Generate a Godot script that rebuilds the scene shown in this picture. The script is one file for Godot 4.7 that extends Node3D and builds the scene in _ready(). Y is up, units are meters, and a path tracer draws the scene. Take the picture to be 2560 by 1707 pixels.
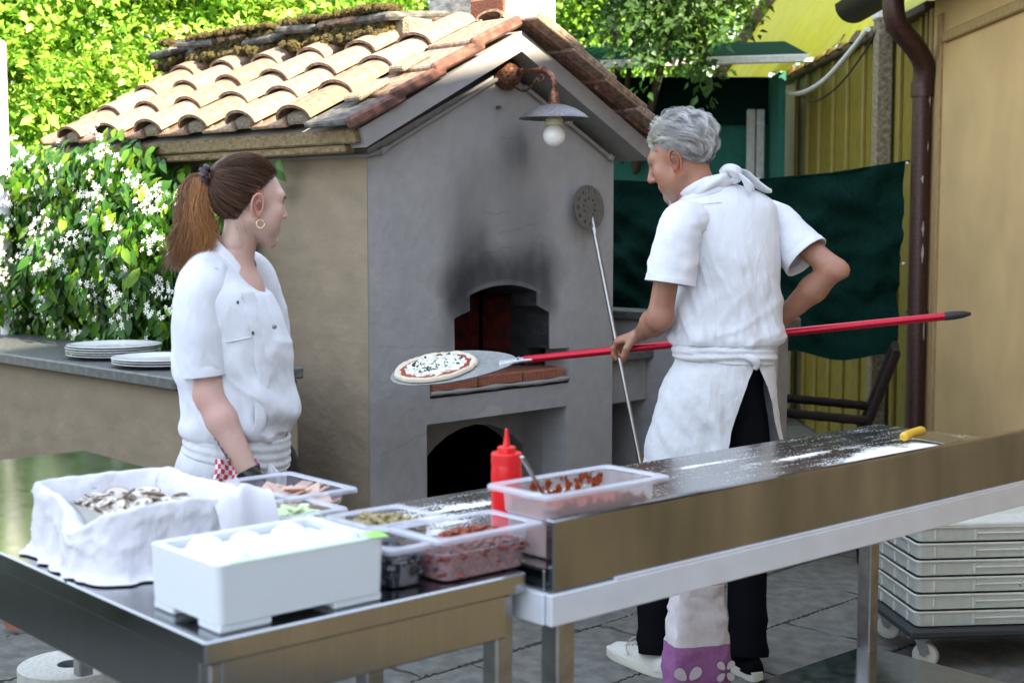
extends Node3D
# An open-air pizza oven in a courtyard: two cooks, two steel work tables, the small oven house, greenery and sheds round it.
# Units are metres, y is up. The camera stands near the origin and looks along -z.

var M := {}
var TX := {}
var rng := RandomNumberGenerator.new()
var used_names := {}
var shared := {}

const OVEN_AT := Vector3(-0.524, 0, -5.2)     # front left foot of the oven house
const OVEN_TURN := PI / 4
const TABLE_AT := Vector3(-0.446, 0, -2.017)  # front left foot of the prep table
const TABLE_TURN := deg_to_rad(41.5)
const MAN_AT := Vector3(0.653, 0, -4.6)
const WOMAN_AT := Vector3(-0.70, 0, -3.6)


# ------------------------------------------------------------------ mesh builder
class MB:
	var v := PackedVector3Array()
	var t := PackedVector2Array()
	var c := PackedColorArray()
	var i := PackedInt32Array()
	var col := Color(1, 1, 1)
	var tinted := false

	func p(at: Vector3, uv := Vector2.ZERO) -> int:
		v.append(at)
		t.append(uv)
		c.append(col)
		return v.size() - 1

	func tri(a: int, b: int, d: int) -> void:
		i.append(a); i.append(b); i.append(d)

	func quad(a: int, b: int, d: int, e: int) -> void:
		i.append(a); i.append(b); i.append(d)
		i.append(a); i.append(d); i.append(e)

	func fq(a: Vector3, b: Vector3, d: Vector3, e: Vector3) -> void:
		var k := v.size()
		p(a, Vector2(0, 0)); p(b, Vector2(1, 0)); p(d, Vector2(1, 1)); p(e, Vector2(0, 1))
		quad(k, k + 1, k + 2, k + 3)

	func ft(a: Vector3, b: Vector3, d: Vector3) -> void:
		var k := v.size()
		p(a); p(b); p(d)
		tri(k, k + 1, k + 2)

	# a box with chamfered edges
	func box(at: Vector3, size: Vector3, bevel := 0.0, turn := Basis()) -> void:
		var h := size / 2
		var b := minf(bevel, minf(h.x, minf(h.y, h.z)) * 0.9)
		if b <= 0.0:
			for ax in 3:
				for s in [-1, 1]:
					var n := Vector3.ZERO; n[ax] = s
					var e := Vector3.ZERO; e[(ax + 1) % 3] = 1
					var g := Vector3.ZERO; g[(ax + 2) % 3] = s
					var q := [n - e - g, n - e + g, n + e + g, n + e - g]
					fq(at + turn * (q[0] * h), at + turn * (q[1] * h), at + turn * (q[2] * h), at + turn * (q[3] * h))
			return
		var hb := h - Vector3(b, b, b)
		for ax in 3:
			var e := Vector3.ZERO; e[(ax + 1) % 3] = hb[(ax + 1) % 3]
			var g := Vector3.ZERO; g[(ax + 2) % 3] = hb[(ax + 2) % 3]
			for s in [-1, 1]:
				var n := Vector3.ZERO; n[ax] = s * h[ax]
				var gg: Vector3 = g * s
				fq(at + turn * (n - e - gg), at + turn * (n - e + gg), at + turn * (n + e + gg), at + turn * (n + e - gg))
			# the four edges along this axis
			var l := Vector3.ZERO; l[ax] = hb[ax]
			var a1 := (ax + 1) % 3
			var a2 := (ax + 2) % 3
			for s in [-1, 1]:
				for r in [-1, 1]:
					var u1 := Vector3.ZERO; u1[a1] = s * h[a1]; u1[a2] = r * hb[a2]
					var u2 := Vector3.ZERO; u2[a1] = s * hb[a1]; u2[a2] = r * h[a2]
					if s * r > 0:
						fq(at + turn * (u1 - l), at + turn * (u1 + l), at + turn * (u2 + l), at + turn * (u2 - l))
					else:
						fq(at + turn * (u2 - l), at + turn * (u2 + l), at + turn * (u1 + l), at + turn * (u1 - l))
		for sx in [-1, 1]:
			for sy in [-1, 1]:
				for sz in [-1, 1]:
					var q1 := at + turn * Vector3(sx * h.x, sy * hb.y, sz * hb.z)
					var q2 := at + turn * Vector3(sx * hb.x, sy * h.y, sz * hb.z)
					var q3 := at + turn * Vector3(sx * hb.x, sy * hb.y, sz * h.z)
					if sx * sy * sz > 0:
						ft(q1, q3, q2)
					else:
						ft(q1, q2, q3)

	# rings of points joined by a smooth skin; caps: 0 none, 1 first, 2 last, 3 both
	func loft(rings: Array, closed := true, caps := 0) -> void:
		var m: int = rings[0].size()
		var base := v.size()
		for r in rings.size():
			for k in m:
				p(rings[r][k], Vector2(float(k) / m, float(r) / maxf(1, rings.size() - 1)))
		for r in rings.size() - 1:
			for k in (m if closed else m - 1):
				var k2 := (k + 1) % m
				quad(base + r * m + k, base + (r + 1) * m + k, base + (r + 1) * m + k2, base + r * m + k2)
		for e in 2:
			if caps & (1 << e):
				var ring: PackedVector3Array = rings[0] if e == 0 else rings[rings.size() - 1]
				var mid := Vector3.ZERO
				for q in ring:
					mid += q
				mid /= m
				var k0 := v.size()
				p(mid)
				for q in ring:
					p(q)
				for k in m:
					if e == 0:
						tri(k0, k0 + 1 + k, k0 + 1 + (k + 1) % m)
					else:
						tri(k0, k0 + 1 + (k + 1) % m, k0 + 1 + k)

	func tube(path: Array, radii, sides := 8, caps := 3, flat := 1.0) -> void:
		var rings := []
		var n := path.size()
		var up := Vector3.ZERO
		for k in n:
			var d: Vector3 = (path[mini(k + 1, n - 1)] - path[maxi(k - 1, 0)]).normalized()
			if up == Vector3.ZERO:
				up = Vector3.UP if absf(d.y) < 0.9 else Vector3.RIGHT
			var s := d.cross(up).normalized()
			up = s.cross(d).normalized()
			var r: float = radii if radii is float or radii is int else radii[k]
			var ring := PackedVector3Array()
			for j in sides:
				var a := TAU * j / sides
				ring.append(path[k] + s * (cos(a) * r) + up * (sin(a) * r * flat))
			rings.append(ring)
		loft(rings, true, caps)

	# profile of (radius, height) turned about the y axis; hard keeps an edge at every profile point
	func lathe(profile: Array, sides := 24, at := Vector3.ZERO, hard := false, turn := Basis(), squash := Vector3.ONE) -> void:
		var rings := []
		for q in profile:
			var ring := PackedVector3Array()
			for j in sides:
				var a := -TAU * j / sides
				ring.append(at + turn * (Vector3(cos(a) * q.x, q.y, sin(a) * q.x) * squash))
			rings.append(ring)
		if hard:
			for k in rings.size() - 1:
				loft([rings[k], rings[k + 1]])
		else:
			loft(rings)

	# a flat polygon in the xy plane of turn, pushed out by depth
	func prism(poly: PackedVector2Array, depth: float, at := Vector3.ZERO, turn := Basis(), uv_scale := 1.0) -> void:
		var idx := Geometry2D.triangulate_polygon(poly)
		var cw := Geometry2D.is_polygon_clockwise(poly)
		for s in 2:
			var k := v.size()
			for q in poly:
				p(at + turn * Vector3(q.x, q.y, 0.0 if s == 0 else -depth), q * uv_scale)
			for j in range(0, idx.size(), 3):
				if (s == 0) == true:
					tri(k + idx[j], k + idx[j + 2], k + idx[j + 1])
				else:
					tri(k + idx[j], k + idx[j + 1], k + idx[j + 2])
		if depth == 0.0:
			return
		for j in poly.size():
			var a := poly[j]
			var b := poly[(j + 1) % poly.size()]
			if cw:
				var sw := a; a = b; b = sw
			var k := v.size()
			p(at + turn * Vector3(a.x, a.y, 0), a * uv_scale)
			p(at + turn * Vector3(a.x, a.y, -depth), a * uv_scale)
			p(at + turn * Vector3(b.x, b.y, -depth), b * uv_scale)
			p(at + turn * Vector3(b.x, b.y, 0), b * uv_scale)
			quad(k, k + 1, k + 2, k + 3)

	func mesh() -> ArrayMesh:
		var n := PackedVector3Array()
		n.resize(v.size())
		for k in range(0, i.size(), 3):
			var a := i[k]; var b := i[k + 1]; var d := i[k + 2]
			var f := (v[d] - v[a]).cross(v[b] - v[a])
			n[a] += f; n[b] += f; n[d] += f
		for k in n.size():
			n[k] = n[k].normalized() if n[k].length_squared() > 1e-20 else Vector3.UP
		var arr := []
		arr.resize(Mesh.ARRAY_MAX)
		arr[Mesh.ARRAY_VERTEX] = v
		arr[Mesh.ARRAY_NORMAL] = n
		arr[Mesh.ARRAY_TEX_UV] = t
		if tinted:
			arr[Mesh.ARRAY_COLOR] = c
		arr[Mesh.ARRAY_INDEX] = i
		var m := ArrayMesh.new()
		m.add_surface_from_arrays(Mesh.PRIMITIVE_TRIANGLES, arr)
		return m


# ------------------------------------------------------------------ distance field, meshed as surface nets
class Field:
	var o: Vector3
	var h: float
	var nx: int
	var ny: int
	var nz: int
	var d := PackedFloat32Array()

	func _init(lo: Vector3, hi: Vector3, cell: float) -> void:
		o = lo; h = cell
		nx = int(ceil((hi.x - lo.x) / cell)) + 1
		ny = int(ceil((hi.y - lo.y) / cell)) + 1
		nz = int(ceil((hi.z - lo.z) / cell)) + 1
		d.resize(nx * ny * nz)
		d.fill(0.2)

	func span(lo: Vector3, hi: Vector3) -> Array:
		var a := ((lo - o) / h).floor()
		var b := ((hi - o) / h).ceil()
		return [maxi(0, int(a.x)), maxi(0, int(a.y)), maxi(0, int(a.z)), mini(nx - 1, int(b.x)), mini(ny - 1, int(b.y)), mini(nz - 1, int(b.z))]

	# tapered capsule; squash < 1 flattens it along axis n
	func bone(a: Vector3, b: Vector3, ra: float, rb: float, k := 0.02, n := Vector3.ZERO, squash := 1.0, cut := false) -> void:
		var m := maxf(ra, rb) + k + h * 2.0
		var mv := Vector3(m, m, m)
		var s := span(a.min(b) - mv, a.max(b) + mv)
		var ab := b - a
		var inv := 1.0 / maxf(ab.length_squared(), 1e-9)
		var flat := squash != 1.0
		var grow := 1.0 / squash - 1.0
		for z in range(s[2], s[5] + 1):
			for y in range(s[1], s[4] + 1):
				var at := (z * ny + y) * nx
				var q := o + Vector3(s[0] * h, y * h, z * h) - a
				for x in range(s[0], s[3] + 1):
					var u := clampf(q.dot(ab) * inv, 0.0, 1.0)
					var w := q - ab * u
					var e: float
					if flat:
						var wn := w.dot(n)
						w += n * (wn * grow)
						var l := w.length()
						e = (l - (ra + (rb - ra) * u)) * (squash if absf(wn) * (1.0 + grow) > 0.6 * l else 1.0)
					else:
						e = w.length() - (ra + (rb - ra) * u)
					var g := d[at + x]
					if cut:
						e = -e
						var j := maxf(k - absf(g - e), 0.0)
						d[at + x] = maxf(g, e) + (j * j * 0.25 / k if k > 0.0 else 0.0)
					else:
						var j := maxf(k - absf(g - e), 0.0)
						d[at + x] = minf(g, e) - (j * j * 0.25 / k if k > 0.0 else 0.0)
					q.x += h

	func ball(a: Vector3, r: Vector3, k := 0.02, turn := Basis(), cut := false) -> void:
		var m := maxf(r.x, maxf(r.y, r.z)) + k + h * 2.0
		var mv := Vector3(m, m, m)
		var s := span(a - mv, a + mv)
		var back := turn.inverse()
		var least := minf(r.x, minf(r.y, r.z))
		for z in range(s[2], s[5] + 1):
			for y in range(s[1], s[4] + 1):
				var at := (z * ny + y) * nx
				for x in range(s[0], s[3] + 1):
					var q := back * (o + Vector3(x * h, y * h, z * h) - a)
					var w := Vector3(q.x / r.x, q.y / r.y, q.z / r.z)
					var l := w.length()
					var e := (l - 1.0) * (q.length() / l if l > 0.3 else least)
					var g := d[at + x]
					if cut:
						e = -e
					var j := maxf(k - absf(g - e), 0.0)
					if cut:
						d[at + x] = maxf(g, e) + (j * j * 0.25 / k if k > 0.0 else 0.0)
					else:
						d[at + x] = minf(g, e) - (j * j * 0.25 / k if k > 0.0 else 0.0)

	# paint: Callable(Vector3) -> Color, or null
	func net(mb: MB, paint = null) -> void:
		var slot := PackedInt32Array()
		slot.resize(nx * ny * nz)
		slot.fill(-1)
		var sy := nx
		var sz := nx * ny
		for z in nz - 1:
			for y in ny - 1:
				var row := z * sz + y * sy
				for x in nx - 1:
					var b := row + x
					var d0 := d[b]
					if absf(d0) > h * 2.6:
						continue
					var d1 := d[b + 1]; var d2 := d[b + sy]; var d3 := d[b + sy + 1]
					var d4 := d[b + sz]; var d5 := d[b + sz + 1]; var d6 := d[b + sz + sy]; var d7 := d[b + sz + sy + 1]
					var mn := minf(minf(minf(d0, d1), minf(d2, d3)), minf(minf(d4, d5), minf(d6, d7)))
					if mn >= 0.0:
						continue
					var mx := maxf(maxf(maxf(d0, d1), maxf(d2, d3)), maxf(maxf(d4, d5), maxf(d6, d7)))
					if mx < 0.0:
						continue
					var sum := Vector3.ZERO
					var n := 0
					if (d0 < 0.0) != (d1 < 0.0): sum += Vector3(d0 / (d0 - d1), 0, 0); n += 1
					if (d2 < 0.0) != (d3 < 0.0): sum += Vector3(d2 / (d2 - d3), 1, 0); n += 1
					if (d4 < 0.0) != (d5 < 0.0): sum += Vector3(d4 / (d4 - d5), 0, 1); n += 1
					if (d6 < 0.0) != (d7 < 0.0): sum += Vector3(d6 / (d6 - d7), 1, 1); n += 1
					if (d0 < 0.0) != (d2 < 0.0): sum += Vector3(0, d0 / (d0 - d2), 0); n += 1
					if (d1 < 0.0) != (d3 < 0.0): sum += Vector3(1, d1 / (d1 - d3), 0); n += 1
					if (d4 < 0.0) != (d6 < 0.0): sum += Vector3(0, d4 / (d4 - d6), 1); n += 1
					if (d5 < 0.0) != (d7 < 0.0): sum += Vector3(1, d5 / (d5 - d7), 1); n += 1
					if (d0 < 0.0) != (d4 < 0.0): sum += Vector3(0, 0, d0 / (d0 - d4)); n += 1
					if (d1 < 0.0) != (d5 < 0.0): sum += Vector3(1, 0, d1 / (d1 - d5)); n += 1
					if (d2 < 0.0) != (d6 < 0.0): sum += Vector3(0, 1, d2 / (d2 - d6)); n += 1
					if (d3 < 0.0) != (d7 < 0.0): sum += Vector3(1, 1, d3 / (d3 - d7)); n += 1
					var at := o + (Vector3(x, y, z) + sum / n) * h
					if paint != null:
						mb.col = paint.call(at)
					slot[b] = mb.p(at)
					if x > 0 and y > 0 and z > 0:
						if (d0 < 0.0) != (d1 < 0.0):
							join(mb, slot[b - sy - sz], slot[b - sz], slot[b], slot[b - sy], d0 < 0.0)
						if (d0 < 0.0) != (d2 < 0.0):
							join(mb, slot[b - 1 - sz], slot[b - 1], slot[b], slot[b - sz], d0 < 0.0)
						if (d0 < 0.0) != (d4 < 0.0):
							join(mb, slot[b - 1 - sy], slot[b - sy], slot[b], slot[b - 1], d0 < 0.0)

	func join(mb: MB, a: int, b: int, c: int, e: int, inside: bool) -> void:
		if a < 0 or b < 0 or c < 0 or e < 0:
			return
		if inside:
			mb.quad(a, e, c, b)
		else:
			mb.quad(a, b, c, e)


# ------------------------------------------------------------------ naming, tagging, placing
func numbered(called: String) -> String:
	if not used_names.has(called):
		used_names[called] = 0
		return called
	used_names[called] += 1
	return "%s_%03d" % [called, used_names[called]]


func thing(called: String, label: String, category: String, at := Vector3.ZERO, turn := 0.0, group := "") -> Node3D:
	var o := Node3D.new()
	o.name = numbered(called)
	add_child(o)
	o.position = at
	o.rotation.y = turn
	tag(o, label, category, group)
	return o


func tag(o: Node, label: String, category: String, group := "") -> Node:
	o.set_meta("label", label)
	o.set_meta("category", category)
	if group:
		o.set_meta("group", group)
	return o


func structure(called: String, at := Vector3.ZERO, turn := 0.0) -> Node3D:
	var o := Node3D.new()
	o.name = called
	add_child(o)
	o.position = at
	o.rotation.y = turn
	o.set_meta("kind", "structure")
	return o


func part(parent: Node, called: String, mesh: Mesh, m: Material, at := Vector3.ZERO, turn := Basis()) -> MeshInstance3D:
	var o := MeshInstance3D.new()
	o.name = called
	o.mesh = mesh
	o.material_override = m
	parent.add_child(o, true)
	o.transform = Transform3D(turn, at)
	return o


func single(called: String, mesh: Mesh, m: Material, label: String, category: String, at := Vector3.ZERO, turn := Basis(), group := "") -> MeshInstance3D:
	var o := part(self, numbered(called), mesh, m, at, turn)
	tag(o, label, category, group)
	return o


func bbox(size: Vector3, bevel := 0.0) -> ArrayMesh:
	var key := "%s/%s" % [size, bevel]
	if not shared.has(key):
		var b := MB.new()
		b.box(Vector3.ZERO, size, bevel)
		shared[key] = b.mesh()
	return shared[key]


func block(parent: Node, called: String, at: Vector3, size: Vector3, m: Material, bevel := 0.0, turn := Basis()) -> MeshInstance3D:
	return part(parent, called, bbox(size, bevel), m, at, turn)


func tube_part(parent: Node, called: String, path: Array, r, m: Material, sides := 10, flat := 1.0) -> MeshInstance3D:
	var b := MB.new()
	b.tube(path, r, sides, 3, flat)
	return part(parent, called, b.mesh(), m)


func curve(pts: Array, per := 6) -> Array:
	var out := []
	for k in pts.size() - 1:
		var a = pts[maxi(k - 1, 0)]
		var b = pts[k]
		var c = pts[k + 1]
		var d = pts[mini(k + 2, pts.size() - 1)]
		for j in per:
			var u := float(j) / per
			out.append(0.5 * ((2.0 * b) + (c - a) * u + (2.0 * a - 5.0 * b + 4.0 * c - d) * u * u + (3.0 * b - a - 3.0 * c + d) * u * u * u))
	out.append(pts[pts.size() - 1])
	return out


func many(parent: Node, called: String, mesh: Mesh, m: Material, places: Array, colors := []) -> MultiMeshInstance3D:
	var mm := MultiMesh.new()
	mm.transform_format = MultiMesh.TRANSFORM_3D
	mm.use_colors = not colors.is_empty()
	mm.mesh = mesh
	mm.instance_count = places.size()
	for k in places.size():
		mm.set_instance_transform(k, places[k])
		if mm.use_colors:
			mm.set_instance_color(k, colors[k])
	var o := MultiMeshInstance3D.new()
	o.name = called
	o.multimesh = mm
	o.material_override = m
	parent.add_child(o, true)
	o.set_meta("kind", "stuff")
	return o


# ------------------------------------------------------------------ materials
func noise_tex(key: String, freq: float, octaves: int, lo: float, hi: float, size := 512, kind := FastNoiseLite.TYPE_SIMPLEX_SMOOTH, stretch := Vector2.ONE) -> Texture2D:
	if TX.has(key):
		return TX[key]
	var n := FastNoiseLite.new()
	n.seed = hash(key) % 10000
	n.noise_type = kind
	n.frequency = freq
	n.fractal_octaves = octaves
	var im := n.get_seamless_image(int(size * stretch.x), int(size * stretch.y))
	if stretch != Vector2.ONE:
		im.resize(size, size, Image.INTERPOLATE_CUBIC)
	var data := im.get_data()
	var mn := 255
	var mx := 0
	for k in range(0, data.size(), 7):
		mn = mini(mn, data[k]); mx = maxi(mx, data[k])
	var lut := PackedByteArray()
	lut.resize(256)
	for k in 256:
		lut[k] = int(clampf(lerpf(lo, hi, clampf(float(k - mn) / maxf(1.0, mx - mn), 0, 1)), 0, 1) * 255)
	for k in data.size():
		data[k] = lut[data[k]]
	im = Image.create_from_data(im.get_width(), im.get_height(), false, Image.FORMAT_L8, data)
	TX[key] = ImageTexture.create_from_image(im)
	return TX[key]


# base colours are given as linear values
func mat(key: String, lin: Color, rough: float, metal := 0.0, opt := {}) -> StandardMaterial3D:
	var m := StandardMaterial3D.new()
	m.resource_name = key
	m.albedo_color = lin.linear_to_srgb()
	m.roughness = rough
	m.metallic = metal
	if opt.has("spec"):
		m.metallic_specular = opt.spec
	if opt.has("tri"):
		m.uv1_triplanar = true
		m.uv1_world_triplanar = not opt.get("own", false)
		m.uv1_scale = Vector3.ONE * opt.tri if opt.tri is float else opt.tri
	elif opt.has("uv"):
		m.uv1_scale = Vector3.ONE * opt.uv
	if opt.has("tex"):
		m.albedo_texture = opt.tex
	if opt.has("rtex"):
		m.roughness_texture = opt.rtex
		m.roughness_texture_channel = BaseMaterial3D.TEXTURE_CHANNEL_RED
	if opt.has("mtex"):
		m.metallic_texture = opt.mtex
		m.metallic_texture_channel = BaseMaterial3D.TEXTURE_CHANNEL_RED
	if opt.has("bump"):
		m.heightmap_enabled = true
		m.heightmap_texture = opt.bump
		m.heightmap_scale = opt.get("bump_cm", 0.3)
	if opt.has("glow"):
		m.backlight_enabled = true
		m.backlight = (opt.glow as Color).linear_to_srgb()
	if opt.has("sss"):
		m.subsurf_scatter_enabled = true
		m.subsurf_scatter_strength = opt.sss
	if opt.has("coat"):
		m.clearcoat_enabled = true
		m.clearcoat = opt.coat
		m.clearcoat_roughness = opt.get("coat_rough", 0.1)
	if opt.has("sheen"):
		m.rim_enabled = true
		m.rim = opt.sheen
		m.rim_tint = 0.5
	if opt.get("vcol", false):
		m.vertex_color_use_as_albedo = true
	if opt.has("alpha"):
		m.transparency = BaseMaterial3D.TRANSPARENCY_ALPHA
		m.albedo_color.a = opt.alpha
	m.cull_mode = BaseMaterial3D.CULL_DISABLED
	M[key] = m
	return m


func lin(r: float, g: float, b: float) -> Color:
	return Color(r, g, b)


func _ready() -> void:
	rng.seed = 7
	# ---- camera
	var cam := Camera3D.new()
	cam.name = "camera"
	add_child(cam)
	cam.position = Vector3(0, 1.46, 0)
	cam.rotation_degrees = Vector3(-4.86, 0, 0)
	cam.near = 0.05
	cam.far = 200.0
	var lens := CameraAttributesPhysical.new()
	lens.frustum_focal_length = 72.9
	lens.frustum_focus_distance = 4.55
	lens.frustum_near = 0.05
	lens.frustum_far = 200.0
	lens.exposure_aperture = 6.6
	cam.attributes = lens
	cam.fov = 27.0
	cam.current = true
	# ---- sky, sun, exposure
	var sky_mat := ProceduralSkyMaterial.new()
	sky_mat.sky_top_color = Color(0.32, 0.385, 0.50).linear_to_srgb()
	sky_mat.sky_horizon_color = Color(0.63, 0.655, 0.68).linear_to_srgb()
	sky_mat.sky_curve = 0.2
	sky_mat.ground_bottom_color = Color(0.12, 0.11, 0.10).linear_to_srgb()
	sky_mat.ground_horizon_color = Color(0.3, 0.3, 0.3).linear_to_srgb()
	sky_mat.sun_angle_max = 20.0
	var sky := Sky.new()
	sky.sky_material = sky_mat
	var env := Environment.new()
	env.background_mode = Environment.BG_SKY
	env.sky = sky
	env.tonemap_mode = Environment.TONE_MAPPER_LINEAR
	env.tonemap_exposure = 6.0
	env.sdfgi_enabled = true
	env.ssao_enabled = true
	env.ssil_enabled = true
	var we := WorldEnvironment.new()
	we.name = "world_environment"
	we.environment = env
	add_child(we)
	var sun := DirectionalLight3D.new()
	sun.name = "sun"
	sun.light_energy = 1.6
	sun.light_color = Color(1.0, 0.94, 0.83)
	sun.light_angular_distance = 0.5
	sun.shadow_enabled = true
	add_child(sun)
	var el := deg_to_rad(30.0)
	var to_sun := Vector3(0.7071 * cos(el), sin(el), 0.7071 * cos(el))
	sun.look_at_from_position(to_sun * 20.0, Vector3.ZERO)
	# ---- everything else, large to small
	make_materials()
	make_ground()
	make_oven()
	make_oven_counters()
	make_sheds()
	make_facade()
	make_trees()
	make_jasmine()
	make_tables()
	make_man()
	make_woman()
	make_peels()
	make_toppings()
	make_small_things()


func make_materials() -> void:
	var soft := noise_tex("soft", 0.012, 5, 0.84, 1.0)
	var mottled := noise_tex("mottled", 0.02, 6, 0.55, 1.0)
	var blotch := noise_tex("blotch", 0.006, 4, 0.3, 1.0)
	var grit := noise_tex("grit", 0.09, 4, 0.0, 1.0)
	var lumps := noise_tex("lumps", 0.03, 5, 0.0, 1.0)
	var weave := noise_tex("weave", 0.25, 2, 0.0, 1.0)
	var brushed := noise_tex("brushed", 0.05, 4, 0.0, 1.0, 512, FastNoiseLite.TYPE_SIMPLEX_SMOOTH, Vector2(4.0, 0.06))
	TX.brushed_soft = noise_tex("brushed_soft", 0.05, 4, 0.93, 1.0, 512, FastNoiseLite.TYPE_SIMPLEX_SMOOTH, Vector2(4.0, 0.06))
	TX.soft = soft
	TX.mottled = mottled
	TX.blotch = blotch
	mat("paving", lin(0.185, 0.18, 0.155), 0.9, 0, {"tri": 1.1, "tex": noise_tex("stone_tone", 0.02, 6, 0.72, 1.0), "bump": grit, "bump_cm": 0.15})
	mat("joint", lin(0.17, 0.16, 0.14), 0.95, 0, {"tri": 2.0, "tex": mottled, "bump": grit, "bump_cm": 0.4})
	mat("plaster", lin(0.285, 0.270, 0.260), 0.88, 0, {"tri": 1.3, "tex": soft, "bump": lumps, "bump_cm": 0.22})
	mat("plaster_warm_lit", lin(0.275, 0.215, 0.145), 0.9, 0, {"tri": 1.1, "tex": soft, "bump": lumps, "bump_cm": 0.28})  # grey plaster again, the warm light on left-facing walls put into its colour
	mat("stone_slab", lin(0.13, 0.135, 0.135), 0.42, 0, {"tri": 3.0, "tex": mottled, "bump": grit, "bump_cm": 0.05})
	for k in 4:
		var a: Color = [lin(0.37, 0.225, 0.145), lin(0.41, 0.27, 0.185), lin(0.33, 0.19, 0.12), lin(0.40, 0.285, 0.21)][k]
		mat("tile_%d" % k, a, 0.9, 0, {"tri": 2.3 + 0.4 * k, "own": true, "tex": mottled, "bump": grit, "bump_cm": 0.25})
	mat("tile_edge", lin(0.30, 0.13, 0.09), 0.9, 0, {"tri": 5.0, "tex": blotch, "bump": grit, "bump_cm": 0.3})
	mat("tile_lichen", lin(0.24, 0.23, 0.21), 0.95, 0, {"tri": 6.0, "tex": blotch, "bump": grit, "bump_cm": 0.5})
	mat("mortar", lin(0.36, 0.31, 0.22), 0.95, 0, {"tri": 7.0, "tex": mottled, "bump": lumps, "bump_cm": 1.0})
	mat("moss", lin(0.22, 0.16, 0.025), 0.95, 0, {"tri": 9.0, "tex": blotch, "bump": grit, "bump_cm": 1.2})
	mat("chimney_plaster", lin(0.58, 0.54, 0.47), 0.9, 0, {"tri": 2.0, "tex": mottled, "bump": lumps, "bump_cm": 1.2})
	mat("brick", lin(0.50, 0.17, 0.09), 0.9, 0, {"tri": 7.0, "tex": mottled, "bump": grit, "bump_cm": 0.5})
	mat("sooty_brick", lin(0.22, 0.022, 0.010), 0.85, 0, {"tri": 4.0, "tex": blotch, "bump": lumps, "bump_cm": 0.8})
	mat("soot_and_shade", lin(0.005, 0.005, 0.0055), 0.95, 0, {"spec": 0.1, "tri": 4.0, "tex": blotch})  # soot in the oven chamber; painted shade in the store and shelf niche
	mat("dark_render", lin(0.035, 0.036, 0.040), 0.9, 0, {"tri": 3.0, "tex": blotch, "bump": lumps, "bump_cm": 0.5})
	mat("copper", lin(0.42, 0.19, 0.12), 0.5, 0.75, {"tri": 14.0, "tex": blotch})
	mat("shade_metal", lin(0.26, 0.25, 0.25), 0.5, 0.6, {"tri": 8.0, "tex": mottled})
	mat("opal_glass", lin(0.86, 0.86, 0.82), 0.12, 0, {"sss": 0.5})
	mat("ceramic_socket", lin(0.62, 0.58, 0.42), 0.4)
	mat("upstand_steel", lin(0.31, 0.32, 0.33), 0.20, 1.0, {"tri": Vector3(0.8, 0.8, 0.8), "own": true, "tex": noise_tex("wiped", 0.012, 5, 0.78, 1.0, 512, FastNoiseLite.TYPE_SIMPLEX_SMOOTH, Vector2(1.0, 0.35)), "rtex": scratch_tex()})
	mat("steel", lin(0.37, 0.38, 0.39), 0.24, 1.0, {"tri": Vector3(2.0, 2.0, 2.0), "own": true, "tex": TX.brushed_soft, "rtex": scratch_tex()})
	mat("steel_leg", lin(0.42, 0.42, 0.41), 0.33, 1.0, {"tri": 3.0, "own": true, "tex": soft})
	mat("dark_steel", lin(0.17, 0.17, 0.175), 0.45, 0.6, {"tri": 6.0, "tex": soft})
	mat("aluminium", lin(0.52, 0.53, 0.51), 0.45, 0.5, {"tri": 6.0, "own": true, "tex": soft})
	mat("red_metal", lin(0.50, 0.008, 0.03), 0.28, 0.55, {"tri": 12.0, "tex": soft})
	mat("black_rubber", lin(0.012, 0.012, 0.013), 0.55)
	mat("black_glove", lin(0.010, 0.011, 0.013), 0.38)
	mat("white_board", lin(0.60, 0.62, 0.66), 0.45, 0, {"tri": 2.0, "tex": noise_tex("clean", 0.01, 4, 0.93, 1.0)})
	mat("ochre_wall", lin(0.55, 0.365, 0.165), 0.75, 0, {"tri": 0.6, "tex": noise_tex("wall_clean", 0.006, 4, 0.90, 1.0), "bump": grit, "bump_cm": 0.03})
	mat("eave_wood", lin(0.27, 0.19, 0.085), 0.85, 0, {"tri": 4.0, "tex": mottled, "bump": lumps, "bump_cm": 0.6})
	mat("ochre_trim", lin(0.37, 0.24, 0.10), 0.7, 0, {"tri": 3.0, "tex": soft})
	mat("olive_panel", lin(0.235, 0.175, 0.022), 0.5, 0, {"tri": 1.5, "tex": soft})
	mat("rust_pipe", lin(0.085, 0.035, 0.028), 0.45, 0.2, {"tri": 5.0, "tex": mottled})
	mat("bare_patch", lin(0.35, 0.32, 0.31), 0.7)
	mat("gutter", lin(0.05, 0.035, 0.028), 0.5, 0.2, {"tri": 5.0, "tex": mottled})
	mat("yellow_sheet", lin(0.40, 0.40, 0.03), 0.5, 0, {"tri": 1.0, "tex": soft, "glow": lin(0.6, 0.6, 0.06)})
	mat("brown_beam", lin(0.14, 0.095, 0.04), 0.8, 0, {"tri": 3.0, "tex": mottled})
	mat("old_post", lin(0.34, 0.27, 0.17), 0.8, 0, {"tri": 3.0, "tex": mottled})
	mat("white_paint", lin(0.72, 0.72, 0.68), 0.6, 0, {"tri": 4.0, "tex": soft})
	mat("grey_wood", lin(0.50, 0.50, 0.46), 0.8, 0, {"tri": 3.0, "tex": soft})
	mat("green_awning", lin(0.006, 0.042, 0.020), 0.8, 0, {"spec": 0.12, "tri": 2.0, "tex": soft})
	mat("green_cloth", lin(0.010, 0.13, 0.095), 0.8, 0, {"tri": 2.0, "tex": soft})
	mat("green_net", lin(0.0045, 0.030, 0.022), 0.9, 0, {"spec": 0.15, "tri": Vector3(3.0, 14.0, 3.0), "tex": mottled})
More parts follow.
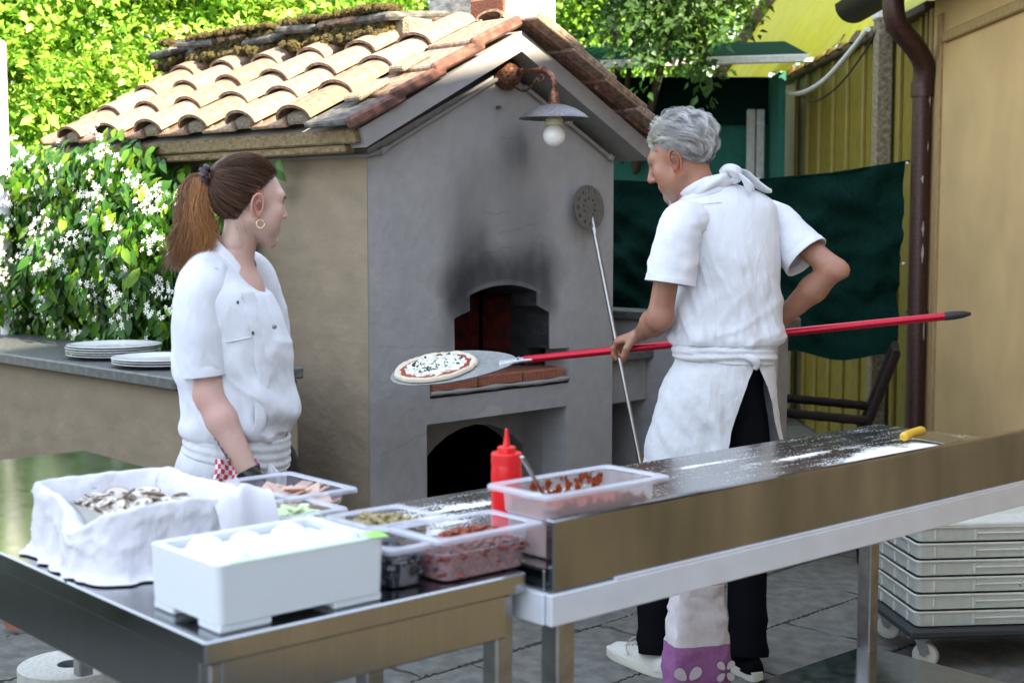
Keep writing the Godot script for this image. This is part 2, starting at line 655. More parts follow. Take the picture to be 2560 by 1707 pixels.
	mat("wicker", lin(0.030, 0.016, 0.010), 0.55, 0, {"tri": 20.0, "tex": mottled, "bump": lumps, "bump_cm": 0.6, "spec": 0.3})
	mat("bark", lin(0.10, 0.07, 0.045), 0.95, 0, {"tri": 4.0, "tex": mottled, "bump": lumps, "bump_cm": 1.5})
	mat("tree_leaf", lin(1, 1, 1), 0.5, 0, {"vcol": true, "glow": lin(0.7, 0.7, 0.4)})
	mat("jasmine_leaf", lin(1, 1, 1), 0.42, 0, {"vcol": true, "spec": 0.4, "glow": lin(0.45, 0.45, 0.2)})
	mat("petal", lin(0.85, 0.84, 0.74), 0.6, 0, {"glow": lin(0.3, 0.3, 0.27)})
	mat("facade", lin(0.22, 0.185, 0.14), 0.85, 0, {"tri": 0.7, "tex": soft})
	mat("glass", lin(0.05, 0.06, 0.06), 0.05)
	mat("shutter", lin(0.05, 0.10, 0.06), 0.6)
	mat("polystyrene", lin(0.64, 0.68, 0.71), 0.75, 0, {"tri": 30.0, "own": true, "bump": grit, "bump_cm": 0.04, "sss": 0.15})
	mat("mozzarella", lin(0.74, 0.76, 0.71), 0.28, 0, {"sss": 0.4})
	mat("green_film", lin(0.30, 0.72, 0.06), 0.3, 0, {"alpha": 0.8})
	mat("pale_film", lin(0.55, 0.78, 0.50), 0.3, 0, {"alpha": 0.5})
	mat("cotton", lin(0.60, 0.585, 0.61), 0.9, 0, {"tri": 4.0, "own": true, "bump": wrinkle_tex(), "bump_cm": 0.18, "sheen": 0.2})
	mat("clear_plastic", lin(0.62, 0.62, 0.68), 0.3, 0, {"alpha": 0.17})
	mat("clear_rim", lin(0.62, 0.63, 0.70), 0.3, 0, {"alpha": 0.55})
	mat("milky_plastic", lin(0.66, 0.63, 0.65), 0.35, 0, {"alpha": 0.40})
	mat("crate_plastic", lin(0.78, 0.79, 0.73), 0.4, 0, {"glow": lin(0.4, 0.4, 0.36), "sss": 0.2, "tri": 4.0, "tex": noise_tex("clean", 0.01, 4, 0.93, 1.0)})
	mat("red_plastic", lin(0.62, 0.006, 0.008), 0.33, 0, {"sss": 0.1})
	mat("sauce", lin(0.70, 0.060, 0.004), 0.3, 0, {"tri": 30.0, "tex": mottled, "bump": lumps, "bump_cm": 0.3})
	mat("orange_smear", lin(0.66, 0.11, 0.010), 0.4, 0, {"tri": 40.0, "tex": blotch})
	mat("yellow_plastic", lin(0.72, 0.42, 0.03), 0.35)
	mat("flour", lin(0.80, 0.80, 0.77), 0.95, 0, {"tri": 20.0, "bump": grit, "bump_cm": 0.2})
	mat("paper_roll", lin(0.62, 0.60, 0.53), 0.9, 0, {"tri": 10.0, "tex": soft})
	mat("roll_core", lin(0.16, 0.17, 0.19), 0.9)
	mat("dry_leaf", lin(0.22, 0.07, 0.025), 0.8)
	mat("china", lin(0.78, 0.78, 0.75), 0.14, 0, {"coat": 0.4})
	mat("dolly_plastic", lin(0.03, 0.034, 0.036), 0.6)
	mat("caster_wheel", lin(0.48, 0.47, 0.40), 0.55)
	mat("zinc", lin(0.33, 0.34, 0.35), 0.4, 0.9)
	# people
	var wrinkle := wrinkle_tex()
	mat("chef_white", lin(0.61, 0.62, 0.655), 0.85, 0, {"tri": 1.9, "own": true, "bump": wrinkle, "bump_cm": 0.30, "sheen": 0.2})
	mat("apron_white", lin(0.60, 0.605, 0.62), 0.88, 0, {"tri": 4.0, "own": true, "tex": noise_tex("linen", 0.012, 5, 0.93, 1.0), "bump": wrinkle, "bump_cm": 0.2, "sheen": 0.2})
	mat("black_cloth", lin(0.004, 0.0045, 0.006), 0.9, 0, {"spec": 0.15})
	mat("skin", lin(1, 1, 1), 0.5, 0, {"vcol": true, "sss": 0.12, "tri": 26.0, "own": true, "bump": grit, "bump_cm": 0.006, "tex": noise_tex("skin_tone", 0.03, 6, 0.80, 1.0)})
	mat("hair", lin(1, 1, 1), 0.42, 0, {"vcol": true})
	mat("velvet", lin(0.035, 0.012, 0.018), 0.6, 0, {"sheen": 0.5})
	mat("gold", lin(0.85, 0.66, 0.42), 0.25, 1.0)
	mat("button_metal", lin(0.20, 0.22, 0.23), 0.35, 0.9)
	mat("shoe_leather", lin(0.70, 0.69, 0.62), 0.5, 0, {"tri": 20.0, "own": true, "tex": soft})
	mat("shoe_sole", lin(0.62, 0.61, 0.50), 0.7)
	mat("lace", lin(0.40, 0.36, 0.27), 0.9)
	mat("thread_black", lin(0.01, 0.01, 0.01), 0.8)
	mat("ink", lin(0.05, 0.06, 0.06), 0.7)
	mat("paper_bag", lin(0.66, 0.60, 0.60), 0.8, 0, {"tri": 9.0, "tex": noise_tex("clean", 0.01, 4, 0.93, 1.0)})
	mat("purple_print", lin(0.36, 0.13, 0.33), 0.75, 0, {"tri": 9.0, "tex": soft})
	mat("kraft_inside", lin(0.30, 0.13, 0.045), 0.9, 0, {"tri": 9.0, "tex": soft})
	mat("checked_red", lin(0.60, 0.045, 0.075), 0.9)
	mat("checked_white", lin(0.76, 0.74, 0.76), 0.9)


func wrinkle_tex() -> Texture2D:
	# pulled creases of worn cotton: ridges, stretched one way, bent by a slow warp
	if TX.has("wrinkle"):
		return TX.wrinkle
	var n := FastNoiseLite.new()
	n.seed = 61
	n.frequency = 0.010
	n.fractal_type = FastNoiseLite.FRACTAL_RIDGED
	n.fractal_octaves = 3
	n.fractal_gain = 0.38
	n.domain_warp_enabled = true
	n.domain_warp_amplitude = 24.0
	n.domain_warp_frequency = 0.01
	var im := n.get_seamless_image(900, 360)
	im.resize(512, 512, Image.INTERPOLATE_CUBIC)
	TX.wrinkle = ImageTexture.create_from_image(im)
	return TX.wrinkle


func scratch_tex() -> Texture2D:
	# worn sheet steel: smudges and fine scratches, as roughness
	if TX.has("scratch"):
		return TX.scratch
	var n := FastNoiseLite.new()
	n.seed = 71
	n.frequency = 0.009
	n.fractal_octaves = 5
	var im := n.get_seamless_image(768, 768)
	im.convert(Image.FORMAT_L8)
	var data := im.get_data()
	for k in data.size():
		data[k] = int(120 + data[k] * 0.36)
	var r := RandomNumberGenerator.new()
	r.seed = 6
	for k in 520:
		var x := r.randf() * 768.0
		var y := r.randf() * 768.0
		var a := r.randfn() * 0.5 + (0.0 if k % 3 else PI / 2)
		var l := int(r.randf_range(15, 130))
		var v := r.randi_range(215, 255) if k % 4 else 70
		for j in l:
			data[posmod(int(y), 768) * 768 + posmod(int(x), 768)] = v
			x += cos(a)
			y += sin(a)
			a += r.randfn() * 0.006
	TX.scratch = ImageTexture.create_from_image(Image.create_from_data(768, 768, false, Image.FORMAT_L8, data))
	return TX.scratch


func make_ground() -> void:
	var g := structure("ground")
	var b := MB.new()
	b.fq(Vector3(-60, -0.02, -60), Vector3(60, -0.02, -60), Vector3(60, -0.02, 60), Vector3(-60, -0.02, 60))
	part(g, "joint_bed", b.mesh(), M.joint)
	# stone slabs laid in courses that run with the tables, hewn with shallow lines across them
	var fn := FastNoiseLite.new()
	fn.seed = 3
	fn.frequency = 2.0
	var shapes := []
	for k in 5:
		var w: float = [0.52, 0.64, 0.46, 0.74, 0.58][k]
		var m := MB.new()
		var top := []
		var nu := int(w / 0.016)
		for r in 9:
			var row := []
			for q in nu + 1:
				var x := (float(q) / nu - 0.5) * (w - 0.012)
				var z := (r / 8.0 - 0.5) * 0.448
				var groove := 0.0034 * sin((x + 0.25 * z) * 190.0 + fn.get_noise_2d(x * 3 + k * 9, z * 3) * 3.0)
				var edge := (0.004 if (q == 0 or q == nu or r == 0 or r == 8) else 0.0)
				row.append(Vector3(x, groove + 0.004 * fn.get_noise_2d(x * 2 + k * 17, z * 2) - edge, z))
			top.append(PackedVector3Array(row))
		m.loft(top, false)
		m.box(Vector3(0, -0.014, 0), Vector3(w - 0.012, 0.018, 0.448))
		shapes.append(m.mesh())
	var turn := Basis(Vector3.UP, TABLE_TURN + 0.06)
	var n := 0
	for row in range(-2, 12):
		var x := -0.9 - 0.21 * (row % 3)
		var step := row * 7
		while x < 5.2:
			var k := (step * 3 + row) % 5
			step += 1
			var w: float = [0.52, 0.64, 0.46, 0.74, 0.58][k]
			var at := TABLE_AT + turn * Vector3(x + w / 2, 0, -row * 0.46)
			x += w
			if at.z > -1.6 or at.z < -8.2 or at.x < -2.6 or at.x > 2.4:
				continue
			if n < 300:
				part(g, "paving_slab", shapes[k], M.paving, at + Vector3(0, 0.002 * ((step * 5) % 3), 0), turn)
				n += 1
	# rough paving beyond the laid slabs
	var far := MB.new()
	far.fq(Vector3(-40, -0.012, -40), Vector3(40, -0.012, -40), Vector3(40, -0.012, 40), Vector3(-40, -0.012, 40))
	part(g, "outer_paving", far.mesh(), M.paving)


func make_facade() -> void:
	# the restaurant building across the yard, behind the camera: it shades the yard and is mirrored in the steel
	var o := thing("restaurant_building", "tall ochre plastered building across the yard from the oven", "building", Vector3(4.05, 0, 4.3), deg_to_rad(66.2))
	block(o, "wall", Vector3(0.0, 3.24, 0.6), Vector3(15, 6.48, 1.0), M.facade)
	block(o, "roof", Vector3(0.0, 6.60, 0.6), Vector3(15.6, 0.24, 1.6), M.tile_2)
	for fl in 2:
		for k in 4:
			var x := -5.0 + k * 3.0
			var w := block(o, "window", Vector3(x, 1.6 + fl * 2.9, 0.09), Vector3(1.1, 1.7, 0.06), M.white_paint)
			part(w, "pane", bbox(Vector3(0.92, 1.5, 0.03)), M.glass, Vector3(0, 0, -0.03))
			for s in [-1, 1]:
				block(o, "shutter", Vector3(x + s * 0.86, 1.6 + fl * 2.9, 0.07), Vector3(0.55, 1.75, 0.05), M.shutter)


func make_sheds() -> void:
	# ---- ochre shed on the right with a rust brown downpipe
	var o := thing("ochre_shed", "ochre painted panel shed beside the stacked white trays", "shed", Vector3(2.05, 0, -6.9))
	block(o, "wall", Vector3(0.05, 1.3, 2.9), Vector3(0.1, 2.6, 5.8), M.ochre_wall)
	block(o, "corner_trim", Vector3(-0.006, 1.22, 0.03), Vector3(0.02, 2.44, 0.06), M.ochre_trim, 0.004)
	block(o, "top_trim", Vector3(-0.008, 2.32, 2.95), Vector3(0.03, 0.05, 5.7), M.ochre_trim, 0.006)
	block(o, "end_wall", Vector3(1.2, 1.3, -0.05), Vector3(2.4, 2.6, 0.1), M.ochre_wall)
	block(o, "roof", Vector3(1.05, 2.70, 2.9), Vector3(2.7, 0.1, 6.4), M.gutter)
	block(o, "eave_board", Vector3(-0.10, 2.565, 2.9), Vector3(0.22, 0.05, 5.9), M.olive_panel)
	# gutter: half round, with its end cap
	var g := MB.new()
	var rings := []
	for s in 2:
		var ring := PackedVector3Array()
		for k in 11:
			var a := PI + PI * k / 10.0
			ring.append(Vector3(cos(a) * 0.10, sin(a) * 0.10, [-0.75, 5.8][s]))
		rings.append(ring)
	g.loft(rings, false)
	var cap := PackedVector2Array()
	for k in 11:
		cap.append(Vector2(cos(PI + PI * k / 10.0) * 0.10, sin(PI + PI * k / 10.0) * 0.10))
	g.prism(cap, 0.01, Vector3(0, 0, -0.74))
	part(o, "gutter", g.mesh(), M.gutter, Vector3(-0.24, 2.60, 0))
	var p := thing("downpipe", "rust brown downpipe with a swan neck at the shed corner", "pipe", Vector3(2.05, 0, -7.0))
	var path := curve([Vector3(-0.24, 2.56, 0.15), Vector3(-0.24, 2.46, 0.15), Vector3(-0.21, 2.38, 0.13), Vector3(-0.10, 2.28, 0.06), Vector3(-0.05, 2.20, 0.02), Vector3(-0.05, 2.10, 0.0)], 5)
	tube_part(p, "swan_neck", path, 0.052, M.rust_pipe, 16)
	tube_part(p, "pipe", [Vector3(-0.05, 2.15, 0), Vector3(-0.05, 0.0, 0)], 0.047, M.rust_pipe, 16)
	tube_part(p, "collar", [Vector3(-0.05, 2.13, 0), Vector3(-0.05, 2.06, 0)], 0.056, M.rust_pipe, 16)
	tube_part(p, "bracket", [Vector3(-0.05, 1.02, 0), Vector3(-0.05, 1.0, 0)], 0.053, M.rust_pipe, 16)
	# bare spots where the paint has flaked
	rng.seed = 41
	for k in [0, 1, 3, 5, 6, 8]:
		var y: float = [2.04, 1.82, 1.76, 1.66, 1.55, 1.42, 1.30, 1.10, 0.92][k]
		var a := 0.45 + rng.randf_range(-0.5, 0.35)
		var f := MB.new()
		var hh := rng.randf_range(0.015, 0.06)
		var rr := []
		for r in 5:
			var ring := PackedVector3Array()
			for q in 4:
				var aa := a + (q - 1.5) * 0.09 * (1.0 - absf(r - 2.0) / 2.6) * rng.randf_range(0.3, 1.5)
				ring.append(Vector3(-0.05 + sin(aa) * 0.0485, y + (r - 2) * hh / 2, cos(aa) * 0.0485))
			rr.append(ring)
		f.loft(rr, false)
		part(p, "flaked_patch", f.mesh(), M.bare_patch)
	# ---- olive panelled building behind it
	var v := thing("olive_shed", "olive yellow ribbed panel shed beyond the downpipe", "shed", Vector3(2.10, 0, -7.0))
	block(v, "wall", Vector3(0.06, 1.27, -2.1), Vector3(0.1, 2.54, 4.0), M.olive_panel)
	for k in 9:
		block(v, "rib", Vector3(0.0, 1.27, -0.38 - 0.40 * k), Vector3(0.03, 2.5, 0.035 + 0.03 * (k % 2)), M.olive_panel, 0.008)
	block(v, "door_frame", Vector3(-0.01, 1.25, -0.12), Vector3(0.05, 2.5, 0.05), M.ochre_trim, 0.006)
	block(v, "door_frame", Vector3(-0.01, 1.25, -0.22), Vector3(0.04, 2.5, 0.03), M.olive_panel, 0.006)
	block(v, "top_rail", Vector3(-0.02, 2.52, -2.1), Vector3(0.07, 0.05, 3.9), M.brown_beam, 0.008)
	block(v, "post", Vector3(-0.05, 1.29, -0.95), Vector3(0.09, 2.58, 0.10), M.old_post, 0.008)
	block(v, "post_cap", Vector3(-0.05, 2.59, -0.95), Vector3(0.11, 0.06, 0.12), M.white_paint, 0.008)
	# the yellow awning: a steep sheet that rises from the wall head, sagging a little between its hooks
	var y := thing("yellow_awning", "translucent yellow sheet awning rising above the olive shed", "awning", Vector3(2.10, 2.50, -7.0))
	var rows := []
	for r in 13:
		var ring := PackedVector3Array()
		for k in 35:
			var z := 0.2 - k * 0.19
			var u := r / 12.0
			var sag := -0.02 * absf(sin(k * 0.75)) * (1.0 - u) + 0.012 * sin(k * 1.3 + r * 0.7)
			ring.append(Vector3(0.05 - 0.34 * k / 34.0 + u * 0.95 + 0.01 * sin(k * 0.9 + r), 0.06 + u * 1.45 + sag, z))
		rows.append(ring)
	var ym := MB.new()
	ym.loft(rows, false)
	part(y, "sheet", ym.mesh(), M.yellow_sheet)
	block(y, "end_beam", Vector3(0.16, 0.80, -6.32), Vector3(0.13, 1.95, 0.14), M.brown_beam, 0.01, Basis(Vector3.BACK, -0.58))
	for k in 8:
		var hook := MB.new()
		hook.lathe([Vector2(0.07, -0.04), Vector2(0.05, -0.005), Vector2(0.02, 0.012 + 0.02 * (k % 3))], 7)
		part(y, "frayed_tab", hook.mesh(), M.brown_beam, Vector3(-0.02, 0.06, -1.3 - k * 0.33))
	var cable := curve([Vector3(2.0, 2.53, -8.1), Vector3(1.97, 2.42, -8.5), Vector3(1.95, 2.33, -9.0), Vector3(1.94, 2.31, -9.6), Vector3(1.95, 2.36, -10.2), Vector3(2.0, 2.44, -10.6)], 6)
	var cm := MB.new()
	cm.tube(cable, 0.016, 8)
	single("conduit_pipe", cm.mesh(), M.white_paint, "white conduit pipe sagging along the olive shed wall", "pipe")
	var wire := curve([Vector3(2.02, 2.55, -7.9), Vector3(1.98, 2.40, -8.1), Vector3(1.95, 2.26, -8.6), Vector3(1.94, 2.22, -9.2), Vector3(1.95, 2.3, -9.7)], 6)
	var wm := MB.new()
	wm.tube(wire, 0.006, 6)
	single("black_cable", wm.mesh(), M.black_rubber, "thin black cable hanging below the white conduit", "cable")
	# ---- green awning kiosk at the back
	var k0 := thing("green_kiosk", "dark green cloth kiosk with a white edged awning", "kiosk", Vector3(0.55, 0, -10.6))
	block(k0, "awning", Vector3(0.65, 2.64, 0.38), Vector3(1.65, 0.04, 0.9), M.green_awning, 0.01, Basis(Vector3.RIGHT, 0.22) * Basis(Vector3.BACK, 0.03))
	block(k0, "awning_edge", Vector3(0.65, 2.535, 0.82), Vector3(1.68, 0.055, 0.03), M.white_paint, 0.006, Basis(Vector3.BACK, 0.03))
	block(k0, "valance", Vector3(0.6, 2.34, 0.02), Vector3(1.6, 0.34, 0.04), M.green_net)
	block(k0, "back_cloth", Vector3(0.55, 1.2, -0.05), Vector3(1.8, 2.4, 0.03), M.green_cloth)
	for s in 2:
		block(k0, "post", Vector3(1.20 + 0.068 * s, 1.2, 0.1), Vector3(0.06, 2.14, 0.06), M.grey_wood, 0.008)
	block(k0, "side_cloth", Vector3(1.36, 1.25, 0.0), Vector3(0.05, 2.5, 0.9), M.green_cloth)
	# ---- shade net screen stretched between the oven and the shed
	var s0 := thing("shade_net", "dark green shade net screen stretched beside the olive shed", "net", Vector3(0, 0, 0))
	var fn := FastNoiseLite.new()
	fn.seed = 12
	fn.frequency = 1.4
	var nr := []
	for r in 31:
		var ring := PackedVector3Array()
		for k in 71:
			var u := k / 70.0
			var vv := r / 30.0
			var x := lerpf(0.42, 1.93, u)
			var z := lerpf(-7.6, -7.02, u)
			var top := lerpf(1.675, 1.745, u) - 0.05 * sin(u * PI)
			var fold := 0.07 * fn.get_noise_2d(x * 2.2 - vv * 3.2, vv * 3.0 + x * 1.6) + 0.026 * sin((u * 5.0 + vv * 4.0) * 3.1 + 3.0 * fn.get_noise_2d(u * 3.0, vv * 2.0))
			ring.append(Vector3(x - 0.02 * vv * u, lerpf(top, 0.78 + 0.02 * sin(u * 21.0), vv), z + fold * (0.35 + 0.65 * sin(vv * PI))))
		nr.append(ring)
	var nm := MB.new()
	nm.loft(nr, false)
	part(s0, "net", nm.mesh(), M.green_net)
	tube_part(s0, "top_cord", [Vector3(0.42, 1.678, -7.6), Vector3(0.8, 1.655, -7.45), Vector3(1.2, 1.663, -7.3), Vector3(1.6, 1.695, -7.15), Vector3(1.95, 1.75, -7.01)], 0.006, M.green_net, 6)
	for q in [[1.93, 1.74, -7.0], [1.92, 1.25, -6.99], [1.25, 1.67, -7.27]]:
		part(s0, "clip", bbox(Vector3(0.013, 0.013, 0.012), 0.003), M.white_paint, Vector3(q[0], q[1], q[2] + 0.015))


func soot_texture() -> Texture2D:
	# the wall paint with the smoke stain above the oven mouth; 1.36 m wide and 2.2 m high
	var w := 340
	var h := 550
	var im := Image.create(w, h, false, Image.FORMAT_RGB8)
	var fine := FastNoiseLite.new()
	fine.seed = 5
	fine.frequency = 0.05
	fine.fractal_octaves = 5
	var wide := FastNoiseLite.new()
	wide.seed = 9
	wide.frequency = 0.012
	wide.fractal_octaves = 4
	var streak := FastNoiseLite.new()
	streak.seed = 19
	streak.frequency = 0.06
	streak.fractal_octaves = 4
	# stains: x, y, half width, half height, strength
	var stains := [[0.46, 1.16, 0.06, 0.09, 2.6], [0.95, 1.15, 0.05, 0.07, 1.0], [0.51, 1.25, 0.08, 0.12, 1.2], [0.69, 1.245, 0.20, 0.06, 1.9], [0.87, 1.22, 0.09, 0.09, 1.0],
		[0.50, 1.40, 0.08, 0.20, 0.30], [0.83, 1.38, 0.10, 0.2, 0.22], [0.66, 1.48, 0.24, 0.30, 0.13], [0.77, 1.735, 0.075, 0.075, 0.55], [0.755, 1.80, 0.14, 0.14, 0.14], [0.40, 1.0, 0.05, 0.07, 0.25]]
	var repair := [[0.42, 0.9, 0.06, 0.05], [0.62, 0.70, 0.07, 0.03]]
	# hairline cracks: height, middle, half length, rise
	var cracks := [[0.985, 0.22, 0.17, -0.06, false], [1.49, 0.66, 0.07, 0.05, false], [1.33, 0.60, 0.13, 0.22, false], [1.79, 0.72, 0.05, 0.1, false], [0.62, 0.16, 0.13, 0.3, false], [1.43, 0.78, 0.12, 0.18, false]]
	for j in h:
		var y := (1.0 - (j + 0.5) / h) * 2.2
		for i in w:
			var x := (i + 0.5) / w * 1.36
			var f := fine.get_noise_2d(i, j)
			var g := wide.get_noise_2d(i, j)
			var s := 0.0
			if y > 0.85 and y < 2.05 and x > 0.2 and x < 1.16:
				for q in stains:
					var dx: float = (x - q[0] + g * 0.035) / q[2]
					var dy: float = (y - q[1] + g * 0.04) / q[3]
					var e: float = dx * dx + dy * dy
					if e < 4.0:
						s += q[4] * exp(-e)
				s *= 1.0 + 0.30 * f + 0.22 * streak.get_noise_2d(i * 1.0, j * 0.12)
				# a cleaner band where the mouth's edge has been wiped and repainted
				var arch := absf(Vector2(x - 0.695, (y - 0.74) * 1.0).length() - 0.475)
				if x > 0.49 and x < 0.91 and y > 1.16 and arch < 0.009:
					s *= 0.6
			var k := 0.0
			k = s / (s + 0.55) * 1.1
			var paint := Color(0.285, 0.274, 0.268) * (0.97 + 0.10 * f + 0.08 * g)
			for q in repair:
				var e := Vector2((x - q[0]) / q[2] + f * 0.7, (y - q[1]) / q[3] + g).length()
				if e < 1.0:
					paint = paint.lerp(Color(0.38, 0.36, 0.345), 0.5)
			for q in cracks:
				var cx: float = q[1] + 0.02 * sin((y - q[0]) * 40.0) if q[4] else x
				var near: float = absf(x - cx) if q[4] else absf(y - (q[0] + (x - q[1]) * q[3] + 0.012 * wide.get_noise_2d(i * 3.0, 7.0)))
				if near < 0.0026 and absf(x - q[1]) < q[2]:
					paint = paint.lerp(Color(0.17, 0.155, 0.145), 0.45)
			im.set_pixel(i, j, paint.lerp(Color(0.010, 0.010, 0.012), clampf(k, 0.0, 0.97)).linear_to_srgb())
	return ImageTexture.create_from_image(im)


func arch_points(a: Vector2, b: Vector2, top: float, n: int) -> PackedVector2Array:
	var out := PackedVector2Array()
	for k in n + 1:
		var u := float(k) / n
		out.append(Vector2(lerpf(a.x, b.x, u), lerpf(a.y, b.y, u) + (top - a.y) * (1.0 - pow(2.0 * u - 1.0, 2.0))))
	return out


func make_oven() -> void:
	var o := thing("pizza_oven_house", "small grey plastered pizza oven house with a terracotta tiled gable roof and sooty mouth", "oven", OVEN_AT, OVEN_TURN)
	var W := 1.36
	var L := 2.15
	# ---- front wall, cut by the slot of the ledge, the mouth and the lower recess
	var fm := mat("oven_front", lin(1, 1, 1), 0.88, 0, {"tex": soot_texture(), "bump": noise_tex("front_relief", 0.03, 5, 0.0, 1.0, 1024, FastNoiseLite.TYPE_SIMPLEX_SMOOTH, Vector2(1.0, 1.6)), "bump_cm": 0.16})
	fm.uv1_scale = Vector3(1.0 / W, -1.0 / 2.2, 1)
	fm.uv1_offset = Vector3(0, 1.0, 0)
	var front := MB.new()
	var rect := func(x0, x1, y0, y1): return PackedVector2Array([Vector2(x0, y0), Vector2(x1, y0), Vector2(x1, y1), Vector2(x0, y1)])
	front.prism(rect.call(0.0, 0.279, 0.0, 0.681), 0.14)
	front.prism(rect.call(1.067, W, 0.0, 0.681), 0.14)
	front.prism(rect.call(0.0, W, 0.681, 0.778), 0.14)
	var arch := arch_points(Vector2(0.508, 1.169), Vector2(0.889, 1.169), 1.203, 12)
	var left := PackedVector2Array([Vector2(0, 0.778), Vector2(0.296, 0.778), Vector2(0.294, 0.93), Vector2(0.426, 0.932), Vector2(0.424, 1.078), Vector2(0.432, 1.085), Vector2(0.508, 1.108)])
	for k in 7:
		left.append(arch[k])
	var gable := func(x: float) -> float: return 1.72 + (0.68 - absf(x - 0.68)) * 0.51
	left.append(Vector2(arch[6].x, gable.call(arch[6].x)))
	left.append(Vector2(0, 1.72))
	front.prism(left, 0.14)
	var right := PackedVector2Array([Vector2(arch[6].x, gable.call(arch[6].x))])
	for k in range(6, 13):
		right.append(arch[k])
	right.append_array([Vector2(0.891, 1.112), Vector2(0.958, 1.082), Vector2(0.966, 1.072), Vector2(0.967, 0.93), Vector2(1.085, 0.926), Vector2(1.08, 0.778), Vector2(W, 0.778), Vector2(W, 1.72)])
	front.prism(right, 0.14)
	part(o, "front_wall", front.mesh(), fm)
	# ---- other walls
	block(o, "side_wall", Vector3(0.056, 0.86, -L / 2 - 0.001), Vector3(0.12, 1.72, L - 0.002), M.plaster_warm_lit)  # same paint as the front, browned for warm light off the greenery
	block(o, "side_wall", Vector3(W - 0.06, 0.86, -L / 2 - 0.07), Vector3(0.12, 1.72, L - 0.14), M.plaster)
	block(o, "rear_wall", Vector3(W / 2, 0.86, -L + 0.06), Vector3(W - 0.24, 1.72, 0.12), M.plaster)
	# ---- the mouth: brick cheeks, sooty vault and floor
	block(o, "brick_cheek", Vector3(1.02, 0.98, -0.195), Vector3(0.10, 0.32, 0.105), M.dark_render, 0.008)  # coloured dark for the shadow on the near side of the mouth
	block(o, "brick_cheek", Vector3(1.03, 0.98, -0.34), Vector3(0.10, 0.32, 0.178), M.sooty_brick, 0.008)
	block(o, "brick_cheek", Vector3(0.90, 0.98, -0.47), Vector3(0.16, 0.32, 0.07), M.sooty_brick, 0.008)
	block(o, "brick_cheek", Vector3(0.735, 0.98, -0.50), Vector3(0.155, 0.32, 0.07), M.sooty_brick, 0.008, Basis(Vector3.UP, 0.1))
	# the sooty lining of the mouth, a finger's breadth inside the plaster
	var outline := PackedVector2Array([Vector2(0.426, 0.932), Vector2(0.424, 1.078), Vector2(0.432, 1.085), Vector2(0.508, 1.108)])
	outline.append_array(arch)
	outline.append_array([Vector2(0.891, 1.112), Vector2(0.958, 1.082), Vector2(0.966, 1.072), Vector2(0.967, 0.93)])
	var lining := MB.new()
	for k in outline.size() - 1:
		var a := outline[k] + (Vector2(0.69, 1.0) - outline[k]).normalized() * 0.003
		var b := outline[k + 1] + (Vector2(0.69, 1.0) - outline[k + 1]).normalized() * 0.003
		lining.fq(Vector3(a.x, a.y, -0.006), Vector3(a.x, a.y, -0.145), Vector3(b.x, b.y, -0.145), Vector3(b.x, b.y, -0.006))
	part(o, "mouth_lining", lining.mesh(), M.dark_render)
	block(o, "chamber_wall", Vector3(0.68, 1.0, -1.25), Vector3(1.0, 0.6, 0.06), M.soot_and_shade)
	block(o, "chamber_wall", Vector3(0.30, 1.0, -0.95), Vector3(0.06, 0.6, 0.6), M.soot_and_shade)
	block(o, "chamber_wall", Vector3(1.10, 1.0, -0.9), Vector3(0.06, 0.6, 0.7), M.soot_and_shade)
	block(o, "chamber_vault", Vector3(0.68, 1.33, -0.70), Vector3(1.0, 0.08, 1.1), M.soot_and_shade)
	block(o, "lintel", Vector3(0.68, 1.255, -0.19), Vector3(0.8, 0.09, 0.09), M.soot_and_shade)
	block(o, "chamber_floor", Vector3(0.68, 0.80, -0.75), Vector3(0.9, 0.05, 1.1), M.sooty_brick)
	# ---- the ledge of bricks laid flat in the slot
	block(o, "ledge_bed", Vector3(0.688, 0.7885, -0.10), Vector3(0.784, 0.021, 0.19), M.dark_render)
	rng.seed = 4
	for k in 3:
		var x: float = [0.43, 0.685, 0.94][k]
		block(o, "ledge_brick", Vector3(x, 0.823 + 0.002 * (k % 2), -0.105 + rng.randf_range(-0.004, 0.004)), Vector3(0.247, 0.046, 0.20), M.brick, 0.006, Basis(Vector3.UP, rng.randf_range(-0.015, 0.015)))
	var lip := MB.new()
	lip.tube(curve([Vector3(0.30, 0.797, 0.0), Vector3(0.5, 0.795, 0.003), Vector3(0.7, 0.797, -0.001), Vector3(0.9, 0.795, 0.003), Vector3(1.078, 0.798, 0.0)], 4), [0.008, 0.010, 0.007, 0.011, 0.009, 0.007, 0.010, 0.012, 0.008, 0.006, 0.010, 0.009, 0.011, 0.008, 0.010, 0.012, 0.009], 7)
	part(o, "mortar_lip", lip.mesh(), M.plaster)
	# ---- lower recess with an arched wood store behind it
	var back := MB.new()
	var bp := PackedVector2Array([Vector2(0.279, 0.0), Vector2(0.37, 0.0)])
	for k in 17:
		var a := PI - PI * k / 16.0
		bp.append(Vector2(0.78 + cos(a) * 0.41, 0.19 + sin(a) * 0.415))
	bp.append_array([Vector2(1.19, 0.0), Vector2(1.25, 0.0), Vector2(1.25, 0.76), Vector2(0.279, 0.76)])
	back.prism(bp, 0.10, Vector3(0, 0, -0.26))
	part(o, "recess_back", back.mesh(), M.plaster)
	block(o, "recess_top", Vector3(0.68, 0.70, -0.20), Vector3(0.90, 0.038, 0.12), M.plaster)
	block(o, "recess_cheek", Vector3(1.10, 0.34, -0.20), Vector3(0.066, 0.68, 0.12), M.plaster)
	block(o, "recess_cheek", Vector3(0.246, 0.34, -0.20), Vector3(0.066, 0.68, 0.12), M.plaster)
	block(o, "store_wall", Vector3(0.70, 0.36, -1.0), Vector3(1.1, 0.72, 0.05), M.soot_and_shade)  # near-black walls and ceiling paint in the darkness of the store
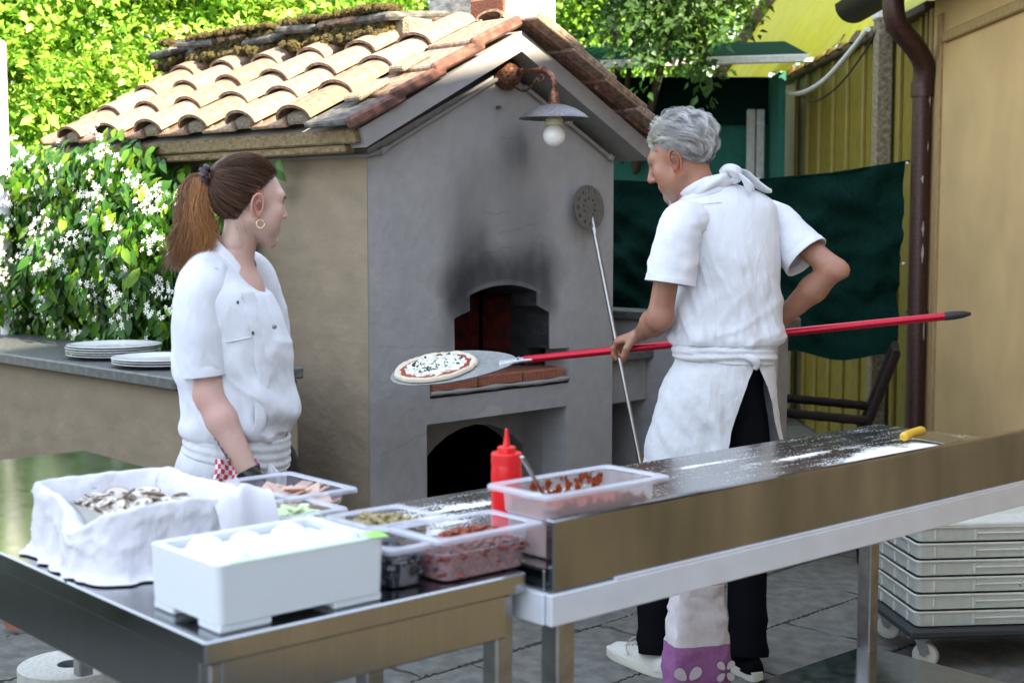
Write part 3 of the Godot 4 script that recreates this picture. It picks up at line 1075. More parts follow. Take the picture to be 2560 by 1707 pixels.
	block(o, "store_wall", Vector3(0.16, 0.36, -0.68), Vector3(0.05, 0.72, 0.62), M.soot_and_shade)
	block(o, "store_wall", Vector3(1.215, 0.36, -0.68), Vector3(0.05, 0.72, 0.62), M.soot_and_shade)
	block(o, "store_ceiling", Vector3(0.70, 0.735, -0.68), Vector3(1.1, 0.04, 0.62), M.soot_and_shade)
	# ---- roof slab: a thick chevron whose front edge is the painted fascia
	var sl := 0.51
	var chev := PackedVector2Array()
	var yb := 1.717
	chev.append_array([Vector2(-0.10, yb), Vector2(0.68, yb + 0.78 * sl), Vector2(1.46, yb), Vector2(1.485, yb + 0.066), Vector2(0.68, yb + 0.066 + 0.805 * sl), Vector2(-0.125, yb + 0.066)])
	var slab := MB.new()
	slab.prism(chev, L + 0.22, Vector3(0, 0, 0.115))
	part(o, "roof_slab", slab.mesh(), M.plaster)
	var dn := Vector3(1, sl, 0).normalized()      # up the left slope
	var up := Vector3(-sl, 1, 0).normalized()     # its normal
	block(o, "eave_board", Vector3(-0.126, 1.757, -1.0), Vector3(0.03, 0.052, 2.2), M.eave_wood, 0.006)
	block(o, "eave_board", Vector3(-0.105, 1.715, -1.02), Vector3(0.05, 0.03, 2.1), M.eave_wood, 0.006)
	# ---- tiles
	var pan := tile_pan()
	var cover := tile_cover()
	rng.seed = 21
	for side in 2:
		var mirror := Basis() if side == 0 else Basis(Vector3.UP, PI)
		var pivot := Vector3(0.68, 0, -0.98)
		var cols := 6
		for k in cols:
			for r in 4:
				var foot := Vector3(-0.155, 1.793, 0) + dn * (0.222 * r)
				var zc := -0.222 - 0.333 * k
				var t := Basis(dn, up, dn.cross(up))
				if r < 4:
					var at := foot + up * (0.040 + 0.004 * r) + Vector3(0, 0, zc + rng.randf_range(-0.008, 0.008))
					var tb := t * Basis(Vector3.UP, rng.randf_range(-0.035, 0.035)) * Basis(Vector3.BACK, -0.045 + rng.randf_range(-0.015, 0.015))
					var tp := part(o, "roof_tile", cover, M["tile_%d" % rng.randi_range(0, 3)], at, tb)
					if side == 1:
						tp.transform = Transform3D(mirror, pivot - mirror * pivot) * tp.transform
				var at2 := foot + up * (0.016 + 0.004 * r) + Vector3(0, 0, zc - 0.166)
				var tq := part(o, "roof_tile", pan, M["tile_%d" % rng.randi_range(0, 3)], at2, t * Basis(Vector3.BACK, -0.04))
				if side == 1:
					tq.transform = Transform3D(mirror, pivot - mirror * pivot) * tq.transform
			# mortar that closes the hollow of the lowest cover tile
			var plug := MB.new()
			var rows := []
			for e in 5:
				var ring := PackedVector3Array()
				for j in 17:
					var a := PI * j / 16.0
					var q: float = [1.0, 0.96, 0.75, 0.4, 0.02][e]
					var jag := 1.0 + 0.10 * sin(j * 2.1 + k * 3.0 + e)
					ring.append(Vector3([0.02, 0.0, -0.010, -0.014, -0.015][e] * jag, sin(a) * 0.044 * q, -cos(a) * 0.090 * q))
				rows.append(ring)
			plug.loft(rows, false)
			var pp := part(o, "eave_mortar", plug.mesh(), M.mortar, Vector3(-0.140, 1.817, -0.222 - 0.333 * k), Basis(dn, up, dn.cross(up)))
			if side == 1:
				pp.transform = Transform3D(mirror, pivot - mirror * pivot) * pp.transform
	# flat tiles over the front verge, lapped like steps, with broken tile pieces bedded on them
	for side in 2:
		for k in 4:
			var s := 1.0 if side == 0 else -1.0
			var d2 := Vector3(s, sl, 0).normalized()
			var u2 := Vector3(-s * sl, 1, 0).normalized()
			var foot := Vector3(0.68 - s * 0.84, 1.786, 0) + d2 * (0.115 + 0.225 * k)
			var t := Basis(d2, u2, d2.cross(u2)) * Basis(Vector3.BACK, -0.045)
			block(o, "verge_tile", foot + u2 * (0.020 + 0.006 * k) + Vector3(0, 0, 0.0), Vector3(0.285, 0.022, 0.245), [M.tile_1, M.tile_lichen, M.tile_0, M.tile_3][(k + 1 - side + 4) % 4] if k > 0 else M.tile_lichen, 0.006, t)
			block(o, "verge_lip", foot + u2 * (0.014 + 0.006 * k) + Vector3(0, 0, 0.128), Vector3(0.285, 0.045, 0.028), M.tile_edge, 0.010, t)
	for q in [[0.20, 0.055, 0.0, 0.17, 0.05], [0.46, 0.058, -0.03, 0.15, -0.03]]:
		block(o, "broken_tile", Vector3(-0.155, 1.790, 0) + dn * q[0] + up * q[1] + Vector3(0, 0, q[2]), Vector3(q[3], 0.022, 0.09), M.mortar, 0.006, Basis(dn, up, dn.cross(up)) * Basis(Vector3.UP, q[4]))
	# ---- ridge: round tiles, flat stones and the moss between them
	for k in 7:
		var z := -0.55 - 0.27 * k
		block(o, "ridge_stone", Vector3(0.645 + 0.02 * sin(k * 2.0), 2.305 + 0.016 * sin(k * 1.7), z + 0.02 * sin(k * 3.1)), Vector3(0.33, 0.035, 0.25 + 0.04 * (k % 2)), [M.tile_lichen, M.tile_1, M.tile_lichen][k % 3], 0.012, Basis(Vector3.BACK, 0.10 + 0.05 * sin(k * 2.6)) * Basis(Vector3.UP, 0.10 * (k % 3 - 1)) * Basis(Vector3.RIGHT, 0.05 * sin(k * 4.0)))
		block(o, "ridge_bed", Vector3(0.655, 2.25, z), Vector3(0.22, 0.09, 0.268), M.mortar, 0.02)
	var mosses := []
	var tuft := MB.new()
	tuft.lathe([Vector2(0.019, -0.004), Vector2(0.018, 0.006), Vector2(0.013, 0.013), Vector2(0.006, 0.017), Vector2(0.001, 0.0175)], 8)
	for k in 7:
		var a := TAU * k / 7.0
		tuft.lathe([Vector2(0.008, 0.0), Vector2(0.006, 0.006), Vector2(0.001, 0.009)], 6, Vector3(cos(a) * 0.013, 0.004 + 0.003 * (k % 3), sin(a) * 0.013))
	rng.seed = 33
	for k in 2600:
		var z := rng.randf_range(-2.2, -0.5)
		var s := rng.randf()
		var at: Vector3
		if s < 0.6:
			at = Vector3(0.54 + rng.randf_range(-0.03, 0.01), rng.randf_range(2.20, 2.30), z)
		elif s < 0.8:
			at = Vector3(rng.randf_range(0.46, 0.55), 2.235 - rng.randf() * 0.03, z)
		else:
			at = Vector3(rng.randf_range(0.48, 0.60), 2.330, z)
		if sin(z * 7.0) + sin(z * 17.0 + 1.0) * 0.6 + rng.randf() * 1.2 < -0.2:
			continue
		mosses.append(Transform3D(Basis(Vector3(0.4, 0, 1).normalized(), rng.randf_range(0.2, 1.6)) * Basis(Vector3.UP, rng.randf() * TAU) * Basis.from_scale(Vector3(1.0, rng.randf_range(0.6, 1.3), 1.0) * rng.randf_range(0.5, 1.2)), at))
	many(o, "ridge_moss", tuft.mesh(), M.moss, mosses)
	# ---- chimney
	var ch := block(o, "chimney", Vector3(0.95, 2.65, -0.33), Vector3(0.30, 1.3, 0.48), M.chimney_plaster, 0.012)
	part(ch, "brick", bbox(Vector3(0.02, 0.10, 0.20), 0.006), M.brick, Vector3(-0.146, -0.335, 0.13))
	part(ch, "brick", bbox(Vector3(0.02, 0.055, 0.21), 0.006), M.brick, Vector3(-0.147, -0.425, 0.125))
	part(ch, "flashing", bbox(Vector3(0.36, 0.03, 0.54), 0.008), M.mortar, Vector3(0, -0.48, 0))
	# ---- conduit that follows the soffit
	var pipe := [Vector3(-0.006, 1.70, -0.9), Vector3(-0.008, 1.698, -0.10), Vector3(-0.006, 1.695, 0.006), Vector3(0.06, 1.715, 0.012), Vector3(0.68, 2.03, 0.012)]
	tube_part(o, "conduit", pipe, 0.009, M.plaster, 8)
	tube_part(o, "conduit", [Vector3(0.80, 1.995, 0.012), Vector3(1.05, 1.868, 0.012), Vector3(1.33, 1.725, 0.012)], 0.0095, M.plaster, 8)
	for q in [Vector3(0.06, 1.716, 0.012), Vector3(1.06, 1.863, 0.012), Vector3(1.325, 1.728, 0.012)]:
		part(o, "conduit_clip", bbox(Vector3(0.03, 0.026, 0.026), 0.004), M.plaster, q, Basis(Vector3.BACK, 0.47 if q.x < 0.5 else -0.47))
	# a nail in the wall and a small hinge bracket on the side
	tube_part(o, "nail", [Vector3(0.655, 1.905, 0.0), Vector3(0.655, 1.903, 0.022)], [0.006, 0.008], M.dark_steel, 8)
	make_wall_lamp()


func tile_cover() -> ArrayMesh:
	# half round tile: x runs up the slope from its foot, y away from the roof
	var b := MB.new()
	var rings := []
	for s in 2:
		for k in 5:
			pass
	var outer := []
	var inner := []
	for k in 5:
		var u := k / 4.0
		var r := lerpf(0.104, 0.084, u)
		var ro := PackedVector3Array()
		var ri := PackedVector3Array()
		for j in 13:
			var a := PI * j / 12.0
			ro.append(Vector3(u * 0.285, sin(a) * r * 0.53, -cos(a) * r))
			ri.append(Vector3(u * 0.285, (sin(a) * r * 0.53 - 0.012 * sin(a)), -cos(a) * (r - 0.013)))
		outer.append(ro)
		inner.append(ri)
	b.loft(outer, false)
	b.loft(inner, false)
	b.loft([outer[0], inner[0]], false)
	b.loft([outer[4], inner[4]], false)
	return b.mesh()


func tile_pan() -> ArrayMesh:
	var b := MB.new()
	b.box(Vector3(0.14, 0.0, 0), Vector3(0.28, 0.016, 0.23), 0.004)
	for s in [-1, 1]:
		b.box(Vector3(0.14, 0.016, s * 0.107), Vector3(0.28, 0.03, 0.018), 0.006)
	return b.mesh()


func make_wall_lamp() -> void:
	var t := thing("wall_lamp", "copper wall lamp with a grey saucer shade and opal globe bulb on the oven gable", "lamp", OVEN_AT + Basis(Vector3.UP, OVEN_TURN) * Vector3(0.70, 2.035, 0.0), OVEN_TURN)
	var rose := MB.new()
	rose.lathe([Vector2(0.0, 0.0), Vector2(0.062, 0.0), Vector2(0.062, 0.022), Vector2(0.05, 0.034), Vector2(0.046, 0.05), Vector2(0.030, 0.058), Vector2(0.018, 0.075), Vector2(0.0, 0.078)], 24, Vector3.ZERO, false, Basis(Vector3.RIGHT, PI / 2))
	part(t, "wall_rose", rose.mesh(), M.copper)
	tube_part(t, "arm", curve([Vector3(0, 0.0, 0.06), Vector3(0, 0.002, 0.15), Vector3(0, 0.0, 0.21), Vector3(0, -0.012, 0.245), Vector3(0, -0.04, 0.265), Vector3(0, -0.085, 0.27)], 6), 0.0115, M.copper, 12)
	var sc := []
	for k in 26:
		var u := k / 25.0
		sc.append(Vector3(0, -0.045 - 0.035 * sin(u * PI * 1.0) + 0.02 * u, 0.05 + 0.13 * u))
	for k in 14:
		var a := k / 13.0 * TAU * 0.9
		sc.append(Vector3(0, -0.025 + (0.020 - 0.0009 * k) * sin(a) * -1.0, 0.18 + 0.02 - (0.020 - 0.0009 * k) * cos(a)))
	tube_part(t, "scroll", sc, 0.005, M.copper, 8)
	for z in [0.085, 0.20]:
		tube_part(t, "scroll_ring", [Vector3(0, 0.004, z), Vector3(0, 0.004, z + 0.014)], 0.0155, M.copper, 12)
	var neck := MB.new()
	neck.lathe([Vector2(0.014, 0.0), Vector2(0.019, -0.03), Vector2(0.024, -0.055), Vector2(0.02, -0.06)], 16, Vector3(0, -0.075, 0.27))
	part(t, "lamp_neck", neck.mesh(), M.copper)
	var shade := MB.new()
	shade.lathe([Vector2(0.02, 0.052), Vector2(0.05, 0.047), Vector2(0.085, 0.034), Vector2(0.115, 0.016), Vector2(0.133, 0.0), Vector2(0.136, -0.005), Vector2(0.130, -0.004), Vector2(0.112, 0.011), Vector2(0.083, 0.028), Vector2(0.05, 0.041), Vector2(0.0, 0.045)], 40, Vector3(0, -0.182, 0.27))
	part(t, "lamp_shade", shade.mesh(), M.shade_metal)
	var sock := MB.new()
	sock.lathe([Vector2(0.026, 0.05), Vector2(0.027, 0.012), Vector2(0.034, 0.008), Vector2(0.035, -0.012), Vector2(0.028, -0.016)], 20, Vector3(0, -0.196, 0.27), true)
	part(t, "socket", sock.mesh(), M.ceramic_socket)
	var bulb := MB.new()
	var pr := []
	for k in 15:
		var a := PI * k / 14.0
		pr.append(Vector2(maxf(0.001, sin(a) * 0.044), cos(a) * 0.044))
	bulb.lathe(pr, 24, Vector3(0, -0.250, 0.27))
	part(t, "globe_bulb", bulb.mesh(), M.opal_glass)


func make_oven_counters() -> void:
	# ---- stone topped wall counter on the left, under the jasmine
	var turn := deg_to_rad(45.0)
	var c := thing("left_counter", "low plastered counter tinted brown for warm light with a dark stone top below the jasmine", "counter", Vector3(-1.085, 0, -4.60), turn)
	block(c, "wall", Vector3(0.25, 0.455, -1.6), Vector3(0.46, 0.91, 3.2), M.plaster_warm_lit, 0.01)
	block(c, "stone_top", Vector3(0.23, 0.932, -1.61), Vector3(0.52, 0.042, 3.26), M.stone_slab, 0.006)
	# ---- right hand counter that comes forward, and the low shelf between it and the oven
	var r := thing("right_counter", "grey plastered counter with a stone slab top right of the oven", "counter", OVEN_AT, OVEN_TURN)
	block(r, "wall", Vector3(1.70, 0.505, 0.08), Vector3(0.09, 1.01, 1.14), M.plaster, 0.008)
	block(r, "stone_top", Vector3(1.70, 1.032, 0.085), Vector3(0.14, 0.044, 1.22), M.stone_slab, 0.006)
	block(r, "shelf_wall", Vector3(1.51, 0.745, -0.22), Vector3(0.29, 0.19, 0.34), M.plaster, 0.006)
	block(r, "shelf_stone", Vector3(1.52, 0.862, -0.21), Vector3(0.32, 0.04, 0.40), M.stone_slab, 0.006)
	block(r, "shelf_back", Vector3(1.51, 0.33, -0.42), Vector3(0.29, 0.65, 0.06), M.soot_and_shade)  # near-black sheet that paints the shade under the shelf


func leaf_mesh(length: float, width: float, bend: float, tint := Color(1, 1, 1), tinted := false) -> ArrayMesh:
	var b := MB.new()
	b.tinted = tinted
	b.col = tint
	var prof := [[0.0, 0.04], [0.28, 0.8], [0.55, 1.0], [0.82, 0.6], [1.0, 0.02]]
	var rows := []
	for q in prof:
		var u: float = q[0]
		var w: float = q[1] * width / 2
		var y := -bend * u * u * length
		rows.append(PackedVector3Array([Vector3(-w, y + 0.22 * w, -u * length), Vector3(0, y, -u * length), Vector3(w, y + 0.22 * w, -u * length)]))
	b.loft(rows, false)
	return b.mesh()


func spray_mesh(count: int, leaf_len: float, leaf_w: float, reach: float, rseed: int) -> ArrayMesh:
	var r := RandomNumberGenerator.new()
	r.seed = rseed
	var b := MB.new()
	b.tinted = true
	for k in count:
		var u := (k + 0.5) / count
		var at := Vector3(sin(u * 3.0) * 0.12 * reach, -0.15 * u * u * reach, -u * reach) + Vector3(r.randf_range(-1, 1), r.randf_range(-1, 1), r.randf_range(-1, 1)) * reach * 0.16
		var turn := Basis(Vector3.UP, (1 if k % 2 else -1) * r.randf_range(0.4, 1.5)) * Basis(Vector3.RIGHT, r.randf_range(-0.7, 0.4)) * Basis(Vector3.BACK, r.randf_range(-0.7, 0.7))
		var l := leaf_len * r.randf_range(0.65, 1.15)
		var w := leaf_w * r.randf_range(0.7, 1.1)
		var s := r.randf_range(0.75, 1.2)
		b.col = Color(s, s, s)
		var p0 := b.p(at)
		var p1 := b.p(at + turn * Vector3(-w / 2, 0.1 * w, -0.42 * l))
		var p2 := b.p(at + turn * Vector3(w / 2, 0.1 * w, -0.42 * l))
		var pm := b.p(at + turn * Vector3(0, -0.06 * l, -0.45 * l))
		var p3 := b.p(at + turn * Vector3(0, -0.18 * l, -l))
		b.tri(p0, p1, pm); b.tri(p0, pm, p2); b.tri(p1, p3, pm); b.tri(pm, p3, p2)
	return b.mesh()


# a tree: tapered trunk, limbs that reach into the crown lobes, and sprays of leaves through the lobes' volume
func tree(called: String, label: String, at: Vector3, lobes: Array, sprays: int, spray: Mesh, tone: Color, group: String, rseed: int, trunk_r := 0.09) -> void:
	var t := thing(called, label, "tree", at, 0.0, group)
	var r := RandomNumberGenerator.new()
	r.seed = rseed
	var mid := Vector3.ZERO
	for q in lobes:
		mid += q[0]
	mid /= lobes.size()
	var fork := Vector3(mid.x * 0.4, maxf(0.6, mid.y * 0.45), mid.z * 0.4)
	var tm := MB.new()
	tm.tube(curve([Vector3.ZERO, fork * 0.5 + Vector3(0.04, 0, 0.03), fork], 5), [trunk_r, trunk_r * 0.96, trunk_r * 0.93, trunk_r * 0.9, trunk_r * 0.87, trunk_r * 0.84, trunk_r * 0.8, trunk_r * 0.76, trunk_r * 0.72, trunk_r * 0.68, trunk_r * 0.64], 10)
	for q in lobes:
		var c: Vector3 = q[0]
		var pth := curve([fork * 0.96, fork.lerp(c, 0.5) + Vector3(r.randf_range(-0.1, 0.1), 0.1, r.randf_range(-0.1, 0.1)), c + Vector3(0, q[1].y * 0.5, 0)], 5)
		var rad := []
		for k in pth.size():
			rad.append(lerpf(trunk_r * 0.55, trunk_r * 0.10, float(k) / (pth.size() - 1)))
		tm.tube(pth, rad, 7)
	part(t, "trunk", tm.mesh(), M.bark)
	var total := 0.0
	for q in lobes:
		total += q[1].x * q[1].y
	var places := []
	var tints := []
	for q in lobes:
		var n := int(sprays * q[1].x * q[1].y / total)
		for k in n:
			var d := Vector3(r.randfn(), r.randfn(), r.randfn()).normalized()
			var rad := pow(r.randf(), 0.40)
			var clump := 0.78 + 0.22 * sin(d.x * 5.0 + d.y * 7.0 + rseed) * sin(d.z * 6.0 + d.y * 4.0)
			var pos: Vector3 = q[0] + d * q[1] * rad * clump
			var out := (d + Vector3(0, -0.25, 0) + Vector3(r.randf_range(-0.6, 0.6), r.randf_range(-0.6, 0.6), r.randf_range(-0.6, 0.6))).normalized()
			var bs := Basis.looking_at(out, Vector3.UP if absf(out.y) < 0.95 else Vector3.RIGHT) * Basis(Vector3.BACK, r.randf_range(-1.0, 1.0))
			places.append(Transform3D(bs * Basis.from_scale(Vector3.ONE * r.randf_range(0.7, 1.25)), pos))
			var s := r.randf_range(0.8, 1.2)
			tints.append(Color(tone.r * s * r.randf_range(0.85, 1.25), tone.g * s, tone.b * s))
	many(t, "crown", spray, M.tree_leaf, places, tints)


func make_trees() -> void:
	var near := spray_mesh(26, 0.062, 0.034, 0.34, 1)
	var mid := spray_mesh(24, 0.075, 0.042, 0.42, 2)
	var big := spray_mesh(24, 0.11, 0.06, 0.65, 3)
	var lime := Color(0.25, 0.46, 0.055)
	var fresh := Color(0.15, 0.32, 0.03)
	var deep := Color(0.05, 0.115, 0.02)
	var g := "trees behind the oven house"
	tree("acacia_tree", "bright lime green acacia tree leaning over the tiled roof", Vector3(-1.9, 0, -9.2),
		[[Vector3(-0.5, 2.6, 0.3), Vector3(0.9, 0.7, 0.7)], [Vector3(0.5, 2.9, 0.0), Vector3(0.9, 0.75, 0.7)], [Vector3(0.1, 3.6, -0.2), Vector3(1.2, 0.8, 0.9)], [Vector3(-0.7, 1.9, 0.5), Vector3(0.7, 0.6, 0.5)], [Vector3(0.7, 2.15, 0.3), Vector3(0.7, 0.5, 0.5)]], 1900, near, lime, g, 11)
	tree("acacia_tree", "bright lime green acacia tree beside the white pole", Vector3(-3.4, 0, -8.4),
		[[Vector3(0.2, 1.5, 0.3), Vector3(0.75, 0.6, 0.5)], [Vector3(0.5, 2.2, 0.0), Vector3(0.8, 0.6, 0.6)], [Vector3(-0.3, 2.7, 0.1), Vector3(0.9, 0.7, 0.7)], [Vector3(0.6, 3.2, -0.2), Vector3(1.0, 0.7, 0.8)], [Vector3(-0.6, 1.9, 0.3), Vector3(0.7, 0.7, 0.6)], [Vector3(0.2, 0.8, 0.4), Vector3(0.8, 0.6, 0.5)]], 1900, near, lime, g, 12)
	tree("garden_tree", "fresh green garden tree rising behind the chimney", Vector3(0.3, 0, -11.8),
		[[Vector3(-1.0, 3.0, 0), Vector3(1.0, 0.8, 0.8)], [Vector3(0.3, 3.6, 0), Vector3(1.1, 0.9, 0.8)], [Vector3(0.4, 2.75, 0.3), Vector3(0.8, 0.6, 0.6)], [Vector3(0.85, 3.3, 0), Vector3(0.6, 0.7, 0.7)]], 1500, mid, fresh, g, 13)
	tree("oak_tree", "shaded deep green oak branch hanging over the kiosk awning", Vector3(0.75, 0, -12.2),
		[[Vector3(0.35, 3.55, 2.6), Vector3(0.42, 0.45, 0.4)], [Vector3(0.10, 3.0, 2.8), Vector3(0.30, 0.30, 0.3)], [Vector3(0.45, 3.05, 2.9), Vector3(0.32, 0.34, 0.3)], [Vector3(0.3, 2.72, 2.9), Vector3(0.22, 0.2, 0.2)], [Vector3(-0.2, 3.6, 2.5), Vector3(0.4, 0.35, 0.4)]], 420, near, deep, g, 14, 0.07)
	var far := "far row of garden trees"
	var spots := [[-7.5, -13.0], [-5.2, -13.6], [-2.9, -14.4], [-0.4, -15.0], [2.2, -15.4], [4.8, -15.0]]
	var says := ["far tree left of the lime acacias at the garden edge", "far tree filling the gap between the two lime acacias", "far tree behind the lime acacia that leans over the roof", "far tree whose top shows beside the mossy ridge", "far tree showing right of the chimney", "far tree behind the yellow awning"]
	for k in spots.size():
		tree("far_tree", says[k], Vector3(spots[k][0], 0, spots[k][1]),
			[[Vector3(-0.7, 1.6, 0), Vector3(1.4, 1.3, 1.0)], [Vector3(0.8, 2.8, 0), Vector3(1.5, 1.3, 1.0)], [Vector3(-0.4, 4.2, 0), Vector3(1.6, 1.4, 1.1)], [Vector3(0.6, 5.4, 0), Vector3(1.2, 1.0, 0.9)], [Vector3(0.9, 1.0, 0.3), Vector3(1.1, 1.0, 0.8)]], 750, big, [fresh, deep, fresh, deep, fresh, deep][k], far, 30 + k, 0.14)
	# the hedge along the left side of the yard, outside the picture, that the table's side mirrors
	tree("hedge_shrub", "dark green hedge shrub at the left edge of the yard", Vector3(-3.6, 0, -1.7),
		[[Vector3(0, 0.6, 0.9), Vector3(0.5, 0.7, 0.7)], [Vector3(0, 0.7, -0.2), Vector3(0.5, 0.8, 0.7)], [Vector3(0, 0.6, -1.3), Vector3(0.5, 0.7, 0.7)], [Vector3(0, 1.3, 0.2), Vector3(0.4, 0.5, 0.9)], [Vector3(0, 1.2, -0.9), Vector3(0.4, 0.5, 0.7)]], 700, near, deep, "", 50, 0.05)
	tree("laurel_shrub", "dark laurel shrub further back along the left edge of the yard", Vector3(-3.7, 0, -4.4),
		[[Vector3(0, 0.6, 0.9), Vector3(0.5, 0.7, 0.7)], [Vector3(0, 0.7, -0.2), Vector3(0.5, 0.8, 0.7)], [Vector3(0, 0.6, -1.2), Vector3(0.5, 0.7, 0.7)], [Vector3(0, 1.3, 0.2), Vector3(0.4, 0.5, 0.9)]], 520, near, deep, "", 51, 0.05)
	var pole := MB.new()
	pole.lathe([Vector2(0.03, 0.0), Vector2(0.03, 2.24), Vector2(0.02, 2.25), Vector2(0.0, 2.25)], 16)
	single("garden_pole", pole.mesh(), M.white_paint, "white painted pole standing behind the jasmine", "pole", Vector3(-2.262, 0, -6.35))


func make_jasmine() -> void:
	var o := thing("jasmine_shrub", "star jasmine shrub covered in small white blossoms above the left counter", "shrub", Vector3(-1.085, 0, -4.60), PI / 4)
	var r := RandomNumberGenerator.new()
	r.seed = 77
	var fn := FastNoiseLite.new()
	fn.seed = 5
	fn.frequency = 1.6
	var green := [Color(0.032, 0.110, 0.008), Color(0.055, 0.15, 0.010), Color(0.020, 0.078, 0.008), Color(0.12, 0.23, 0.012)]
	var shapes := []
	for k in 4:
		shapes.append(leaf_mesh(0.072, 0.034, 0.35 + 0.1 * k, green[k], true))
	var plain_leaf := leaf_mesh(0.072, 0.034, 0.4)
	# blossom: five narrow twisted petals on a short tube
	var fl := MB.new()
	for k in 5:
		var a := TAU * k / 5.0
		var d := Vector3(cos(a), sin(a), 0)
		var s := Vector3(-sin(a), cos(a), 0)
		var p0 := fl.p(d * 0.0015)
		var p1 := fl.p(d * 0.009 - s * 0.0032 + Vector3(0, 0, -0.001))
		var p2 := fl.p(d * 0.016 + s * 0.001 + Vector3(0, 0, -0.003))
		var p3 := fl.p(d * 0.010 + s * 0.0048 + Vector3(0, 0, -0.0005))
		fl.quad(p0, p1, p2, p3)
	fl.tube([Vector3(0, 0, -0.012), Vector3.ZERO], 0.0016, 5)
	var flower := fl.mesh()
	var top := func(z: float) -> float:
		var base := lerpf(1.50, 1.80, clampf((-z - 0.72) / 0.55, 0, 1))
		return base + 0.13 * fn.get_noise_2d(z * 2.2, 3.0)
	var front := func(y: float, z: float) -> float:
		return 0.50 - 0.13 * sin(clampf((y - 0.85) / 1.0, 0, 1) * PI) + 0.20 * fn.get_noise_3d(0.0, y * 1.9, z * 1.9)
	var rest := []
	var tints := []
	var individuals := 0
	for k in 7000:
		var z := r.randf_range(-3.1, -0.70)
		var yt: float = top.call(z)
		var y := lerpf(0.94, yt, pow(r.randf(), 0.9))
		var edge := clampf((-0.70 - z) / 0.16, 0, 1)
		var deep := r.randf() * r.randf() * 0.36
		var x: float = front.call(y, z) + deep + (1.0 - edge) * 0.16
		if y > yt - 0.10:
			x += r.randf() * 0.22
		var out := Vector3(-1.0, 0.35 + 0.9 * clampf((y - yt + 0.12) / 0.12, 0, 1), 0.25 + 0.6 * (1.0 - edge)) + Vector3(r.randf_range(-0.7, 0.7), r.randf_range(-0.7, 0.7), r.randf_range(-0.8, 0.8))
		out = out.normalized()
		# the blade's normal is near out, its tip hangs down and outward
		var tip := (Vector3(-0.35, -0.8, r.randf_range(-0.9, 0.9)) + out * 0.25).normalized()
		tip = (tip - out * tip.dot(out)).normalized()
		var bs := Basis(tip.cross(out).normalized() * -1.0, out, -tip)
		var tr := Transform3D(bs * Basis.from_scale(Vector3.ONE * r.randf_range(0.5, 1.25)), Vector3(x, y, z))
		if deep < 0.012 and individuals < 300 and z > -2.3 and r.randf() < 0.5:
			part(o, "leaf", shapes[r.randi_range(0, 3)], M.jasmine_leaf, tr.origin, tr.basis)
			individuals += 1
		else:
			rest.append(tr)
			var c: Color = green[mini(3, int(pow(r.randf(), 1.3) * 4.0))]
			var s := r.randf_range(0.75, 1.25)
			tints.append(Color(c.r * s, c.g * s, c.b * s))
	many(o, "foliage", plain_leaf, M.jasmine_leaf, rest, tints)
	var far := []
	individuals = 0
	for k in 330:
		var z := r.randf_range(-3.0, -0.72)
		var yt: float = top.call(z)
		var y := lerpf(0.95, yt + 0.02, pow(r.randf(), 0.8))
		var x: float = front.call(y, z) - 0.015
		for q in r.randi_range(2, 7):
			var at := Vector3(x + r.randf_range(-0.02, 0.03), y + r.randf_range(-0.035, 0.035), z + r.randf_range(-0.04, 0.04))
			var out := Vector3(-1, r.randf_range(-0.2, 0.9), r.randf_range(-0.5, 0.7)).normalized()
			var bs := Basis.looking_at(-out, Vector3.UP) * Basis(Vector3.BACK, r.randf() * TAU) * Basis.from_scale(Vector3.ONE * r.randf_range(0.65, 1.0))
			if individuals < 300 and z > -2.2:
				part(o, "blossom", flower, M.petal, at, bs)
				individuals += 1
			else:
				far.append(Transform3D(bs, at))
	many(o, "blossoms", flower, M.petal, far)
	for k in 9:
		var z := -0.9 - k * 0.25
		var pth := curve([Vector3(0.66, 0.0, z), Vector3(0.62, 0.7, z + 0.06), Vector3(0.56, 1.2, z - 0.05), Vector3(0.6, 1.6, z + 0.05)], 4)
		tube_part(o, "stem", pth, 0.009, M.bark, 6)
	# shoots that climb past the eave, dark against the wall
	for k in 5:
		var z := -0.52 - 0.11 * k
		for q in 4:
			var at := Vector3(0.76 + r.randf_range(-0.03, 0.03), 1.60 + 0.035 * q + r.randf_range(-0.02, 0.02), z + r.randf_range(-0.06, 0.06))
			var out := Vector3(-1, r.randf_range(0, 0.8), r.randf_range(-0.5, 0.5)).normalized()
			part(o, "shoot_leaf", shapes[k % 3], M.jasmine_leaf, at, Basis.looking_at(Vector3(out.z, -0.5, 0.5).normalized(), out) * Basis.from_scale(Vector3.ONE * 1.25))


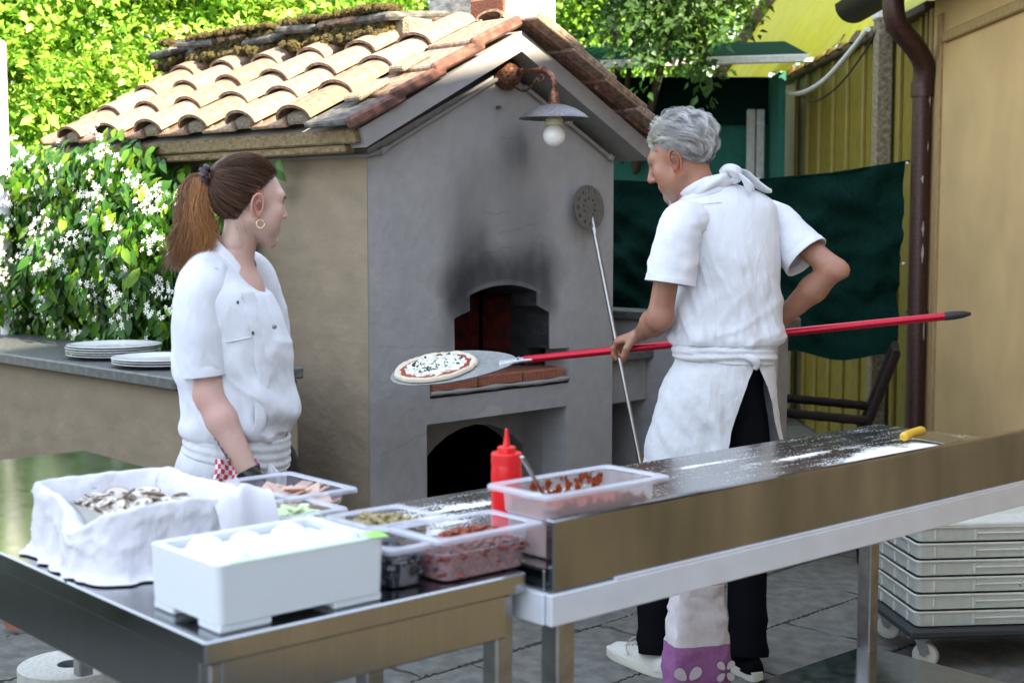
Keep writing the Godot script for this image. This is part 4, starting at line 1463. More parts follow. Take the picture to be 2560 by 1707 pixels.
func flour_maps() -> Array:
	# spilt flour on the long table: colour, metal and roughness, over 1.945 x 0.62 m
	var w := 760
	var h := 240
	var a := Image.create(w, h, false, Image.FORMAT_RGB8)
	var me := Image.create(w, h, false, Image.FORMAT_L8)
	var ro := Image.create(w, h, false, Image.FORMAT_L8)
	var n1 := FastNoiseLite.new()
	n1.seed = 8; n1.frequency = 0.02; n1.fractal_octaves = 4
	var n2 := FastNoiseLite.new()
	n2.seed = 18; n2.frequency = 0.35; n2.fractal_octaves = 2
	var n3 := FastNoiseLite.new()
	n3.seed = 28; n3.frequency = 0.03; n3.fractal_octaves = 3
	var r := RandomNumberGenerator.new()
	r.seed = 5
	# heaps: x, z from the back edge (0..0.62), half sizes, strength
	var heaps := [[0.36, 0.55, 0.05, 0.03, 1.3], [0.52, 0.57, 0.10, 0.02, 1.4], [0.95, 0.52, 0.10, 0.03, 1.5], [1.08, 0.46, 0.07, 0.03, 1.0], [1.26, 0.44, 0.10, 0.03, 1.5], [1.40, 0.34, 0.12, 0.05, 1.2],
		[1.52, 0.30, 0.08, 0.05, 1.4], [1.62, 0.36, 0.12, 0.05, 1.2], [1.75, 0.30, 0.08, 0.07, 1.0], [1.30, 0.2, 0.2, 0.015, 0.7], [0.80, 0.36, 0.10, 0.012, 0.7], [0.62, 0.2, 0.06, 0.01, 0.6], [1.02, 0.12, 0.14, 0.012, 0.65], [0.3, 0.12, 0.3, 0.03, 0.45], [0.1, 0.2, 0.1, 0.1, 0.5]]
	for j in h:
		var z := (j + 0.5) / h * 0.62
		for i in w:
			var x := (i + 0.5) / w * 1.945
			var g := n1.get_noise_2d(i, j * 1.6)
			var s := 0.0
			for q in heaps:
				var dx: float = (x - q[0] + 0.5 * (z - q[1])) / q[2]
				var dz: float = (z - q[1]) / q[3]
				var e: float = dx * dx + dz * dz
				if e < 5.0:
					s += q[4] * exp(-e)
			s = s * (1.0 + 1.2 * g) + 0.15 + 0.26 * n3.get_noise_2d(i * 0.35, j * 2.5)
			var grain := 0.5 + 0.5 * n2.get_noise_2d(i, j) + r.randf_range(-0.25, 0.25)
			var k := clampf((s - grain * 0.75) * 2.2, 0.0, 1.0)
			a.set_pixel(i, j, Color(0.52, 0.52, 0.50).lerp(Color(0.80, 0.80, 0.77), k).linear_to_srgb())
			me.set_pixel(i, j, Color(1.0 - k, 0, 0))
			var q2 := 0.19 + 0.06 * g + k * 0.8
			ro.set_pixel(i, j, Color(q2, 0, 0))
	return [ImageTexture.create_from_image(a), ImageTexture.create_from_image(me), ImageTexture.create_from_image(ro)]


func make_tables() -> void:
	# ---- prep table with the toppings
	var t := thing("prep_table", "stainless steel prep table that carries the topping tubs", "table", TABLE_AT, TABLE_TURN)
	block(t, "top", Vector3(0.315, 0.832, -0.88), Vector3(0.63, 0.036, 1.76), M.steel_top if M.has("steel_top") else M.steel, 0.003)
	for q in [[Vector3(0.315, 0.775, -0.022), Vector3(0.56, 0.078, 0.018)], [Vector3(0.315, 0.775, -1.738), Vector3(0.56, 0.078, 0.018)], [Vector3(0.022, 0.762, -0.88), Vector3(0.018, 0.104, 1.68)], [Vector3(0.608, 0.775, -0.88), Vector3(0.018, 0.078, 1.68)]]:
		block(t, "apron", q[0], q[1], M.steel, 0.003)
	for x in [0.036, 0.594]:
		for z in [-0.036, -1.724]:
			block(t, "leg", Vector3(x, 0.406, z), Vector3(0.04, 0.812, 0.04), M.steel_leg, 0.004)
	# ---- long work table with the upstand
	var w := thing("work_table", "long steel work table dusted with flour, with a raised front upstand and white skirting", "table", TABLE_AT + Basis(Vector3.UP, TABLE_TURN) * Vector3(0.655, 0, 0), TABLE_TURN)
	var maps := flour_maps()
	var fm := mat("floured_steel", lin(1, 1, 1), 1.0, 1.0, {"tex": maps[0], "mtex": maps[1], "rtex": maps[2]})
	var top := MB.new()
	var k0 := top.p(Vector3(0, 0.855, 0.018), Vector2(0, 1))
	top.p(Vector3(1.945, 0.855, 0.018), Vector2(1, 1))
	top.p(Vector3(1.945, 0.855, -0.62), Vector2(1, 0))
	top.p(Vector3(0, 0.855, -0.62), Vector2(0, 0))
	top.quad(k0, k0 + 3, k0 + 2, k0 + 1)
	part(w, "top", top.mesh(), fm)
	block(w, "top_frame", Vector3(0.9725, 0.833, -0.3015), Vector3(1.945, 0.040, 0.637), M.steel, 0.003)
	block(w, "upstand", Vector3(0.9725, 0.8795, 0.030), Vector3(1.945, 0.127, 0.022), M.upstand_steel if M.has("upstand_steel") else M.steel, 0.003)
	block(w, "skirting", Vector3(0.9725, 0.786, 0.040), Vector3(1.965, 0.056, 0.016), M.white_board, 0.002)
	block(w, "skirting", Vector3(-0.006, 0.786, -0.09), Vector3(0.016, 0.056, 0.24), M.white_board, 0.002)
	block(w, "skirting_trim", Vector3(1.05, 0.8165, 0.043), Vector3(1.80, 0.006, 0.008), M.white_board, 0.001)
	for x in [0.05, 1.85]:
		for z in [0.0, -0.575]:
			block(w, "leg", Vector3(x, 0.38, z), Vector3(0.045, 0.76, 0.045), M.steel_leg, 0.004)
	block(w, "lower_shelf", Vector3(0.95, 0.19, -0.30), Vector3(1.86, 0.02, 0.60), M.steel, 0.003)


# rows of numbers, smoothed with a Catmull-Rom curve through them
func smooth_rows(rows: Array, per: int) -> Array:
	var out := []
	for k in rows.size() - 1:
		var a: Array = rows[maxi(k - 1, 0)]
		var b: Array = rows[k]
		var c: Array = rows[k + 1]
		var d: Array = rows[mini(k + 2, rows.size() - 1)]
		for j in per:
			var u := float(j) / per
			var row := []
			for q in b.size():
				row.append(0.5 * (2.0 * b[q] + (c[q] - a[q]) * u + (2.0 * a[q] - 5.0 * b[q] + 4.0 * c[q] - d[q]) * u * u + (3.0 * b[q] - a[q] - 3.0 * c[q] + d[q]) * u * u * u))
			out.append(row)
	out.append(rows[rows.size() - 1])
	return out


# rows: [centre x, y, z, half width, half depth, lift to the right]; fold: Callable(point, angle) -> metres outward
func wrap_cloth(mb: MB, rows: Array, per: int, around: int, fold, from := 0.0, to := TAU, box := 0.9, hem := 0.0) -> void:
	var all := smooth_rows(rows, per)
	var rings := []
	var closed := absf(to - from - TAU) < 0.001
	var n := around if closed else around + 1
	for row in all:
		var ring := PackedVector3Array()
		var f0: float = row[6] if row.size() > 6 else from
		var f1: float = row[7] if row.size() > 7 else to
		for k in n:
			var t: float = lerpf(f0, f1, float(k) / around)
			var s := sin(t)
			var c := cos(t)
			s = signf(s) * pow(absf(s), box)
			c = signf(c) * pow(absf(c), box)
			var at := Vector3(row[0] + row[3] * s, row[1] + row[5] * row[3] * s, row[2] + row[4] * c)
			var d := Vector3(s / maxf(row[3], 0.01), 0, c / maxf(row[4], 0.01)).normalized()
			ring.append(at + d * fold.call(at, t))
		rings.append(ring)
	mb.loft(rings, closed)
	if hem > 0.0:
		# turn the last ring in, so that the cloth shows its thickness and its inside
		var last: PackedVector3Array = rings[rings.size() - 1]
		var prev: PackedVector3Array = rings[rings.size() - 6]
		var mid := Vector3.ZERO
		for q in last:
			mid += q
		mid /= last.size()
		var in1 := PackedVector3Array()
		var in2 := PackedVector3Array()
		for k in last.size():
			var d := (last[k] - mid)
			d.y = 0
			d = d.normalized()
			in1.append(last[k] - d * hem)
			in2.append(prev[k] - d * hem)
		mb.loft([last, in1, in2], closed)


# a sleeve, trouser leg or other limb of cloth
func limb(mb: MB, path: Array, radii: Array, per: int, sides: int, fold, hem := 0.0, flat := 1.0, flat_axis := Vector3.ZERO) -> void:
	var pts := curve(path, per)
	var rr := curve(radii, per)
	var rings := []
	var up := Vector3.ZERO
	var n := pts.size()
	for k in n:
		var d: Vector3 = (pts[mini(k + 1, n - 1)] - pts[maxi(k - 1, 0)]).normalized()
		if up == Vector3.ZERO:
			up = Vector3.BACK if absf(d.z) < 0.9 else Vector3.UP
		var s := d.cross(up).normalized()
		up = s.cross(d).normalized()
		var ring := PackedVector3Array()
		for j in sides:
			var a := TAU * j / sides
			var o: Vector3 = s * cos(a) + up * sin(a)
			if flat != 1.0:
				o -= flat_axis * (o.dot(flat_axis) * (1.0 - flat))
			var at: Vector3 = pts[k] + o * rr[k]
			ring.append(at + o * fold.call(at, a))
		rings.append(ring)
	mb.loft(rings, true)
	if hem > 0.0:
		var last: PackedVector3Array = rings[n - 1]
		var prev: PackedVector3Array = rings[maxi(0, n - 6)]
		var i1 := PackedVector3Array()
		var i2 := PackedVector3Array()
		for j in sides:
			i1.append(last[j].lerp(pts[n - 1], hem))
			i2.append(prev[j].lerp(pts[maxi(0, n - 6)], hem))
		mb.loft([last, i1, i2], true)


# the head in its own axes: z the way the face looks, y up; turned into place by at and turn
# whether hair grows where direction d leaves the skull's middle
func hair_grows(d: Vector3, male: bool) -> bool:
	if d.z > 0.86:
		return false
	if male:
		return d.y > (lerpf(-0.12, 0.40, clampf((d.z - 0.12) / 0.55, 0, 1)) if d.z > 0.12 else lerpf(-0.12, -0.72, clampf((0.05 - d.z) / 0.40, 0, 1)))
	return d.y > (lerpf(-0.02, 0.60, clampf((d.z - 0.15) / 0.60, 0, 1)) if d.z > 0.15 else lerpf(-0.02, -0.92, clampf((0.10 - d.z) / 0.42, 0, 1)))


func head_mesh(mb: MB, at: Vector3, turn: Basis, tone: Color, male: bool, size := 1.0) -> void:
	var f := Field.new(Vector3(-0.11, -0.16, -0.14), Vector3(0.11, 0.15, 0.15), 0.0042)
	f.ball(Vector3(0, 0.035, -0.015), Vector3(0.075, 0.087, 0.096), 0.01)
	f.bone(Vector3(0, 0.01, 0.038), Vector3(0, -0.07, 0.045), 0.056, 0.038, 0.03)
	var jw := 0.054 if male else 0.049
	for s in [-1, 1]:
		f.bone(Vector3(s * jw, -0.045, 0.0), Vector3(s * 0.016, -0.100, 0.064), 0.021, 0.017, 0.025)
		f.ball(Vector3(s * 0.042, -0.020, 0.056), Vector3(0.026, 0.026, 0.026), 0.025)
		f.ball(Vector3(s * 0.036, -0.052, 0.046), Vector3(0.026, 0.030, 0.030), 0.03)
		f.bone(Vector3(s * 0.012, 0.030, 0.083), Vector3(s * 0.045, 0.028, 0.066), 0.013, 0.012, 0.018)
	f.ball(Vector3(0, -0.101, 0.066), Vector3(0.021, 0.018, 0.018), 0.02)
	f.bone(Vector3(0, 0.022, 0.088), Vector3(0, -0.025, 0.112 if male else 0.1045), 0.0085 if male else 0.0075, 0.012 if male else 0.0098, 0.012)
	for s in [-1, 1]:
		f.ball(Vector3(s * 0.010, -0.031, 0.098 if male else 0.094), Vector3(0.009, 0.008, 0.010) if male else Vector3(0.008, 0.007, 0.009), 0.008)
		f.ball(Vector3(s * 0.033, 0.008, 0.094), Vector3(0.016, 0.010, 0.012), 0.012, Basis(), true)
		f.ball(Vector3(s * 0.032, 0.007, 0.074), Vector3(0.0125, 0.0115, 0.0125), 0.003)
	f.bone(Vector3(-0.016, -0.0605, 0.084), Vector3(0.016, -0.0605, 0.084), 0.006, 0.006, 0.010)
	f.bone(Vector3(-0.015, -0.0705, 0.082), Vector3(0.015, -0.0705, 0.082), 0.007, 0.007, 0.010)
	f.bone(Vector3(-0.02, -0.0655, 0.096), Vector3(0.02, -0.0655, 0.096), 0.0035, 0.0035, 0.006, Vector3.ZERO, 1.0, true)
	for s in [-1, 1]:
		var tl := Basis(Vector3.UP, s * 0.35)
		f.ball(Vector3(s * 0.078, -0.004, -0.008), Vector3(0.006, 0.027, 0.016), 0.006, tl)
		f.ball(Vector3(s * 0.078, -0.030, 0.001), Vector3(0.006, 0.011, 0.009), 0.006)
	# neck stub, carried on by the body's own neck
	f.bone(Vector3(0, -0.05, -0.022), Vector3(0, -0.115, -0.032), 0.055 if male else 0.046, 0.052 if male else 0.043, 0.03)
	var lip := Color(tone.r * 0.95, tone.g * 0.55, tone.b * 0.52) if not male else Color(tone.r * 0.9, tone.g * 0.66, tone.b * 0.6)
	var brow := Color(0.09, 0.055, 0.035) if not male else Color(0.30, 0.29, 0.28)
	var paint := func(q: Vector3) -> Color:
		var c := tone
		var rosy := clampf(1.0 - (q - Vector3(signf(q.x) * 0.045, -0.03, 0.07)).length() / 0.035, 0, 1)
		c = c.lerp(Color(tone.r * 1.02, tone.g * 0.72, tone.b * 0.68), rosy * 0.6)
		if absf(q.x) > 0.072 and absf(q.y + 0.005) < 0.045 and q.z < 0.03:
			c = Color(tone.r * 1.0, tone.g * 0.72, tone.b * 0.66)
			if Vector2((q.y + 0.008) / 0.013, (q.z + 0.004) / 0.0085).length() < 1.0:
				c = Color(tone.r * 0.45, tone.g * 0.25, tone.b * 0.22)  # shade painted into the hollow of the ear
		if absf(q.y + 0.0655) < 0.010 and q.z > 0.078 and absf(q.x) < 0.024:
			c = lip
		if absf(q.y - 0.030 + 3.0 * q.x * q.x) < 0.0045 and q.z > 0.05 and absf(q.x) > 0.012 and absf(q.x) < 0.05:
			c = brow
		if absf(q.y - 0.009) < 0.0028 and q.z > 0.062 and absf(absf(q.x) - 0.033) < 0.015:
			c = Color(0.06, 0.035, 0.025)
		if male and q.z > 0.045 and q.y < -0.078:
			c = tone.lerp(Color(0.34, 0.31, 0.28), 0.4)
		elif male and q.z > 0.08 and absf(q.y + 0.050) < 0.007 and absf(q.x) < 0.03:
			c = tone.lerp(Color(0.34, 0.31, 0.28), 0.35)
		return c
	var scalp := Color(0.20, 0.19, 0.18) if male else Color(0.030, 0.017, 0.011)
	var coloured := func(q: Vector3) -> Color:
		var d := (q - Vector3(0, 0.037, -0.017)) / Vector3(0.08, 0.092, 0.1)
		if absf(q.x) < 0.074 and q.y > -0.052 and d.length() > 0.8 and hair_grows(d.normalized(), male):
			return scalp
		return paint.call(q)
	var k0 := mb.v.size()
	f.net(mb, coloured)
	# the rims of the ears
	mb.col = Color(tone.r * 1.0, tone.g * 0.76, tone.b * 0.70)
	for s in [-1, 1]:
		var rim := []
		var fold_in := []
		for k in 22:
			var a := lerpf(-0.75, 4.35, k / 21.0)
			var ry := 0.0305 if a < PI else lerpf(0.0305, 0.038, (a - PI) / 1.2)
			rim.append(Vector3(s * (0.0845 + 0.006 * sin(a * 0.8)), -0.006 + sin(a) * ry, -0.010 + cos(a) * 0.0175))
		mb.tube(rim, 0.0037, 8)
		for k in 12:
			var a := lerpf(0.3, 3.9, k / 11.0)
			fold_in.append(Vector3(s * 0.0835, -0.003 + sin(a) * 0.018, -0.009 + cos(a) * 0.0095))
		mb.tube(fold_in, 0.0026, 6)
		mb.tube([Vector3(s * 0.079, -0.012, 0.010), Vector3(s * 0.083, -0.016, 0.007), Vector3(s * 0.080, -0.022, 0.006)], 0.0042, 6)
	for k in range(k0, mb.v.size()):
		mb.v[k] = at + turn * (mb.v[k] * size)


# a hand: palm from the wrist along dir, palm facing down; curl per finger; spread sideways along side
func hand_mesh(mb: MB, wrist: Vector3, dir: Vector3, palm: Vector3, thumb_side: float, curl: Array, tone: Color, cell := 0.0038, thumb_curl := 0.5) -> void:
	var y := -palm.normalized()          # back of the hand
	var z := dir.normalized()
	var x := y.cross(z).normalized()
	y = z.cross(x).normalized()
	var b := Basis(x, y, z)
	var f := Field.new(Vector3(-0.085, -0.11, -0.04), Vector3(0.085, 0.045, 0.22), cell)
	f.bone(Vector3(0, 0, -0.03), Vector3(0, 0, 0.01), 0.027, 0.027, 0.01, Vector3.UP, 0.75)
	f.bone(Vector3(-0.018, 0, 0.02), Vector3(-0.026, 0, 0.078), 0.020, 0.018, 0.015, Vector3.UP, 0.72)
	f.bone(Vector3(0.018, 0, 0.02), Vector3(0.026, 0, 0.078), 0.020, 0.018, 0.015, Vector3.UP, 0.72)
	f.bone(Vector3(0, 0.001, 0.02), Vector3(0, 0.002, 0.082), 0.021, 0.019, 0.012, Vector3.UP, 0.72)
	var lens := [0.070, 0.080, 0.074, 0.058]
	for k in 4:
		var fx := thumb_side * (0.031 - 0.0205 * k)
		var p := Vector3(fx, 0.0, 0.080 - 0.004 * absf(k - 1.2))
		var a: float = 0.0
		var r := 0.0096 - 0.0005 * k
		for j in 3:
			a += curl[k] * [0.9, 1.15, 0.8][j]
			var l: float = lens[k] * [0.46, 0.30, 0.24][j]
			var q := p + Vector3(fx * 0.02, -sin(a), cos(a)) * l
			f.bone(p, q, r, r - 0.0008, 0.004)
			f.ball(p, Vector3.ONE * (r + 0.0008), 0.003)
			p = q
			r -= 0.0008
	var tp := Vector3(thumb_side * 0.026, -0.006, 0.022)
	var ta := Vector3(thumb_side * 0.75, -0.35 - 0.4 * thumb_curl, 0.62).normalized()
	var t1 := tp + ta * 0.038
	var t2 := t1 + Vector3(thumb_side * (0.45 - 0.6 * thumb_curl), -0.45 - 0.3 * thumb_curl, 0.75).normalized() * 0.032
	var t3 := t2 + Vector3(thumb_side * (0.25 - 0.9 * thumb_curl), -0.5 - 0.3 * thumb_curl, 0.7).normalized() * 0.024
	f.bone(tp, t1, 0.0155, 0.0125, 0.012)
	f.bone(t1, t2, 0.0122, 0.0110, 0.005)
	f.bone(t2, t3, 0.0108, 0.0090, 0.004)
	var k0 := mb.v.size()
	var red := Color(tone.r * 1.0, tone.g * 0.80, tone.b * 0.76)
	f.net(mb, func(q: Vector3) -> Color: return red if q.z > 0.07 else tone)
	for k in range(k0, mb.v.size()):
		mb.v[k] = wrist + b * mb.v[k]


# one lock of hair: a thin three sided strand that keeps its colour
func lock(mb: MB, pts: Array, r: float, col: Color) -> void:
	mb.col = col
	var rings := []
	var n := pts.size()
	for k in n:
		var d: Vector3 = (pts[mini(k + 1, n - 1)] - pts[maxi(k - 1, 0)]).normalized()
		var s := d.cross(Vector3(0.31, 0.87, 0.38)).normalized()
		var u := s.cross(d)
		var rr := r * (1.0 - 0.75 * pow(float(k) / (n - 1), 2.0))
		rings.append(PackedVector3Array([pts[k] + s * rr, pts[k] - s * rr * 0.5 + u * rr * 0.6, pts[k] - s * rr * 0.5 - u * rr * 0.6]))
	mb.loft(rings, true)


func folds(rseed: int, freq: float) -> FastNoiseLite:
	var n := FastNoiseLite.new()
	n.seed = rseed
	n.frequency = freq
	n.fractal_octaves = 3
	return n


# narrow pulled creases: 0 between them, 1 on their crest
func crease(n: FastNoiseLite, x: float, y: float, sharp := 5.0) -> float:
	return pow(1.0 - absf(n.get_noise_2d(x, y)), sharp * 3.0)


# the point of a wrapped cloth that faces the camera at x, y
func cloth_point(rows: Array, x: float, y: float, off: float) -> Vector3:
	var best: Array = rows[0]
	for q in rows:
		if absf(q[1] - y) < absf(best[1] - y):
			best = q
	var e := clampf(absf(x - best[0]) / best[3], 0.0, 0.98)
	return Vector3(x, y, best[2] + best[4] * pow(1.0 - pow(e, 2.2), 0.45) + off)


func shoe(parent: Node, called: String, heel: Vector3, toe: Vector3, upper: Material, dark: bool) -> void:
	var z := (toe - heel)
	var l := z.length()
	z = z.normalized()
	var x := Vector3.UP.cross(z).normalized()
	var b := Basis(x, Vector3.UP, z)
	var m := MB.new()
	var rings := []
	# stations from heel to toe: position, half width, top height
	var st := [[0.0, 0.020, 0.060], [0.02, 0.034, 0.085], [0.07, 0.037, 0.095], [0.12, 0.038, 0.092], [0.17, 0.042, 0.078], [0.21, 0.046, 0.064], [0.25, 0.046, 0.056], [0.28, 0.038, 0.048], [0.297, 0.022, 0.036], [0.303, 0.006, 0.024]]
	for q in smooth_rows(st, 3):
		var ring := PackedVector3Array()
		for k in 20:
			var a := TAU * k / 20.0
			var yy: float = 0.024 + (q[2] - 0.024) * maxf(0.0, sin(a))
			var ww: float = q[1] * cos(a) * (1.0 if sin(a) < 0.2 else 1.0 - 0.45 * pow(maxf(0.0, sin(a)), 2.0))
			ring.append(Vector3(ww, yy if sin(a) > 0 else 0.022, q[0] * l / 0.303))
		rings.append(ring)
	m.loft(rings, true, 3)
	var o := part(parent, called, m.mesh(), upper, heel, b)
	var s := MB.new()
	var r1 := PackedVector3Array()
	var r2 := PackedVector3Array()
	var r3 := PackedVector3Array()
	for k in 40:
		var a := TAU * k / 40.0
		var zz := 0.1515 - 0.158 * cos(a)
		var ww := 0.047 * pow(absf(sin(a)), 0.55) * signf(sin(a)) * (0.84 + 0.22 * clampf(zz / 0.3, 0, 1))
		r1.append(Vector3(ww * 0.98, 0.0, zz * l / 0.303))
		r2.append(Vector3(ww * 1.04, 0.012, zz * l / 0.303))
		r3.append(Vector3(ww, 0.030, zz * l / 0.303))
	s.loft([r1, r2, r3], true, 3)
	part(o, "sole", s.mesh(), M.shoe_sole)
	if not dark:
		for k in 5:
			var lp := []
			for j in 7:
				var a := PI * (0.18 + 0.64 * j / 6.0)
				lp.append(Vector3(0.026 * cos(a), 0.072 - 0.006 * k + 0.018 * sin(a), 0.125 + 0.019 * k))
			tube_part(o, "lace", lp, 0.0028, M.lace, 6)
		for sx in [-1, 1]:
			tube_part(o, "lace_end", curve([Vector3(0.0, 0.096, 0.13), Vector3(sx * 0.025, 0.10, 0.15), Vector3(sx * 0.042, 0.07, 0.165), Vector3(sx * 0.047, 0.045, 0.15)], 4), 0.0026, M.lace, 6)
	var tongue := MB.new()
	tongue.lathe([Vector2(0.036, 0.0), Vector2(0.034, 0.02), Vector2(0.030, 0.032), Vector2(0.026, 0.028), Vector2(0.024, 0.0)], 20, Vector3(0, 0.082, 0.072), false, Basis(Vector3.RIGHT, 0.15), Vector3(1, 1, 1.25))
	part(o, "ankle_collar", tongue.mesh(), M.shoe_leather if not dark else M.black_cloth)


func make_man() -> void:
	var o := thing("person", "grey haired person in white shirt, neckerchief and apron holding the red handled peel", "person", MAN_AT)
	var n1 := folds(3, 6.0)
	var n2 := folds(4, 14.0)
	var tan_skin := Color(0.40, 0.20, 0.125)
	# joints
	var l_sh := Vector3(-0.135, 1.45, 0.10)
	var l_el := Vector3(-0.178, 1.15, 0.05)
	var l_wr := Vector3(-0.212, 1.078, -0.215)
	var r_sh := Vector3(0.203, 1.465, -0.12)
	var r_el := Vector3(0.385, 1.305, 0.02)
	var r_wr := Vector3(0.235, 1.115, -0.16)
	var neck := Vector3(-0.005, 1.50, -0.03)
	var head_at := Vector3(-0.108, 1.655, -0.03)
	# ---- body: one skin from neck to feet
	var body := MB.new()
	body.tinted = true
	var f := Field.new(Vector3(-0.36, 0.02, -0.32), Vector3(0.50, 1.68, 0.26), 0.0125)
	f.bone(neck + Vector3(-0.075, 0.06, -0.005), neck + Vector3(0.02, -0.03, 0), 0.056, 0.062, 0.03)
	f.bone(Vector3(0.02, 1.40, -0.03), Vector3(0.04, 1.10, -0.03), 0.075, 0.07, 0.03)
	f.bone(l_sh.lerp(r_sh, 0.12), r_sh.lerp(l_sh, 0.12), 0.03, 0.03, 0.02)
	f.bone(l_sh, l_el, 0.040, 0.041, 0.02)
	f.bone(l_el, l_el.lerp(l_wr, 0.35), 0.041, 0.043, 0.02)
	f.bone(l_el.lerp(l_wr, 0.35), l_wr, 0.043, 0.027, 0.02)
	f.bone(r_sh, r_el, 0.044, 0.037, 0.015)
	f.bone(r_el, r_el.lerp(r_wr, 0.35), 0.037, 0.044, 0.015)
	f.bone(r_el.lerp(r_wr, 0.35), r_wr, 0.044, 0.028, 0.02)
	f.ball(r_el + Vector3(0.024, -0.006, 0.016), Vector3(0.024, 0.024, 0.024), 0.02)
	f.ball(l_el + Vector3(0.014, 0.0, 0.026), Vector3(0.024, 0.026, 0.022), 0.02)
	f.bone(Vector3(0.03, 1.08, -0.02), Vector3(0.02, 0.92, -0.01), 0.07, 0.07, 0.03)
	f.bone(Vector3(-0.06, 0.92, 0.0), Vector3(-0.165, 0.50, 0.01), 0.055, 0.045, 0.02)
	f.bone(Vector3(-0.165, 0.50, 0.01), Vector3(-0.187, 0.10, 0.09), 0.045, 0.034, 0.03)
	f.bone(Vector3(0.09, 0.92, 0.0), Vector3(0.115, 0.50, 0.02), 0.055, 0.045, 0.02)
	f.bone(Vector3(0.115, 0.50, 0.02), Vector3(0.105, 0.10, 0.115), 0.045, 0.034, 0.03)
	var weather := func(q: Vector3) -> Color:
		var k := 0.22 * n2.get_noise_3dv(q * 1.5)
		var c := tan_skin.lerp(Color(0.42, 0.19, 0.12), clampf(0.5 + n1.get_noise_3dv(q * 2.0), 0, 1))
		return Color(c.r + k * 0.3, c.g + k * 0.2, c.b + k * 0.15)
	f.net(body, weather)
	var face := Vector3(-0.86, -0.34, -0.40).normalized()
	var hx := Vector3.UP.cross(face).normalized()
	var hb := Basis(hx, face.cross(hx).normalized(), face)
	head_mesh(body, head_at, hb, Color(0.40, 0.19, 0.115), true, 1.03)
	# left hand closes on the peel; right hand rests on the hip
	hand_mesh(body, l_wr + (l_wr - l_el).normalized() * 0.012, Vector3(-0.70, -0.26, -0.45), Vector3(0.25, -0.9, 0.0), 1.0, [0.62, 0.9, 0.95, 1.0], tan_skin, 0.004, 0.9)
	hand_mesh(body, r_wr, Vector3(-0.80, -0.30, -0.2), Vector3(-0.2, -0.5, 0.8), 1.0, [0.6, 0.65, 0.7, 0.75], tan_skin, 0.005, 0.3)
	part(o, "body", body.mesh(), M.skin)
	# ---- hair: combed back from the forehead, full at the crown, short at the nape
	var hair := MB.new()
	hair.tinted = true
	var r := RandomNumberGenerator.new()
	r.seed = 91
	var hc := Vector3(0, 0.037, -0.018)
	var hr := Vector3(0.080, 0.092, 0.101)
	for cl in 330:
		var d0 := Vector3(r.randfn(), r.randfn(), r.randfn()).normalized()
		if not hair_grows(d0, true):
			continue
		var clump := Vector3(n1.get_noise_3dv(d0 * 0.45), n1.get_noise_3dv(d0 * 0.45 + Vector3(5, 0, 0)), n1.get_noise_3dv(d0 * 0.45 + Vector3(0, 5, 0)))
		var lift := r.randf_range(0.006, 0.036) * (0.30 + 0.80 * clampf(d0.y + 0.30, 0, 1)) * (1.0 - 0.5 * clampf(d0.z, 0, 1))
		var flow := Vector3(0.35, -0.45 - 0.5 * (1.0 - clampf(d0.y, 0, 1)), -1.0) + clump * 1.0 + Vector3(r.randf_range(-0.3, 0.3), r.randf_range(-0.2, 0.2), r.randf_range(-0.15, 0.15))
		if d0.z > 0.40:
			flow = Vector3(0.55, 0.10, -0.30) + clump * 0.8 + Vector3(r.randf_range(-0.3, 0.3), 0, r.randf_range(-0.3, 0.3))
		var length := r.randf_range(0.055, 0.10) * (1.0 if d0.y > -0.1 else 0.65)
		var base := r.randf_range(0.34, 0.66) + 0.3 * clump.x
		var front := clampf((d0.z - 0.1) * 1.2, 0, 1)
		for st in 40:
			var d := (d0 + Vector3(r.randfn(), r.randfn(), r.randfn()) * 0.085).normalized()
			if not hair_grows(d, true):
				continue
			var p := hc + d * hr
			var off := (d - d0) * 0.09
			var lay := lift * r.randf_range(0.45, 1.1)
			var pts := []
			for j in 7:
				var u := j / 6.0
				var rel := (p - hc) / hr
				var want := 1.0 + (lay * sin(minf(u * 1.25, 1.0) * PI * 0.86) + 0.002) / 0.09
				p = hc + rel.normalized() * want * hr
				pts.append(head_at + hb * ((p - off * (0.55 * u * u)) * 1.03))
				var nrm := (rel / hr).normalized()
				var t := flow - nrm * flow.dot(nrm)
				p += (t.normalized() + Vector3(0, -0.35 * u, 0)) * (length / 6.0)
			var tone := clampf(base * r.randf_range(0.7, 1.25), 0.08, 0.86)
			# the hair of the nape has kept its dark colour in most locks
			if d0.y < -0.2 and cl % 3 != 0:
				tone = r.randf_range(0.10, 0.26)
			lock(hair, pts, r.randf_range(0.0005, 0.0010), Color(tone, tone * 0.985, tone * lerpf(0.955, 0.80, front)))
	for k in 26:
		var p := head_at + hb * (Vector3(r.randf_range(-0.03, 0.03), 0.125, r.randf_range(-0.06, 0.03)))
		var dd := hb * Vector3(r.randf_range(-0.5, 0.5), 1.0, r.randf_range(-0.9, 0.2)).normalized()
		lock(hair, [p, p + dd * 0.014, p + dd * 0.026 + Vector3(0.003, 0, 0), p + dd * 0.036 + Vector3(0.009, -0.002, 0)], 0.0008, Color(0.6, 0.6, 0.58))
	part(o, "hair", hair.mesh(), M.hair)
	var beard := MB.new()
	beard.tinted = true
